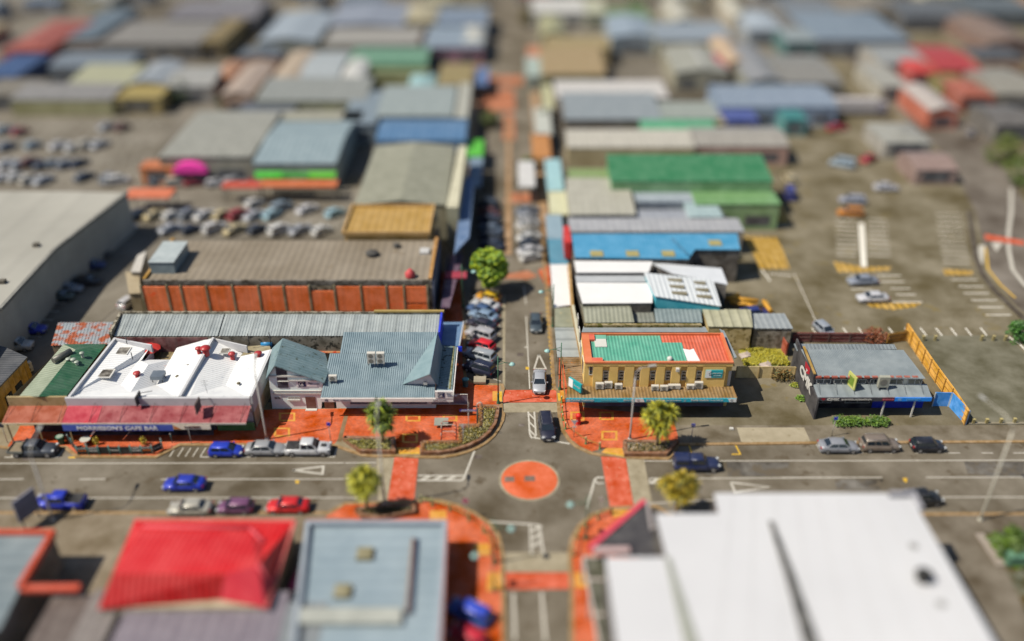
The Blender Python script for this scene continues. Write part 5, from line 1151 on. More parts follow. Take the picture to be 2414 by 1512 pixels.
for x in (a.x+.3,b.x-.6): MB().box(x,x+.3,a.y+.2,a.y+1.1,.1,.35).build('leg',mat('#8a7c68'),be)
q = P('Q',485,1178,.13); tb_ = thing('notice_table','pale steel panel lying level on the brick corner','table',q); MB().obox(Vector(q)+Vector((0,.6,.6)),1.7,1.2,.08,0,.25).build('top',mat('#b8bcb0',rough=.4,metal=.3),tb_)
for sx in (-.7,.7): MB().tube([Vector(q)+Vector((sx,.6,0)),Vector(q)+Vector((sx,.6,.58))],.04).build('leg',mat('#7a7c78'),tb_)
# bicycle rack with red and white rails
q0, q1 = P('Q',605,1160,.13), P('Q',600,1370,.13)
bk_ = thing('cycle_rack','red and white hooped cycle rack in front of the hedge planter','cycle rack',q1)
for k in range(5):
    p = lerp(q0,q1,k/4); hw_ = .9
    m_ = MB().tube([p+Vector((-hw_,0,0)),p+Vector((-hw_,0,.7)),p+Vector((-hw_*.7,0,.95)),p+Vector((hw_*.7,0,.95)),p+Vector((hw_,0,.7)),p+Vector((hw_,0,0))],.05,6)
    m_.build('hoop', mat('#e8d8cc' if k%2 else '#d84830',rough=.4), bk_)
m_ = MB()
for s in (-.9,.9): m_.tube([q0+Vector((s,0,.05)),q1+Vector((s,0,.05))],.04,6)
m_.build('base_rail',mat('#e8e0d8'),bk_)
q = P('Q',1040,1125,.13); hp = thing('hooped_post','tall white hooped post at the end of the planter wall','post',q); o = Vector(q); MB().tube([o,o+Vector((0,0,3.0)),o+Vector((.1,0,3.3)),o+Vector((.35,.1,3.4)),o+Vector((.6,.1,3.3)),o+Vector((.65,.1,2.6))],.075,8).build('tube',mat('#d8dcd0',rough=.4),hp)
MB().tube([o+Vector((.12,0,.1)),o+Vector((.12,0,2.6))],.06).build('green_rail',mat('#3f7a5c'),hp)
# outdoor dining screens in front of the cafe
fpts = [('Y',1020,560,1020,640),('Y',1100,750,0,0),('Y',1250,750,0,0),('Y',1400,750,0,0),('Y',1552,748,0,0),('Y',1700,748,0,0),('Y',1850,746,0,0),('Y',2000,745,0,0),('Y',2148,740,0,0),('Y',2288,680,0,0)]
fps = [P('Y',1025,640,.13)]+[P('Y',u,v,.13) for _,u,v,_,_ in fpts[1:]]
words_ = [None,('Lunch','Deals 20'),('HAPPY','HOURS'),None,('', 'Corners'),None,('HAPPY','HOURS'),('BAR','OPEN'),('','Corners')]
sf = thing('dining_screen','black dining screens with teal posts round the cafe terrace','fence',fps[4])
for k, p in enumerate(fps):
    MB().tube([p,p+Vector((0,0,1.35))],.085,8).build('post',mat('#5f9c98',rough=.4),sf)
for k in range(len(fps)-1):
    a, b = fps[k], fps[k+1]; d = (b-a); rz_ = math.atan2(d.y,d.x); m = (a+b)/2
    pn = MB().obox(m+Vector((0,0,.66)), d.length-.2, .05, 1.05, rz_).build('panel',mat('#16181c',rough=.6,var=.1),sf)
    wd = words_[k]
    if wd:
        nr = Vector((math.sin(rz_),-math.cos(rz_),0))*.04
        if wd[0]: text(wd[0],'lettering',WHITE,pn,m+nr+Vector((0,0,.98)),1.0,.2,rot=(R(90),0,rz_),bold=.02)
        text(wd[1],'lettering',WHITE if k not in (1,7) else mat('#e87828',var=0),pn,m+nr+Vector((0,0,.62 if wd[0] else .7)),1.0,.2,rot=(R(90),0,rz_),bold=.02)
q = P('Y',1215,600,.13); ta = thing('table','round white cafe table behind the dining screens','table',q); MB().lathe(q,[(.3,0),(.05,.05),(.05,.72),(.62,.74),(.62,.78)],18).build('top',mat('#d8d8cc'),ta)
MB().lathe(Vector(q)+Vector((0,0,.0)),[(.32,0),(.32,.04)],12).build('foot',mat('#6a6a68'),ta)
# ================================================================= plants
def leaf_cloud(mb, c, rad, n, size, flat=.8, rnd=random):
    for _ in range(n):
        while True:
            p = Vector((rnd.uniform(-1,1), rnd.uniform(-1,1), rnd.uniform(-1,1)))
            if .35 < p.length < 1: break
        p = Vector((p.x*rad[0], p.y*rad[1], p.z*rad[2])) + Vector(c)
        d = Vector((rnd.gauss(0,1), rnd.gauss(0,1), rnd.gauss(0,.6))).normalized(); e = d.orthogonal().normalized(); f = Vector((0,0,1))*flat + d.cross(e); f = f.normalized()
        e = d.cross(f).normalized() if d.cross(f).length > .1 else e
        s = size*rnd.uniform(.6,1.3)
        mb.poly([p-d*s, p+e*s*.5, p+d*s, p-e*s*.5])
def blade(mb, c, d, L, w_, droop):
    w_ *= 1.7; d = d.normalized(); side = d.cross(Vector((0,0,1)));
    side = side.normalized() if side.length > .05 else Vector((1,0,0))
    p1 = c + d*L*.5; p2 = c + d*L + Vector((0,0,-droop*L))
    i = len(mb.v); mb.v += [tuple(c-side*w_*.4), tuple(c+side*w_*.4), tuple(p1+side*w_*.5), tuple(p1-side*w_*.5), tuple(p2)]
    mb.f += [[i,i+1,i+2,i+3],[i+3,i+2,i+4]]; mb.sm += [False, False]
def cabbage_tree(c, u, v, h, heads, label, hexa='#6d7c26', hexb='#b4ac38', z=.3, bl=1.0, nb=95):
    q = P(c,u,v,z); t = thing('cabbage_tree', label, 'tree', q); o = Vector(q)
    tk = MB(); fk = h*.42; tk.tube([o-Vector((0,0,.3)), o+Vector((.03,0,fk*.5)), o+Vector((.05,0,fk))], [.26,.19,.17], 9)
    cr_ = MB()
    for hx, hy, hz in heads:
        hx, hy = hx*1.22, hy*1.22
        e = o+Vector((hx,hy,hz*h)); s = o+Vector((.05,0,fk*.9)); tk.tube([s, s.lerp(e,.55)+Vector((hx*.12,hy*.12,-.1)), e], [.13,.1,.08], 7)
        for k in range(nb):
            a = random.uniform(0,6.283); el = random.uniform(-.9,1.45); d = Vector((math.cos(a)*math.cos(el), math.sin(a)*math.cos(el), math.sin(el)))
            blade(cr_, e+d*.08, d, bl*random.uniform(.75,1.15), .085, random.uniform(.05,.4)*(1-el*.4))
    tk.build('trunk', mat('#a8884c', rough=.9, var=.4, scale=3), t); cr_.build('crown', mat(hexa, rough=.55, var=.25, scale=1.2, island=hexb, spec=.3), t)
    return t
cabbage_tree('B',962,1052,5.8,[(0,0,.98),(-.75,-.1,.80),(.7,.1,.78),(.25,-.55,.66),(-.4,.5,.68),(.1,.5,.88),(-.25,-.5,.6),(.55,-.3,.58)],'dark green cabbage tree in the planter before the blue roofed agency','#3c6418','#a4b438*1.25',bl=1.25,nb=120)
cabbage_tree('C',1155,1078,6.2,[(-.1,0,.97),(-1.0,-.2,.80),(.95,.1,.86),(.6,-.3,.68),(-.5,-.5,.62),(.1,.5,.80),(1.2,.4,.74),(-.4,.3,.9),(.3,-.6,.55)],'big cabbage tree in the flower planter before the insurance office','#688018*1.1','#dcd440*1.25',bl=1.25,nb=130)
cabbage_tree('T',258,560,5.6,[(0,0,1.0),(-.7,0,.86),(.7,.1,.88),(-.6,-.5,.72),(.6,-.4,.7),(0,.6,.8),(-.9,.3,.72),(.9,.2,.74),(0,-.7,.62),(-.2,.1,.62)],'dense yellow green cabbage tree at the near left corner','#70841a*1.1','#e4dc40*1.25',bl=1.0,nb=120)
cabbage_tree('T',2280,580,5.2,[(0,0,1.0),(-.9,0,.86),(.9,.1,.88),(-.6,-.5,.7),(.8,-.4,.7),(0,.6,.8),(-1.2,.3,.74),(1.2,.2,.78),(.2,-.7,.66),(-.4,.1,.66)],'wide yellow tinged cabbage tree at the near right corner','#6c7c1c','#e8c83c*1.2',bl=1.05,nb=120)
def leafy_tree(c, u, v, h, r, label, hexa, hexb, n=2600, name='round_tree', size=.22, z=.1):
    q = P(c,u,v,z); t = thing(name, label, 'tree', q); o = Vector(q)
    tk = MB().tube([o-Vector((0,0,.1)), o+Vector((0,0,h-r*1.1))], [.22,.14], 8)
    for k in range(5): a = k*1.26; tk.tube([o+Vector((0,0,h-r*1.4)), o+Vector((math.cos(a)*r*.5, math.sin(a)*r*.5, h-r*.7))], [.1,.04], 6)
    tk.build('trunk', mat('#6a5438', rough=.9, var=.3), t); cr_ = MB(); ce = o+Vector((0,0,h-r))
    for k in range(26):
        a = random.uniform(0,6.28); s = random.uniform(-1,1); rr_ = r*random.uniform(.6,.78); d = Vector((math.cos(a)*math.sqrt(1-s*s), math.sin(a)*math.sqrt(1-s*s), s))
        leaf_cloud(cr_, ce+d*rr_, (r*.36,r*.36,r*.32), n//26, size)
    cr_.build('crown', mat(hexa, rough=.6, var=.3, scale=.8, island=hexb), t); return t
q = P('D',1150,625,5.0); u_, v_ = 1150, 625
gx_, gy_ = q.x, q.y
def at_world(x, y, z=0):                               # picture position of a ground point, for the tree list
    d = Vector((x, y, z-CAMH)); yc = d.y*math.sin(PITCH)+d.z*math.cos(PITCH); zc = d.y*math.cos(PITCH)-d.z*math.sin(PITCH); return 1207+FPX*d.x/zc, 756-FPX*yc/zc
u0_, v0_ = at_world(gx_, gy_, 0)
leafy_tree('D',u0_,v0_,7.6,3.1,'round bright green street tree at the end of the angle parking','#4c9410*1.2','#b8c820*1.3',5200,size=.3)
for k,(u,v,h,r,l,a,b) in enumerate(((2398,785,2.6,2.2,'large clipped green bush at the right edge of the car park','#2c6c14','#4c8c20'),)):
    leafy_tree('D',u,v+12,h,r,l,a,b,2200,name='bush',size=.2)
def shrub(c, u, v, r, h, label, hexa='#3c7a18', hexb='#7a9c24', n=420, z=.1, group=None, size=.14, name='shrub'):
    q = P(c,u,v,z); t = thing(name, label, 'shrub', q, 0, group); m_ = MB()
    for k in range(7): a = k*.9+r; leaf_cloud(m_, Vector(q)+Vector((math.cos(a)*r*.45,math.sin(a)*r*.35,h*.5)), (r*.6,r*.55,h*.5), n//7, size)
    m_.build('foliage', mat(hexa, rough=.6, var=.3, scale=1.5, island=hexb), t); st_ = MB().tube([Vector(q)-Vector((0,0,.1)),Vector(q)+Vector((0,0,h*.6))],.05); st_.build('stem', mat('#5a4426'), t)
for k,(u,w_) in enumerate(((1030,1.3),(1095,.9),(1148,1.2),(1255,1.1),(1310,1.1))):
    shrub('E',u,918,w_,1.0,'%s low green shrub from the left in the verge bed' % ('first and widest','second','third','fourth','last')[k],group='shrubs in the verge bed',n=500)
shrub('C',2025,590,1.4,1.7,'rounded flowering bush against the cream fence','#4c6c20','#a06c28',700)
shrub('C',2130,640,.8,.4,'small weed clump near the black side wall','#7a9c14','#b8b020',200); shrub('C',2175,735,.8,.5,'bright weed clump at the foot of the black wall','#5c9c14','#8cac20',260)
shrub('E',1255,330,2.0,1.9,'bare russet bush in front of the paling fence','#a05c20','#8a3c14',600,size=.2)
shrub('Y',1365,610,.4,1.2,'left potted yellow plant behind the dining screens','#b8a010','#e0c818',160,size=.1); shrub('Y',2025,610,.45,1.2,'right potted yellow plant behind the dining screens','#a8980c','#e0c818',160,size=.1)
# planters: brick rim, soil, flowers
BRN = mat('#a0622a', rough=.85, var=.3, scale=1.5, brick=(3.5,.2)); SOIL = mat('#4a3a22', var=.4, scale=3)
def planter(name, label, c, pts, inner, hexa, hexb, n=900, hh=.55, hedge=None, flowers=None):
    ps = [P(c,u,v,.5) for u, v in pts]; t = thing('planter', label, 'planter', base(ps))
    m_ = MB(); strip(m_, ps+[ps[0], ps[1]][:1], .42, .1, .1+hh, 0); m_.build('rim', BRN, t)
    MB().poly([Vector((p.x,p.y,.1+hh-.12)) for p in ps]).build('soil', SOIL, t)
    ip = [P(c,u,v,.6) for u, v in inner]; xs_ = [p.x for p in ip]; ys_ = [p.y for p in ip]
    def inside(x, y):
        r = False; j = len(ip)-1
        for i in range(len(ip)):
            if (ip[i].y > y) != (ip[j].y > y) and x < (ip[j].x-ip[i].x)*(y-ip[i].y)/(ip[j].y-ip[i].y)+ip[i].x: r = not r
            j = i
        return r
    pm, fm_ = MB(), MB(); k = 0
    while k < n:
        x, y = random.uniform(min(xs_),max(xs_)), random.uniform(min(ys_),max(ys_))
        if inside(x, y): k += 1; leaf_cloud(pm if random.random() < .75 or not flowers else fm_, (x,y,.1+hh+.05), (.14,.14,.14), 4, .09)
    pm.build('bedding_plants', mat(hexa, rough=.7, var=.35, scale=2, island=hexb), t, kind='stuff')
    if flowers: fm_.build('flowers', mat(flowers[0], rough=.7, var=.1, island=flowers[1]), t, kind='stuff')
    return t
planter('p','brick planter of yellow green bedding below the dark cabbage tree','B',[(690,1003),(1035,1010),(1038,1095),(810,1092)],[(700,1020),(1010,1022),(1010,1088),(815,1085)],'#4c4c14','#a8a020',700,flowers=('#c8b828','#e8e0b0'))
planter('p','long stepped corner planter of brick with mixed bedding','W',[(60,690),(600,690),(600,455),(885,455),(885,185),(1120,190),(1115,290),(1080,430),(990,560),(860,660),(700,740),(500,800),(300,825),(60,825)],
        [(130,730),(640,720),(660,500),(920,500),(940,230),(1080,230),(1050,420),(960,540),(840,640),(650,725),(400,795),(130,810)],'#4c4a14','#a89818',2200,flowers=('#c8a818','#e8e8c8'))
planter('p','flower planter of brick round the big cabbage tree','V',[(1120,1020),(1740,1035),(1845,1030),(1700,1190),(1140,1190)],[(1180,1060),(1730,1060),(1740,1080),(1670,1160),(1170,1160)],'#3c3c20','#8c8030',800,flowers=('#e8b020','#f0e8e0'))
planter('p','narrow planter at the foot of the near left cabbage tree','T',[(185,545),(345,530),(560,520),(565,560),(340,600),(230,590)],[(195,555),(340,540),(550,530),(550,555),(330,590)],'#4a3c1c','#7c6c24',400)
# hedge band on top of the corner planter walls
hg = thing('hedge','clipped brown hedge along the stepped corner planter','hedge',P('W',850,400,.6)); m_ = MB()
for a, b in (((80,690),(600,690)),((592,680),(592,460)),((600,462),(870,462)),((868,460),(868,190)),((880,195),(1120,200)),((75,700),(75,800))):
    pa, pb2 = P('W',*a,.9), P('W',*b,.9); n_ = int((pb2-pa).length*26)
    for k in range(n_): q = lerp(pa,pb2,k/n_); leaf_cloud(m_, (q.x,q.y,.75), (.28,.28,.3), 3, .1)
m_.build('foliage', mat('#9c661c*1.2', rough=.8, var=.35, scale=3, island='#b8842c'), hg)
# rough grass lot
gp_ = [P('E',u,v,.1) for u, v in ((285,345),(560,345),(600,420),(660,505),(340,505))]
struct('grass', MB().poly(gp_), mat('#989a20*1.2', rough=.9, var=.4, scale=1.0, stain=('#5c7c14',.5,.5)))['kind'] = 'structure'
gt_ = MB(); xs_ = [p.x for p in gp_]; ys_ = [p.y for p in gp_]
for k in range(5200):
    u, v = random.uniform(285,660), random.uniform(348,500)
    if u < 285+(v-345)*.36 or u > 560+(v-345)*.62: continue
    p = P('E',u,v,.1)
    hh_ = .55 if math.sin(p.x*.9)*math.cos(p.y*.8) > .1 else .3
    for _ in range(3): blade(gt_, p+Vector((random.uniform(-.2,.2),random.uniform(-.2,.2),0)), Vector((random.uniform(-.5,.5),random.uniform(-.5,.5),1)), hh_*random.uniform(.6,1.2), .08, .2)
gt_o = gt_.build('long_grass', mat('#a0a41c*1.4', rough=.8, var=.4, scale=.7, island='#d4c430*1.3')); gt_o['kind'] = 'stuff'; gt_o['label'] = 'rank yellow green grass filling the small lot'; gt_o['category'] = 'grass'
for k,(u,v,l) in enumerate(((343,430,'crumpled pale rag at the left of the grass lot'),(490,500,'white sheet of rubbish by the cream fence'))):
    q = P('E',u,v,.4); t = thing('rubbish', l, 'rubbish', q); MB().obox(q,1.4,.9,.2,.4,.2).obox(Vector(q)+Vector((.4,.2,.1)),.7,.6,.25,1.0,.4).build('sheet', mat('#e0cfc4',var=.2), t)
# ================================================================= fences
def fence(name, label, c, pts, h, hexa, z=0, posts='#8a6a30', gap=2.0, th=.08, rails=True, pvar=.3, stripe=.2, post_proud=.12):
    ps = [P(c,u,v,z) for u, v in pts]; t = thing(name, label, 'fence', base(ps)); m_ = MB(); pm = MB(); rm = MB()
    for a, b in zip(ps, ps[1:]):
        d = b-a; rz_ = math.atan2(d.y,d.x); m = (a+b)/2; m_.obox(m+Vector((0,0,h/2)), d.length, th, h, rz_)
        n_ = max(1,int(d.length/gap)); nr = Vector((math.sin(rz_),-math.cos(rz_),0))
        for k in range(n_+1): q = lerp(a,b,k/n_)+nr*0; MB().obox(q+nr*post_proud+Vector((0,0,h*.5)), .12,.12,h*.98,rz_).build('post', mat(posts,var=.2), t)
        if rails:
            for zz in (.2,.55,.88): rm.obox(m+nr*.1+Vector((0,0,h*zz)), d.length, .06,.1,rz_)
    m_.build('palings', mat(hexa, rough=.85, var=pvar, scale=.8, stripe=None), t)
    if rails: rm.build('rails', mat(posts,var=.2), t)
    return t
fence('timber_fence','long yellow timber paling fence right of the accountants office','E',[(1478,300),(1650,560),(1800,770),(1905,930)],2.3,'#f0b020*1.3',posts='#c89020')
fence('timber_fence','short yellow timber fence behind the russet bush','E',[(1345,352),(1480,330)],1.8,'#a88030',posts='#c8941c')
fence('paling_fence','patchy red and grey paling fence behind the low offices','E',[(672,340),(930,342),(1230,345)],1.7,'#a02c28',posts='#5a3a38')
fence('panel_fence','cream panel fence with a flowering bush in front','E',[(275,592),(435,594),(530,594),(690,596)],1.9,'#e4cc90*1.3',posts='#b49a60',rails=False)
for pts, h_, l in (([(600,385),(572,345)],1.6,'upper of two rust orange sheets beside the grass lot'),([(628,445),(600,400)],1.7,'lower of two rust orange sheets beside the grass lot')):
    fence('iron_fence',l,'E',pts,h_+.6,'#c85428',posts='#a04020',rails=False,gap=9)
fence('blue_fence','bright blue sheet fence ending the blue shopfront','E',[(1668,792),(1790,795),(1912,928)],2.2,'#2098f0*1.3',posts='#c8d8e8',rails=False,gap=3)
yl_ = thing('log_barrier','low concrete kerb with stubs along the front of the empty car park','kerb',P('E',2100,930,.1)); m_ = MB(); a, b = P('E',1935,924,.1), P('E',2420,930,.1); m_.box(a.x,b.x,a.y,a.y+.35,.05,.3); m_.build('kerb', mat('#9a9078',var=.2), yl_)
for grp,(c,lst,l) in enumerate((('E',((1960,918),(2055,918),(2155,916),(2252,914)),'front'),('E',((1608,325),(1692,325),(2022,325),(2105,325),(2190,325)),'back'))):
    for k,(u,v) in enumerate(lst):
        q = P(c,u,v,.1); t = thing('timber_stub','%s timber stub from the left along the %s edge of the empty car park' % (('first','second','third','fourth','fifth')[k],l),'bollard',q,0,'timber stubs round the empty car park'); MB().obox(Vector(q)+Vector((0,0,.35)),.3,.3,.8).build('stub',mat('#a89858',var=.3),t); MB().obox(Vector(q)+Vector((0,0,.77)),.34,.34,.05).build('cap',mat('#c8b878'),t)
q = P('C',1683,944,.13); mk = thing('meter_box','small white box on the dark footpath','box',q); MB().obox(Vector(q)+Vector((0,0,.1)),.45,.35,.2).build('lid',WHITE,mk); MB().obox(Vector(q)+Vector((0,0,.03)),.55,.45,.06).build('rim',mat('#a8a498'),mk)
# ================================================================= the store, the brown hall and the blurred town
WGL = mat('#4a505c', rough=.3, var=.3)
AABB = []
def rectb(name, label, u0, v0, u1, v1, z, roof, wall, kind='flat', dz=1.2, par=None, win=True, stripe=None, cat='building', ucen=None):
    a, b = P('D',u0,v0,z), P('D',u1,v0,z); yb = P('D',(u0+u1)/2,v1,z).y
    if yb - a.y < 1: yb = a.y+4
    AABB.append((a.x,b.x,a.y,yb,label.split(' in the blurred')[0]))
    def inv(x, y):
        d = Vector((x,y,z-CAMH)); yc = d.y*math.sin(PITCH)+d.z*math.cos(PITCH); zc = d.y*math.cos(PITCH)-d.z*math.sin(PITCH); return 1207+FPX*d.x/zc, 756-FPX*yc/zc
    pts = [inv(a.x,a.y),inv(b.x,a.y),inv(b.x,yb),inv(a.x,yb)]
    rm_ = roofm(roof,'X' if kind in ('flat','gx','shed') else 'Y',1.2,.12,stain=stripe)
    t, q = quadb(name, label, 'D', pts, z, rm_, mat(wall+'*1.5',var=.25,scale=.3), kind, dz, cat, .2, par)
    if win:
        n = max(1,int((b.x-a.x)/6.5)); w_ = (b.x-a.x)/n
        for k in range(min(n,6)):
            x = a.x+w_*(k+.5); zt_ = min(z-.6,2.8)
            MB().box(x-w_*.3,x+w_*.3,a.y+.1,a.y+.16,.9,zt_).build('window',WGL,t)
            if z > 6.5: MB().box(x-w_*.25,x+w_*.25,a.y+.1,a.y+.16,4.0,z-1.2).build('window',WGL,t)
    return t
# big store at the left edge
st = [P('L',u,v,7.2) for u, v in ((-260,1140),(0,790),(355,400),(830,30),(430,20),(-400,20))]
sto = thing('big_store','huge pale flat roofed store filling the left edge','building',base(st))
MB().prism(st,-.04,7.0,top=False).build('wall', mat('#a4a49c*1.4',var=.15,scale=.2), sto); MB().plate(st,.2).build('roof', mat('#b4b2a8',rough=.7,var=.12,scale=.05,stripe=('X',6,.06)), sto)
e_ = MB(); strip(e_,[st[1],st[2],st[3]],.5,6.9,7.35); e_.build('eaves_gutter', mat('#8a8a84'), sto)
for u, v in ((20,620),(240,380)): q = P('L',u,v,7.2); MB().box(q.x-.4,q.x+.4,q.y-.4,q.y+.4,7.2,7.7).build('roof_vent', mat('#6a6458'), sto)
# brown flat roofed hall with orange panel wall
H6 = 6.5
fl_, fr_ = P('L',930,612,H6), P('M',373,541,H6); yb_ = P('M',380,300,H6).y
bh = thing('brown_hall','hall with a brown felt roof and orange brick panels along its front wall','building',((fl_.x+fr_.x)/2,(fl_.y+yb_)/2,0))
yf6 = fl_.y
MB().box(fl_.x,fr_.x,yf6+.15,yb_,-.04,H6-.25).build('wall', mat('#8c7c5c*1.2',var=.4,scale=.6,stain=('#4f4638',.5,.9)), bh)
MB().box(fl_.x+.3,fr_.x-.4,yf6+.5,yb_-.3,H6-.3,H6-.1).build('roof', mat('#948876',rough=.9,var=.14,scale=.12,stripe=('X',1.1,.06),stain=('#887a66',.6,.15)), bh)
m_ = MB(); m_.box(fl_.x,fr_.x,yf6+.1,yf6+.5,H6-.5,H6+.1); m_.build('parapet', mat('#5c5040',var=.4,scale=1,stain=('#b4a888',.66,1.6)), bh)
MB().box(fl_.x-.1,fl_.x+.35,yf6+.5,yb_,H6-.5,H6+.25).build('parapet', mat('#b88a2c',var=.2), bh); MB().box(fr_.x-.5,fr_.x,yf6+.5,yb_,H6-.5,H6+.35).build('parapet', mat('#c48c3c',var=.2), bh)
MB().box(fr_.x,fr_.x+.25,yf6+.15,yb_,0,H6-.2).build('side_wall', mat('#5f6c8c',var=.3,stain=('#8a94a8',.6,.4)), bh)
PAN = mat('#ff6024*2.3',rough=.85,var=.22,scale=.5,stain=('#f0501c*1.9',.62,.6),brick=(2.2,.12))
ed_ = [337,397,430,490,551,612,671,731,790,852,912,953,1008]
for k in range(12):
    xa, xb = PW('D',ed_[k]+2,700,yf6).x, PW('D',ed_[k+1]-2,700,yf6).x; top_ = PW('D',700,677 if k != 7 else 687,yf6).z; bot_ = PW('D',700,734,yf6).z
    if k == 11: bz_ = PW('D',900,716,yf6).z; MB().box(xa,xb,yf6,yf6+.15,bz_+.15,top_).build('brick_panel',PAN,bh); MB().box(xa,xb,yf6,yf6+.15,bot_,bz_-.15).build('brick_panel',PAN,bh)
    else: MB().box(xa,xb,yf6,yf6+.15,max(.3,bot_),top_).build('brick_panel',PAN,bh)
m_ = MB()
for k in range(13): x = PW('D',ed_[k],700,yf6).x; m_.box(x-.2,x+.2,yf6-.08,yf6+.15,0,H6-.6) if 0 else each('pilaster', mat('#8c8058*1.3',var=.35), bh, boxes=[(x-.13,x+.13,yf6-.08,yf6+.15,0,H6-.6)])
q = P('L',1060,560,H6); q2 = P('L',1160,560,H6)
hb = thing('roof_plant_room','pale blue grey plant box on the left of the brown roof','roof plant',q); MB().box(q.x-1.6,q.x+1.9,q.y+.2,q.y+6.8,H6-.1,H6+1.7).build('casing', mat('#8fa0a8',rough=.4,var=.15,stripe=('Y',.5,.12)), hb); MB().box(q.x-1.7,q.x+2.0,q.y+.1,q.y+6.9,H6+1.7,H6+1.8).build('lid', mat('#b8c4c8'), hb)
for u, v, r in ((20,372,.9),(165,325,.5)): vent(bh,'M',u,v+20,H6,r,.5,mat('#3c3a38'),1.1)
q = P('M',245,520,H6); MB().lathe(q,[(.7,0),(.75,.6),(.2,1.2)],10).build('red_dome', mat('#d84048'), bh)
for u, v in ((330,375),): q = P('M',u,v,H6); MB().box(q.x-.7,q.x+.7,q.y-.8,q.y+.8,H6-.1,H6+.3).build('roof_light', mat('#d8d8d8'), bh)
quadb('annex','small cream annex at the left end of the brown hall','L',[(845,690),(918,688),(912,545),(820,550)],3.6,mat('#b8a888'),mat('#a8946c',var=.2),'flat')
quadb('lean_to','slanted white roof strip beside the brown hall','L',[(855,548),(920,548),(958,410),(900,440)],4.4,mat('#d8d4cc'),mat('#a8a090'),'flat')
rectb('tan_block','square block with a mustard roof behind the brown hall',808,552,1012,488,7.4,'#c8a050','#b08a40','flat',par='#d0a868')
rectb('grey_roofed_hall','wide greenish grey roofed hall with a cream street parapet',835,484,1052,345,7.0,'#a0a08c','#8f8a74','gy',.9,par=None)
q_ = [P('D',u,v,7.6) for u, v in ((1052,490),(1080,490),(1100,345),(1082,345))]; t = thing('parapet_wall','cream wall top between grey roofed hall and the street','wall',base(q_)); MB().prism(q_,0,7.6).build('masonry', mat('#c8c4a4',var=.1), t)
MB().plate([Vector((p.x,p.y,7.66)) for p in q_],.1).build('coping', mat('#dcd8bc'), t)
q_ = [P('D',u,v,5.2) for u, v in ((1070,600),(1106,560),(1118,420),(1094,420))]; t = thing('blue_awning','blue sloping awning along the shaded left side of the street','canopy',base(q_)); MB().plate(q_,.2).build('deck', mat('#6484b0',var=.15), t); MB().box(q_[0].x,q_[0].x+.2,q_[0].y,q_[3].y,0,5).build('wall', mat('#4a4a70'), t)
q_ = [P('D',u,v,3.4) for u, v in ((1040,725),(1060,725),(1092,600),(1065,600))]; t = thing('footpath_awning','dark purple awning beside the brown hall','canopy',base(q_)); MB().plate(q_,.2).build('deck', mat('#5c3c5c',var=.2), t); MB().box(q_[0].x-.1,q_[0].x+.1,q_[0].y,q_[3].y,0,3.3).build('wall', mat('#3a3a58'), t)
q_ = [P('D',u,v,3.6) for u, v in ((1048,655),(1100,655),(1100,640),(1052,640))]; t = thing('red_awning','crimson awning strip beside the round tree','canopy',base(q_)); MB().plate(q_,.2).build('deck', mat('#b01c44'), t); MB().box(q_[0].x,q_[0].x+.1,q_[0].y,q_[3].y,0,3.5).build('post', mat('#6a3a48'), t)
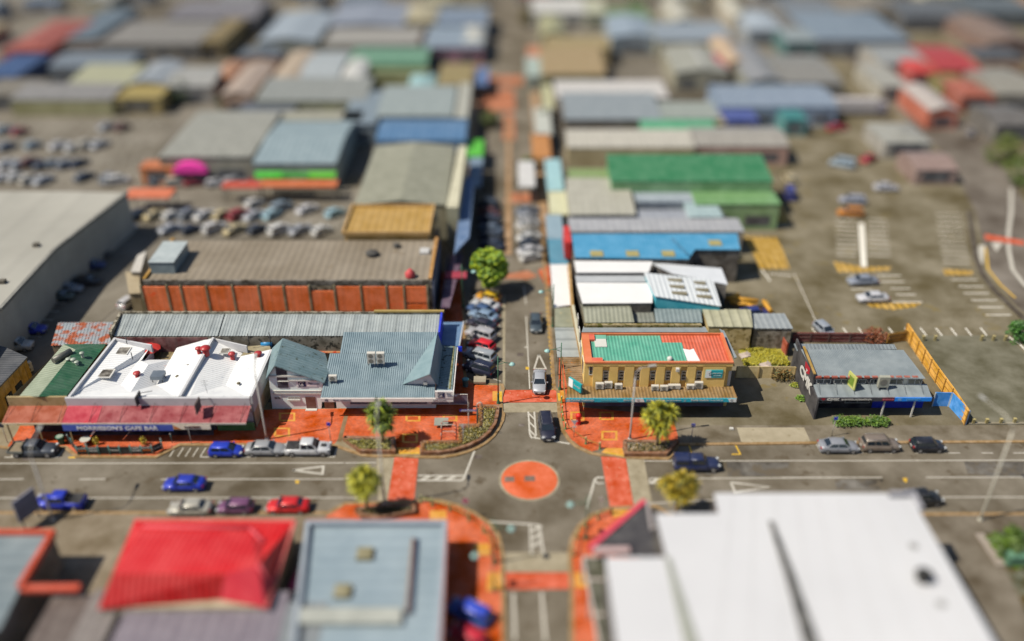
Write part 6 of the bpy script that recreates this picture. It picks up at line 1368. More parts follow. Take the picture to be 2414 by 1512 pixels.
# --- left side of the town: (front-left u, front v, right u, back v, height, roof, wall, kind, label)
LT = [
 (885,332,1098,282,6.5,'#5884b0','#4f6f90','gx','deep blue gabled roof on the left of the street'),
 (800,292,885,215,6,'#8898a4','#6f7c84','flat','slate coloured roof left of the deep blue gable'),
 (885,274,1068,212,6,'#a0acac','#8a9090','shed','pale blue grey roof just above the deep blue gable'),
 (1072,278,1102,196,7,'#bcbcb0','#a8a898','flat','narrow cream parapet block above the deep blue gable'),
 (960,210,1022,176,4,'#a4ccd0','#88a8a8','hip','small pale turquoise roof'),
 (1030,200,1110,150,6,'#a08e58','#8f7c48','flat','square tan roof beside the street'),
 (820,152,1006,112,6,'#6c9c80','#5c8a60','gx','long sage green gable'),
 (845,172,1010,154,4.5,'#8f9870','#8a8a58','flat','olive strip building below the sage green gable'),
 (1000,112,1138,62,6,'#90a0b0','#8a5c70','gx','bluish gable with plum coloured front'),
 (1090,98,1142,62,6.6,'#ccccc4','#b0a8a0','hip','white hipped roof against the bluish gable'),
 (760,105,985,66,6,'#a8a49c','#9c9684','flat','wide warm grey roof'),
 (765,62,950,12,6,'#949cac','#888e98','gy','wide lavender grey gable'),
 (952,50,1026,8,6,'#bab090','#a89c78','hip','cream hipped roof near the top'),
 (1028,58,1150,18,6,'#8090a4','#6c7888','gx','slate blue gable near the top of the street'),
 (605,98,745,30,6.5,'#a4b0bc','#8a8e84','gy','pale blue gabled hall'),
 (470,100,522,42,6,'#8c7844','#7c6838','flat','mustard brown block'),
 (228,104,468,50,6,'#8f8a82','#706a60','flat','broad dull grey roof'),
 (390,44,600,0,6,'#807c80','#6c6868','gx','long dim mauve grey roof'),
 (130,92,220,22,6,'#647480','#4c5864','flat','dark blue grey roof'),
 (118,108,228,94,5,'#807468','#6a6058','flat','thin dull strip roof'),
 (0,120,108,48,6,'#a8503c','#b84a3c','hip','brick red hipped house at the left edge'),
 (-60,182,34,128,5,'#2c5084','#28406c','flat','dark blue roof cut by the left edge'),
 (-60,225,62,186,5,'#847c6c','#6c6458','flat','grey roof cut by the left edge'),
 (112,158,300,122,5.5,'#788490','#687078','gx','long slate gable'),
 (152,202,300,160,5.5,'#b4b494','#a0a07c','shed','pale cream yellow roof'),
 (262,232,376,198,5,'#b09c54','#988448','flat','ochre roofed block'),
 (20,236,262,206,5,'#908e8c','#989468','shed','long grey roof over an olive wall'),
 (300,198,382,148,5.5,'#a4acb4','#8a9094','gy','silver blue roof'),
 (384,204,498,158,5.5,'#acaca8','#94908a','gx','light grey roof'),
 (500,182,548,146,5.5,'#c89470','#b0704c','hip','small apricot hipped roof'),
 (518,226,592,152,6,'#bca898','#a88870','gy','pinkish beige gable'),
 (636,192,708,124,6,'#c4b098','#a08c74','gy','peach coloured gable'),
 (700,188,795,122,6,'#b4bcc0','#a0a09c','gx','icy white gable'),
 (802,184,856,138,6,'#dcdcd8','#b0b0ac','hip','bright white hipped roof'),
 (600,238,862,192,6,'#989c98','#9c9c78','shed','long grey green roof with a cream wall'),
 (372,370,592,262,7,'#a4a49a','#8c8a7c','flat','broad grey warehouse roof'),
 (594,386,792,286,6.5,'#98acb4','#8a9490','gx','light blue roof above a vivid green shopfront'),
 (640,284,850,262,6,'#acaa98','#98947c','flat','cream strip roof behind the light blue one'),
 (560,262,690,240,5,'#5c6470','#4c5460','flat','dark slate strip roof'),
 (325,398,408,378,4.5,'#d07840','#d08040','flat','orange shopfront block'),
]
for k, (a,b,c_,d,h,ro,wa,ki,l) in enumerate(LT):
    rectb('shop' if h < 6 else 'town_building', l+(' in the blurred left half' if 'left' not in l else ''), a,b,c_,d,h*.78,ro,wa,ki,1.0)

def slabm(name, label, cat, u0, v0, u1, v1, z, hexc, th=.3, sup=True, kind='flat'):
    a, b = P('D',u0,v0,z), P('D',u1,v0,z); yb = max(a.y+2, P('D',(u0+u1)/2,v1,z).y); t = thing(name, label, cat, ((a.x+b.x)/2,(a.y+yb)/2,0))
    m_ = MB().box(a.x,b.x,a.y,yb,z-th,z)
    m_.build('deck', mat(hexc,var=.12), t)
    for x in (a.x+.3,b.x-.3): each('support', mat('#8a8478'), t, boxes=[(x-.1,x+.1,a.y+.2,a.y+.4,0,z-th),(x-.1,x+.1,yb-.4,yb-.2,0,z-th)])
    return t
slabm('canopy','orange flat canopy in the left car park','canopy',288,466,398,444,3.2,'#e07850')
slabm('canopy','orange red canopy under the vivid green shopfront','canopy',612,440,792,425,3.2,'#d87038'); slabm('canopy','red orange canopy left of the green shopfront','canopy',520,442,610,428,3.2,'#d05038')
g_ = thing('green_awning','vivid green and yellow awning on the light blue roofed shop','awning',P('D',690,412,3.5)); a, b = P('D',602,404,4), P('D',792,404,4)
for k in range(3): xx = lerp(a,b,k/3); yy_ = lerp(a,b,(k+1)/3); MB().plate([xx+Vector((0,-1.2,-.8)),yy_+Vector((0,-1.2,-.8)),yy_,xx],.15).build('cloth', mat(('#38c018','#1c8a14','#58c010')[k],var=.1), g_)
MB().box(a.x+1,b.x-6,a.y-2.2,a.y-1.4,2.4,2.7).build('yellow_valance', mat('#c8c020'), g_)
fyw = P('D',480,370,7*.78).y-.6; q = P('D',450,385,4.5); pk_ = thing('pink_arch','magenta arched awning over a shop entrance','awning',q); q0 = PW('D',410,404,fyw); q1_ = PW('D',492,404,fyw); q1_.z = q0.z; R_ = (q1_-q0).length/2; cx_ = (q0+q1_)/2
m_ = MB(); ext(m_, [Vector((cx_.x+R_*math.cos(k*.3142),cx_.y-1,cx_.z+1.9*math.sin(k*.3142))) for k in range(11)], (0,1.4,0)); m_.build('arch', mat('#f03ca4*1.8',var=.05), pk_); MB().box(cx_.x-R_,cx_.x+R_,cx_.y-.5,cx_.y+.4,0,cx_.z-.02).build('shopfront', mat('#5c4858'), pk_)
# --- right side
RT = [
 (1336,348,1640,316,5.5,'#ccc8bc','#b0a078','shed','long cream white roof over a tan wall'),
 (1640,345,1862,300,5.5,'#aca8a0','#b08a7c','gx','long dull pink and grey roof'),
 (1330,282,1562,228,6,'#98a2a8','#5c5244','shed','steel grey roof over a dark wall'),
 (1512,306,1688,282,5,'#60b088','#4c9874','gx','sea green roof'),
 (1560,280,1700,240,6,'#a4aca4','#8f968c','flat','pale sage grey roof'),
 (1310,230,1578,190,6.5,'#dcd8d4','#a8a094','flat','long bright white roof'),
 (1700,252,1978,200,6,'#90a0b4','#7c90a8','gx','long powder blue roof'),
 (1712,284,1790,252,5,'#5060a8','#4c58a0','flat','small indigo block'),
 (1850,282,1905,252,5,'#409090','#488888','flat','small dark teal block'),
 (1690,292,1712,268,5,'#c8bc90','#b0a474','flat','small sand coloured block'),
 (1592,172,1720,112,6,'#a8a89c','#94907c','gy','putty coloured gable'),
 (1768,192,1850,110,6,'#94969a','#84867c','gy','pewter gable'),
 (1852,196,1990,130,6,'#908e88','#7c7a70','gx','broad ash grey roof'),
 (1640,165,1680,115,6,'#e8e8e8','#c0bcb8','hip','gleaming white hipped roof'),
 (1684,158,1720,130,5.5,'#b84c5c','#a84450','hip','small rose red hipped roof'),
 (1712,150,1765,92,6,'#d0b494','#b09878','gy','apricot cream gable'),
 (1276,176,1430,120,6,'#b0986c','#8c8858','shed','sandy roof with olive front'),
 (1240,180,1342,134,5,'#acbcb4','#98a498','hip','pale mint hipped roof'),
 (1288,116,1440,84,6,'#a89668','#a08a58','gx','honey coloured roof'),
 (1276,82,1330,40,6,'#acaa80','#98946c','gy','small khaki gable'),
 (1442,88,1548,40,6,'#9cacbc','#8c98a0','gy','light denim blue gable'),
 (1548,96,1728,52,6,'#98a4b0','#a09c84','gx','long denim grey gable'),
 (1255,30,1382,-4,6,'#dcdad4','#c0bcb0','flat','white flat roof at the top edge'),
 (1384,32,1430,0,6,'#ccccb0','#b0b094','flat','cream flat roof at the top edge'),
 (1432,48,1540,18,5,'#74905c','#688050','flat','moss green roof near the top edge'),
 (1588,50,1640,0,6,'#c8c4b4','#a8a494','gy','ivory gable at the top edge'),
 (1768,70,1852,24,6,'#b0bcc8','#949ca4','hip','ice blue hipped roof'),
 (1854,98,1925,68,6,'#98a4a8','#406c6c','gx','blue grey roof over dark teal wall'),
 (1926,94,2150,28,6.5,'#8494a4','#787c80','hip','huge dusty blue hipped roof'),
 (1730,40,1768,-2,6,'#d0ccbc','#b0a898','gy','narrow ivory gable'),
 (1860,40,1990,-6,6,'#7c8288','#6c6c6c','gx','dark pewter roof at the top edge'),
 (1990,30,2120,-4,6,'#8a8070','#78705f','gy','drab brown gable at the top edge'),
 (2130,40,2290,-2,6,'#606468','#54565a','gx','charcoal roof near the top right'),
 (2300,30,2460,-8,6,'#5c6468','#50585c','flat','dim slate roof in the top right corner'),
 (2078,150,2190,108,5.5,'#a0a4a4','#98948c','gx','grey white gable near the side road'),
 (2080,205,2150,152,5,'#b0aea4','#a09c90','flat','off white flat roof near the side road'),
 (2216,166,2318,108,6,'#b83030','#a03c30','gx','strong red roof at the upper right'),
 (2150,172,2215,140,5.5,'#d04038','#a8443c','hip','scarlet hipped roof left of the strong red one'),
 (2192,262,2264,204,5.5,'#c4bab4','#b05a40','gy','whitish gable with a rust front'),
 (2268,228,2350,186,5,'#b06048','#984c38','hip','terracotta hipped roof'),
 (2352,222,2470,160,5.5,'#9c988c','#8c8478','gx','beige grey roof at the right edge'),
 (2224,200,2290,172,5,'#8c8048','#7c7440','flat','olive brown flat roof'),
 (2330,100,2440,40,5.5,'#8c7464','#785c50','gy','murky rose brown gable at the right edge'),
 (2350,296,2450,248,5,'#706c68','#605c58','gx','dusky grey roof at the right edge'),
 (2086,338,2200,290,4.5,'#a8a8a0','#98948c','hip','pale hipped roof by the bend of the side road'),
 (2160,402,2262,358,4,'#a08880','#8c746c','gx','dusky pink roof beside the car park'),
 (1342,506,1500,432,6,'#c0beb0','#a8a498','shed','parchment grey roof above the sky blue building'),
 (1502,520,1712,496,5,'#aab0bc','#8c8c94','flat','lilac grey strip roof'),
 (1500,476,1640,440,6.2,'#b0bcc8','#98a0a8','flat','silvery roof above the lilac strip'),
 (1625,512,1705,468,6,'#b4ccd0','#a0b4b8','flat','pale aqua flat roof'),
 (1342,546,1755,515,5.6,'#b8bac0','#a0988c','flat','long silver strip roof directly above the sky blue one'),
]
for k, (a,b,c_,d,h,ro,wa,ki,l) in enumerate(RT):
    rectb('shop' if h < 6 else 'town_building', l+(' in the blurred right half' if 'right' not in l else ''), a,b,c_,d,h*.78,ro,wa,ki,1.0)
q_ = [P('D',u,v,6.2) for u, v in ((1345,432),(1445,432),(1445,422),(1620,432),(1840,482),(1828,376),(1720,372),(1710,396),(1335,396))]
rectb('green_store','big emerald roofed store right of the street',1440,428,1824,378,7,'#3a8a5a','#6a9868','shed',1.2)
rectb('green_store','light green roofed wing in front of the emerald store',1640,482,1842,420,5,'#7cac70','#7c9c68','flat')
rectb('green_store','narrow yellow green block at the street end of the emerald store',1342,430,1440,398,5,'#90a868','#8a9c58','flat')

# --- small roofs that fill the far blocks between the larger ones
rnd = random.Random(11)
ICOL = [('mid grey','#8c8c88'),('pale blue','#9cacb8'),('dull brown','#80705c'),('off white','#c4c2b8'),('slate','#66707a'),('fawn','#a89874'),('dusky green','#74866c'),('rust red','#944c3c'),('light grey','#aeb0ae'),('charcoal','#4c4e52'),('cream','#c0b894'),('steel blue','#7488a0')]
SD = ['left of','right of','behind','in front of']
used = set(); cand = 0; BIG = list(AABB)
def pixof(x, y, z):
    d = Vector((x,y,z-CAMH)); yc = d.y*math.sin(PITCH)+d.z*math.cos(PITCH); zc = d.y*math.cos(PITCH)-d.z*math.sin(PITCH); return 1207+FPX*d.x/zc, 756-FPX*yc/zc
for _ in range(9000):
    y = rnd.uniform(175, 430); xm = .60*y+12; x = rnd.uniform(-xm, xm); wx, wy_ = rnd.uniform(7,17), rnd.uniform(7,15); h = rnd.uniform(3.2,5)
    u, v = pixof(x, y, 2)
    if abs(u-(1192+.02*v)) < (62 if v > 120 else 48): continue
    if v > 262 and (u < 300): continue
    if v > 258 and u > 1280: continue
    if v > 232: continue
    if v > -20 and abs((u-2020) - (v-95)*1.15) < 85 and v < 480 and u > 1920: continue
    if u > 1960 and v > 180: continue
    m_ = 1.6
    if any(x+wx/2+m_ > a and x-wx/2-m_ < b and y+wy_/2+m_ > c_ and y-wy_/2-m_ < d for a,b,c_,d,l in AABB): continue
    ok = None
    for ci in rnd.sample(range(12), 12):
        near = sorted(BIG, key=lambda r: (max(r[0]-x,0,x-r[1])**2 + max(r[2]-y,0,y-r[3])**2))[:3]
        for r in near:
            cx0, cy0 = (r[0]+r[1])/2, (r[2]+r[3])/2; dx, dy = (x-cx0)/(r[1]-r[0]), (y-cy0)/(r[3]-r[2])
            sd = (SD[1] if dx > 0 else SD[0]) if abs(dx) > abs(dy) else (SD[2] if dy > 0 else SD[3])
            lb_ = '%s low roof %s the %s' % (ICOL[ci][0], sd, r[4])
            if lb_ not in used and len(lb_.split()) <= 16: ok = (lb_, ICOL[ci][1]); break
        if ok: break
    if not ok: continue
    used.add(ok[0])
    u0, v0 = pixof(x-wx/2, y-wy_/2, h); u1, _v = pixof(x+wx/2, y-wy_/2, h); _u, v1 = pixof(x, y+wy_/2, h)
    rectb('low_building', ok[0], u0, v0, u1, v1, h, ok[1], rnd.choice(['#a09884','#b0a890','#8c8478','#a08068','#90949a']), rnd.choice(['gx','gy','hip','flat','shed']), .9, win=(wx > 11))
    cand += 1
    if cand > 130: break
# canopies and awnings along the far street
AW = [(1296,505,1340,450,'#dcdcb8','cream'),(1290,452,1330,375,'#a8d4dc','pale turquoise'),(1222,440,1262,380,'#dcdcdc','white'),(1255,372,1300,315,'#c88848','caramel'),(1262,318,1302,255,'#c8ccc4','chalk white'),
      (1282,255,1306,200,'#c4c49c','straw yellow'),(1244,140,1284,110,'#c88460','salmon'),(1100,368,1138,330,'#58c838','lime green'),(1118,200,1150,160,'#5878ac','cobalt blue'),(1100,440,1134,372,'#8098b0','misty blue')]
for a,b,c_,d,hx,l in AW: slabm('awning', l+' awning beside the far part of the long street','awning',a,b,c_,d,3.4,hx)
for k,(u,v,h,r,a,b) in enumerate(((1250,400,3,1.6,'#4c6410','#7c8820'),(1282,300,4,1.8,'#3c6414','#7c8818'),(1155,300,4,2,'#5c7030','#7c8840'),(1240,60,5,2.6,'#5c5c20','#7c6c20'),(430,240,6,3.5,'#2c4c14','#3c5c1c'),(545,262,5,3,'#3c4c1c','#4c5c24'),(2360,380,6,4,'#5c6c10','#6c7c18'),(2400,430,6,4,'#4c6c18','#6c7c18'),
        (1500,30,5,3,'#3c6c24','#5c7c2c'),(1720,610,2,1.4,'#6cb010','#8cc020'),(2385,1305,3,2.4,'#4c7014','#6c8c18'),(1118,395,3,1.4,'#5c8020','#6c8c28'))):
    leafy_tree('D',u,v,h,r,('small dark street tree in the middle distance','olive tree on the right of the far street','greyish tree in the far street','brownish tree near the top of the street','dark tree between the ochre block and the pinkish gable','low dark tree above the broad warehouse','yellow green tree at the right edge','rounder tree at the right edge below the other','tree by the moss green roof','bright weed bush behind the annex on posts','low bush at the lower right verge','small tree beneath the lime awning')[k],a,b,700,name='tree',size=.4)
# --- cars in the far car parks
GLc = ['#c8ccd4','#8a92a0','#e0e0e0','#3c4658','#a82838','#b4b8c0','#2c3850','#d4cfc4','#6c7c90','#e4e4e8','#70342c','#9cb0c0']
od = ['first','second','third','fourth','fifth','sixth','seventh','eighth','ninth','tenth','eleventh','twelfth','thirteenth','fourteenth','fifteenth']
cn_ = {'#c8ccd4':'pale silver','#8a92a0':'grey','#e0e0e0':'white','#3c4658':'dark slate','#a82838':'red','#b4b8c0':'silver','#2c3850':'navy','#d4cfc4':'cream','#6c7c90':'blue grey','#e4e4e8':'bright white','#70342c':'maroon','#9cb0c0':'light blue','#b0d8e8':'ice blue','#d8c89c':'beige','#f0f0ee':'glossy white'}
def rowcars(n, u0, v0, u1, v1, deg, where, cols, skip=(), kinds=('sedan','hatch','suv'), z=0):
    pl = 0; loose = where.endswith('lot')
    for k in range(n):
        if k in skip or (loose and random.random() < .3): continue
        t = k/max(1,n-1); h = cols[(k*5+n) % len(cols)] if loose else cols[k % len(cols)]; pl += 1
        car(kinds[(k*7+n)%len(kinds)],'D',u0+(u1-u0)*t+random.uniform(-2,2),v0+(v1-v0)*t+random.uniform(-1,1)*(5 if loose else 1.5),deg+random.uniform(-6,6),h,'%s car, %s from the left in %s' % (cn_[h],od[pl-1],where),'cars in the far car parks',low=True,z=z)
rowcars(9,8,418,262,418,62,'the nearest row of the far left lot',GLc,skip=(7,))
rowcars(9,20,385,240,382,62,'the second row of the far left lot',GLc[3:]+GLc[:3])
rowcars(8,15,345,235,342,62,'the third row of the far left lot',GLc[5:]+GLc[:5])
rowcars(9,10,305,330,300,62,'the top row of the far left lot',GLc[2:]+GLc[:2],skip=(3,5))
rowcars(10,290,505,640,505,55,'the upper row behind the brown hall',['#9cb0c0','#2c3850','#d8c89c','#f0f0ee','#8a92a0','#e0e0e0','#d8c89c','#a82838','#c8ccd4','#b0d8e8'])
rowcars(10,300,535,760,540,50,'the lower row behind the brown hall',['#f0f0ee','#6c7c90','#c8ccd4','#2c3850','#e0e0e0','#d8c89c','#3c4658','#f0f0ee','#b4b8c0','#f0f0ee'],skip=(1,))
rowcars(4,600,478,790,500,50,'the topmost row behind the brown hall',['#f0f0ee','#9cb0c0','#e4e4e8','#b0d8e8'])
rowcars(8,280,425,600,430,20,'the row under the orange and pink shopfronts',['#e0e0e0','#c8ccd4','#8a92a0','#d4cfc4','#a82838','#e4e4e8','#b4b8c0','#a82838'],skip=(1,))
for k in range(8):
    h = ['#f0f0ee','#e4e4e8','#3c4658','#f0f0ee','#d4cfc4','#e0e0e0','#c8ccd4','#8a92a0'][k]
    car(('hatch','sedan')[k%2],'D',1252-k*1.0,604-k*15.5,25,h,'%s car, %s from the near end of the bright row right of the street' % (cn_[h],od[k]),'cars parked farther up the street',low=True)
for k in range(6):
    h = ['#2c3850','#3c4658','#6c7c90','#2c3850','#70342c','#3c4658'][k]
    car(('sedan','suv')[k%2],'D',1160-k*2,575-k*19,150,h,'%s car, %s from the round tree in the shaded row' % (cn_[h],od[k]),'cars parked farther up the street',low=True)
for k,(u,v,d,h,l,ki) in enumerate(((2005,500,175,'#e09030','orange car above the striped bays of the right car park','suv'),(2010,470,170,'#b4b8c8','silver car just above the orange one','wagon'),(2090,440,0,'#d8d8e0','white car apart on the right of the right car park','sedan'),(1985,385,150,'#b8ccdc','pale blue van in the right car park','van'),(2050,372,40,'#c83040','cherry red car in the right car park','sedan'),
     (1862,455,80,'#4048a0','indigo van against the light green wing','van'),(1860,420,90,'#d8c8a0','sandy car beside the light green wing','suv'),(1975,300,10,'#c83848','cerise car beside the white truck','sedan'),(2290,310,60,'#807c80','dim grey car on the side road','sedan'),(2170,232,-50,'#b84c48','brick red car on the side road','hatch'),(1780,735,5,'#2c3c8c','navy car behind the block garage','sedan'),(2030,125,80,'#9088a0','mauve grey car at the top of the side road','sedan'),
     (1202,1000,0,'#000000','',''))):
    if l: car(ki,'D',u,v,d,h,l,None,low=True,z=.1)
tr = thing('truck','long white box truck in the upper right car park','truck',P('D',2010,270,1)); q = P('D',2010,272,0); o = Vector((q.x,q.y,0))
MB().box(o.x-6,o.x+5,o.y-1.3,o.y+1.3,1.1,3.9).build('box_body', mat('#d4cfcf',var=.08), tr); MB().box(o.x+5.1,o.x+7.2,o.y-1.2,o.y+1.2,.6,3.0).build('cab', mat('#a8a4b0',var=.1), tr)
for x in (-4.5,-3.2,3.6,6.2):
    for s in (-1,1): MB().tube([(o.x+x,o.y+s*1.0,.5),(o.x+x,o.y+s*1.35,.5)],.5,12).build('wheel', TYRE, tr)
# yellow equipment behind the block workshop
lm = thing('yellow_ramp','yellow steel loading ramp frames behind the workshop','ramp',P('N',1900,780,0)); m_ = MB()
for pts in ([(1680,730),(1990,760)],[(1720,770),(1960,800)],[(1890,790),(1990,860)],[(2040,760),(2110,860)],[(1700,740),(1800,700)]): m_.tube([P('N',u,v,1.2) for u, v in pts],.35,6)
m_.build('beams', mat('#e8a818',var=.15), lm); m_ = MB()
for u, v in ((1690,735),(1980,765),(2050,770),(2105,855)): q = P('N',u,v,1.2); m_.tube([q,Vector((q.x,q.y,0))],.12)
m_.build('legs', mat('#b88414'), lm)
# ================================================================= the near, blurred bottom row
# red hipped roof
zr_ = 4.2
c4 = [P('S',u,v,zr_) for u, v in ((640,935),(1740,925),(1930,355),(880,352))]
rh = thing('red_house','building with a big glossy red hipped roof at the near left','building',base(c4)); ce = Vector(base(c4))
MB().prism([lerp(p,(ce.x,ce.y,zr_),.04) for p in c4],-.04,zr_-.1).build('wall', mat('#c8b898',var=.2), rh)
ra, rb_, rc_ = P('S',760,690,6.3), P('S',1500,690,6.3), P('S',1690,500,5.9)
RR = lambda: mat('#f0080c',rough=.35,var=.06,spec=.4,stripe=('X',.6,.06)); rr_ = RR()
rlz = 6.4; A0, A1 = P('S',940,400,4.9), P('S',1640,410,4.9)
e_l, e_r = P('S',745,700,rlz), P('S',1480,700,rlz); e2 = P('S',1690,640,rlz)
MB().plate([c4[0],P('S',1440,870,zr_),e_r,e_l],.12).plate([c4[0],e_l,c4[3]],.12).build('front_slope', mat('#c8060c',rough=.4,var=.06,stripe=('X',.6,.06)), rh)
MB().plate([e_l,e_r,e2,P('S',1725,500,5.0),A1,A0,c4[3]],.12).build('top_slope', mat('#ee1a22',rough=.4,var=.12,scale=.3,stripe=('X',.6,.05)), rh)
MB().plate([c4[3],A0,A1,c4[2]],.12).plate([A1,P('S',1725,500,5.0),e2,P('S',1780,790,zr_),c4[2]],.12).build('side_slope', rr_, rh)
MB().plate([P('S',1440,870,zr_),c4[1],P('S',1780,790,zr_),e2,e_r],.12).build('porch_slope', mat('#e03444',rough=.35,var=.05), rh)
gut = MB(); strip(gut,[c4[3],c4[2]],.35,zr_-.2,zr_+.12); strip(gut,[c4[2],c4[1]],.35,zr_-.2,zr_+.12); gut.build('gutter', mat('#e87068',var=.1), rh)
cp_ = MB()
for a,b in ((A0,A1),(A1,P('S',1725,500,5.0)),(e2,P('S',1780,790,zr_+.1))): cp_.tube([a+Vector((0,0,.1)),b+Vector((0,0,.1))],.2,6)
cp_.build('ridge_cap', mat('#f05c68',var=.05), rh)
# left edge building with orange edging
q_ = [P('S',u,v,4.5) for u, v in ((-300,1250),(0,1060),(130,800),(345,440),(-300,440))]
lb = thing('orange_edged_building','grey roofed building with orange parapet edging at the near left corner','building',base(q_))
MB().prism(q_,-.04,4.3).build('wall', mat('#7c7468',var=.2), lb); MB().plate(q_,.15).build('roof', mat('#7f9098',rough=.5,var=.2,scale=.15,stripe=('Y',1.5,.1)), lb)
m_ = MB(); strip(m_,[q_[4],q_[3],q_[2]],.5,4.2,4.9); strip(m_,[P('S',140,795,4.5),P('S',520,790,4.5)],.75,4.2,4.6); m_.build('parapet', mat('#d84c28',var=.12), lb)
rectb('shed','dull mauve brown flat roof in the bottom left corner',40,1560,200,1400,3.5,'#6f625c','#5c5450','flat')
for k,(u0,v0,u1,v1,hx,l) in enumerate(((150,1540,230,1390,'#8c8480','grey lean roof beside the mauve brown one at the bottom'),(240,1560,640,1395,'#8c8490','wide lilac grey roof along the bottom edge'),(640,1570,740,1420,'#8a9298','blue grey roof along the bottom edge'))): rectb('low_building',l,u0,v0,u1,v1,3.6,hx,'#6a6260','flat')
# blue grey flat roof in the middle bottom
z_ = 3.9
q_ = [P('T',u,v,z_) for u, v in ((-230,1500),(715,1500),(765,640),(-130,640))]
mb2 = thing('corner_shop','corner building with a blue grey iron roof and raised parapets at the bottom centre','building',base(q_))
MB().prism(q_,-.04,z_-.45,top=False).build('wall', mat('#9c8478',var=.2), mb2)
MB().plate([p-Vector((0,0,.3)) for p in q_],.1).build('roof', mat('#9cb0bc',rough=.5,var=.12,scale=.2,stripe=('Y',1.4,.06)), mb2)
m_ = MB(); strip(m_,[q_[1],q_[2],q_[3],q_[0]],.45,z_-.4,z_+.25); m_.build('parapet', mat('#a8b4c0',var=.08), mb2)
m_ = MB(); strip(m_,[q_[2]+Vector((.25,.25,0)),q_[3]+Vector((-.2,.25,0))],.12,z_-1.8,z_+.3); strip(m_,[q_[1]+Vector((.3,0,0)),q_[2]+Vector((.3,0,0))],.12,z_-1.8,z_+.3); m_.build('fascia', mat('#d0847c',var=.15), mb2)
m_ = MB(); m_.plate([P('T',525,1200,z_+.3),P('T',560,740,z_+.3),P('T',600,740,z_-.2),P('T',560,1205,z_-.2)],.1); m_.build('roof_step', mat('#5c7ca8'), mb2)
m_ = MB(); strip(m_,[P('T',520,1210,z_+.3),P('T',558,735,z_+.3)],.3,z_-.3,z_+.35); m_.build('step_capping', mat('#a08878'), mb2)
m_ = MB(); m_.plate([P('T',-200,1290,z_+.2),P('T',480,1290,z_+.2),P('T',485,1190,z_+.2),P('T',-200,1190,z_+.2)],.4); m_.build('roof_platform', mat('#bcc0b8'), mb2)
for u, v in ((242,835),(97,1080)): q = P('T',u,v,z_); MB().box(q.x-.75,q.x+.75,q.y-.75,q.y+.75,z_-.3,z_+.1).build('rusty_roof_vent', mat('#8c8458',var=.3), mb2)
q = P('S',2065,515,3.0); wt_ = thing('gas_bottle','pale round topped tank between the red and blue grey roofs','tank',(q.x,q.y,0)); MB().lathe((q.x,q.y,0),[(.6,0),(.6,1.2),(.4,1.5),(.1,1.6)],14).build('body', mat('#c0bc98'), wt_); MB().lathe((q.x,q.y,1.6),[(.12,0),(.12,.15)],8).build('valve', mat('#6a6a60'), wt_)
# pergola and shop on the bottom right corner
q0, q1_ = P('T',1665,870,3.4), P('T',1800,1500,3.4)
pg = thing('glazed_verandah','white framed verandah with dark olive glazing beside the white roof','verandah',lerp(q0,q1_,.5)); a, b, c_, d = P('T',1672,868,3.4), P('T',1832,868,3.4), P('T',1900,1500,3.4), P('T',1790,1500,3.4)
MB().plate([d,c_,b,a],.06).build('glazing', mat('#3c4018',rough=.3,var=.4,scale=.6), pg); m_ = MB(); strip(m_,[a,b,c_],.22,3.3,3.6); strip(m_,[a,d],.22,3.3,3.6)
for t in (.25,.62): strip(m_,[lerp(a,d,t),lerp(b,c_,t)],.22,3.35,3.58)
for p in (a,lerp(a,d,.4),lerp(a,d,.8)): m_.box(p.x-.1,p.x+.1,p.y-.1,p.y+.1,0,3.4)
m_.build('frame', mat('#d8ccc4',var=.08), pg)
# great white roof
zw = 9.0
W = [('T',1820,860),('T',2220,860),('T',2150,575),('U',415,305),('U',385,172),('U',1515,172),('U',1535,205),('U',1690,205),('U',1740,310),('U',2240,1180),('U',2300,1300),('T',1900,1500)]
wp = [P(c,u,v,zw) for c,u,v in W]
ww = thing('white_roofed_building','large building with a stepped brilliant white roof and dark gutter slot at the near right','building',base(wp))
MB().prism(wp,-.04,zw-.3,top=False).build('wall', mat('#4c4844',var=.25), ww); MB().plate(wp,.3).build('roof', mat('#e9eaee',rough=.45,var=.08,scale=.05), ww)
m_ = MB(); m_.plate([P('U',742,350,zw+.16),P('U',775,360,zw+.16),P('U',910,700,zw+.16),P('U',1080,1180,zw+.16),P('U',980,1180,zw+.16),P('U',850,700,zw+.16)],.12); m_.build('gutter_slot', mat('#2c2c2a',var=.3), ww)
m_ = MB(); m_.plate([P('U',65,590,zw+.12),P('U',95,590,zw+.12),P('U',290,1180,zw+.12),P('U',200,1180,zw+.12)],.1); m_.build('roof_step', mat('#a4a89c',var=.1), ww)
for k in range(9):
    t_ = (k+.5)/9; a, b = lerp(P('U',440,175,zw),P('U',1680,208,zw),t_), lerp(P('U',300,1180,zw),P('U',2230,1180,zw),t_); m_ = MB(); strip(m_,[a,b],.05,zw-.05,zw+.03); m_.build('sheet_joint', mat('#dcdde0'), ww)
vent(ww,'U',1750,740,zw,.6,.9,mat('#202020'),1.3); 
for u, v in ((1690,520),(1870,900)): q = P('U',u,v,zw); MB().lathe(q,[(.45,0),(.4,.1)],12).build('roof_disc', mat('#a8a8a8'), ww)
m_ = MB(); strip(m_,[P('U',1535,170,zw+.2),P('U',1690,170,zw+.2),P('U',1745,270,zw+.2)],.45,zw-.4,zw+.25); m_.build('corner_parapet', mat('#b4b4bc',var=.06), ww)
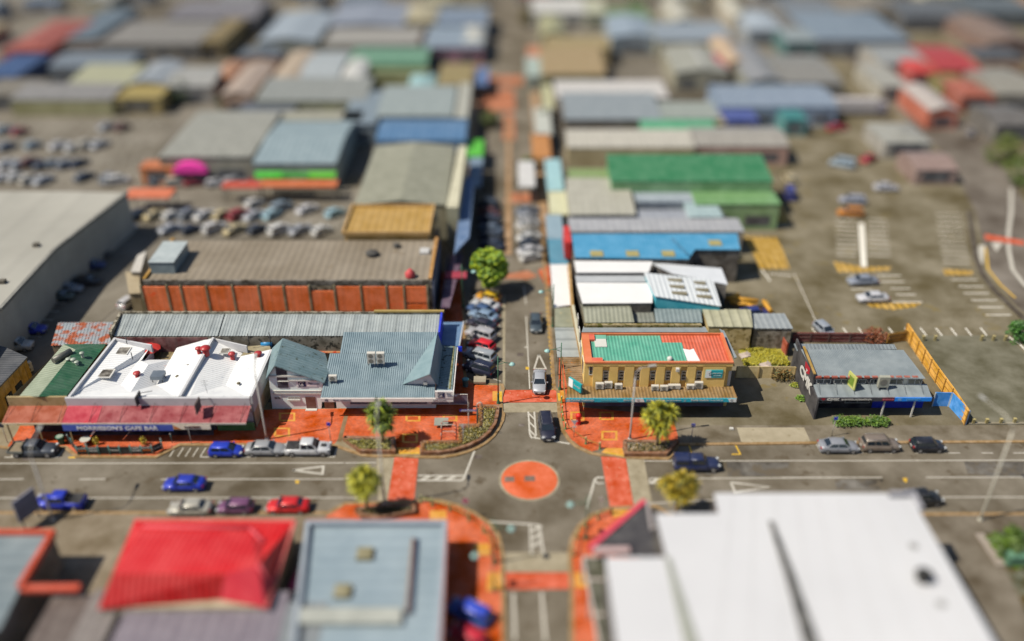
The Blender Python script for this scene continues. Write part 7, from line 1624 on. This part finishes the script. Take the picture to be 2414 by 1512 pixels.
# black triangular roof panel with pink edge
zt_ = 5.4
tp = [P('T',u,v,zt_) for u, v in ((1735,805),(2250,860),(2170,600),(2090,500))]
tt_ = thing('triangular_canopy','black triangular corner canopy edged in pink beside the white roof','canopy',base(tp)); MB().plate([tp[0],P('T',1790,830,zt_),tp[1],tp[2],tp[3]],.25).build('deck', mat('#34323a',rough=.6,var=.15), tt_)
m_ = MB(); strip(m_,[tp[0],tp[3]],.5,zt_-.5,zt_+.15,1); m_.build('pink_edge', mat('#f04c68',var=.05), tt_); m_ = MB(); strip(m_,[P('T',1740,800,zt_),P('T',1975,800,zt_)],.7,zt_-.2,zt_+.2,-1); m_.build('white_edge', mat('#d0b4b4',var=.05), tt_); 
m_ = MB(); strip(m_,[tp[3],P('T',2120,680,zt_),P('T',2165,650,zt_)],.3,zt_-.2,zt_+.2); m_.build('grey_edge', mat('#b4acac'), tt_)
for s in (.1,.6): p = lerp(tp[0],tp[3],s)+Vector((.8,-.3,0)); MB().tube([Vector((p.x,p.y,0)),Vector((p.x,p.y,zt_))],.1).build('column', mat('#6a6468'), tt_)
# right bottom verge
vg = MB().poly(Z([('U',2130,430),('U',2280,640),('U',2500,1100),('U',2600,500),('U',2300,420)],.14)); struct('grass', vg, mat('#3c4410',var=.4,scale=.5,stain=('#5c4a18',.5,.6)))
k = MB(); strip(k,Z([('U',2120,440),('U',2265,650)],.2),.9,.1,.34); o = k.build('low_wall', mat('#a89c90',var=.1)); o['label'] = 'short pale grey low wall with red end at the lower right verge'; o['category'] = 'wall'
leafy_tree('U',2350,560,2.6,2.0,'dark green rounded bush at the lower right corner','#3c5c0c','#4c7014',900,name='bush',size=.25)
q = P('U',2370,600,.5); sbn = thing('skip_bin','pale green covered bin at the lower right edge','bin',q); MB().obox(Vector(q)+Vector((0,0,.3)),2.6,1.8,1.3).build('body', mat('#5c8c70',var=.1), sbn); MB().obox(Vector(q)+Vector((0,0,1.0)),2.7,1.9,.12).build('lid', mat('#6ca084'), sbn)
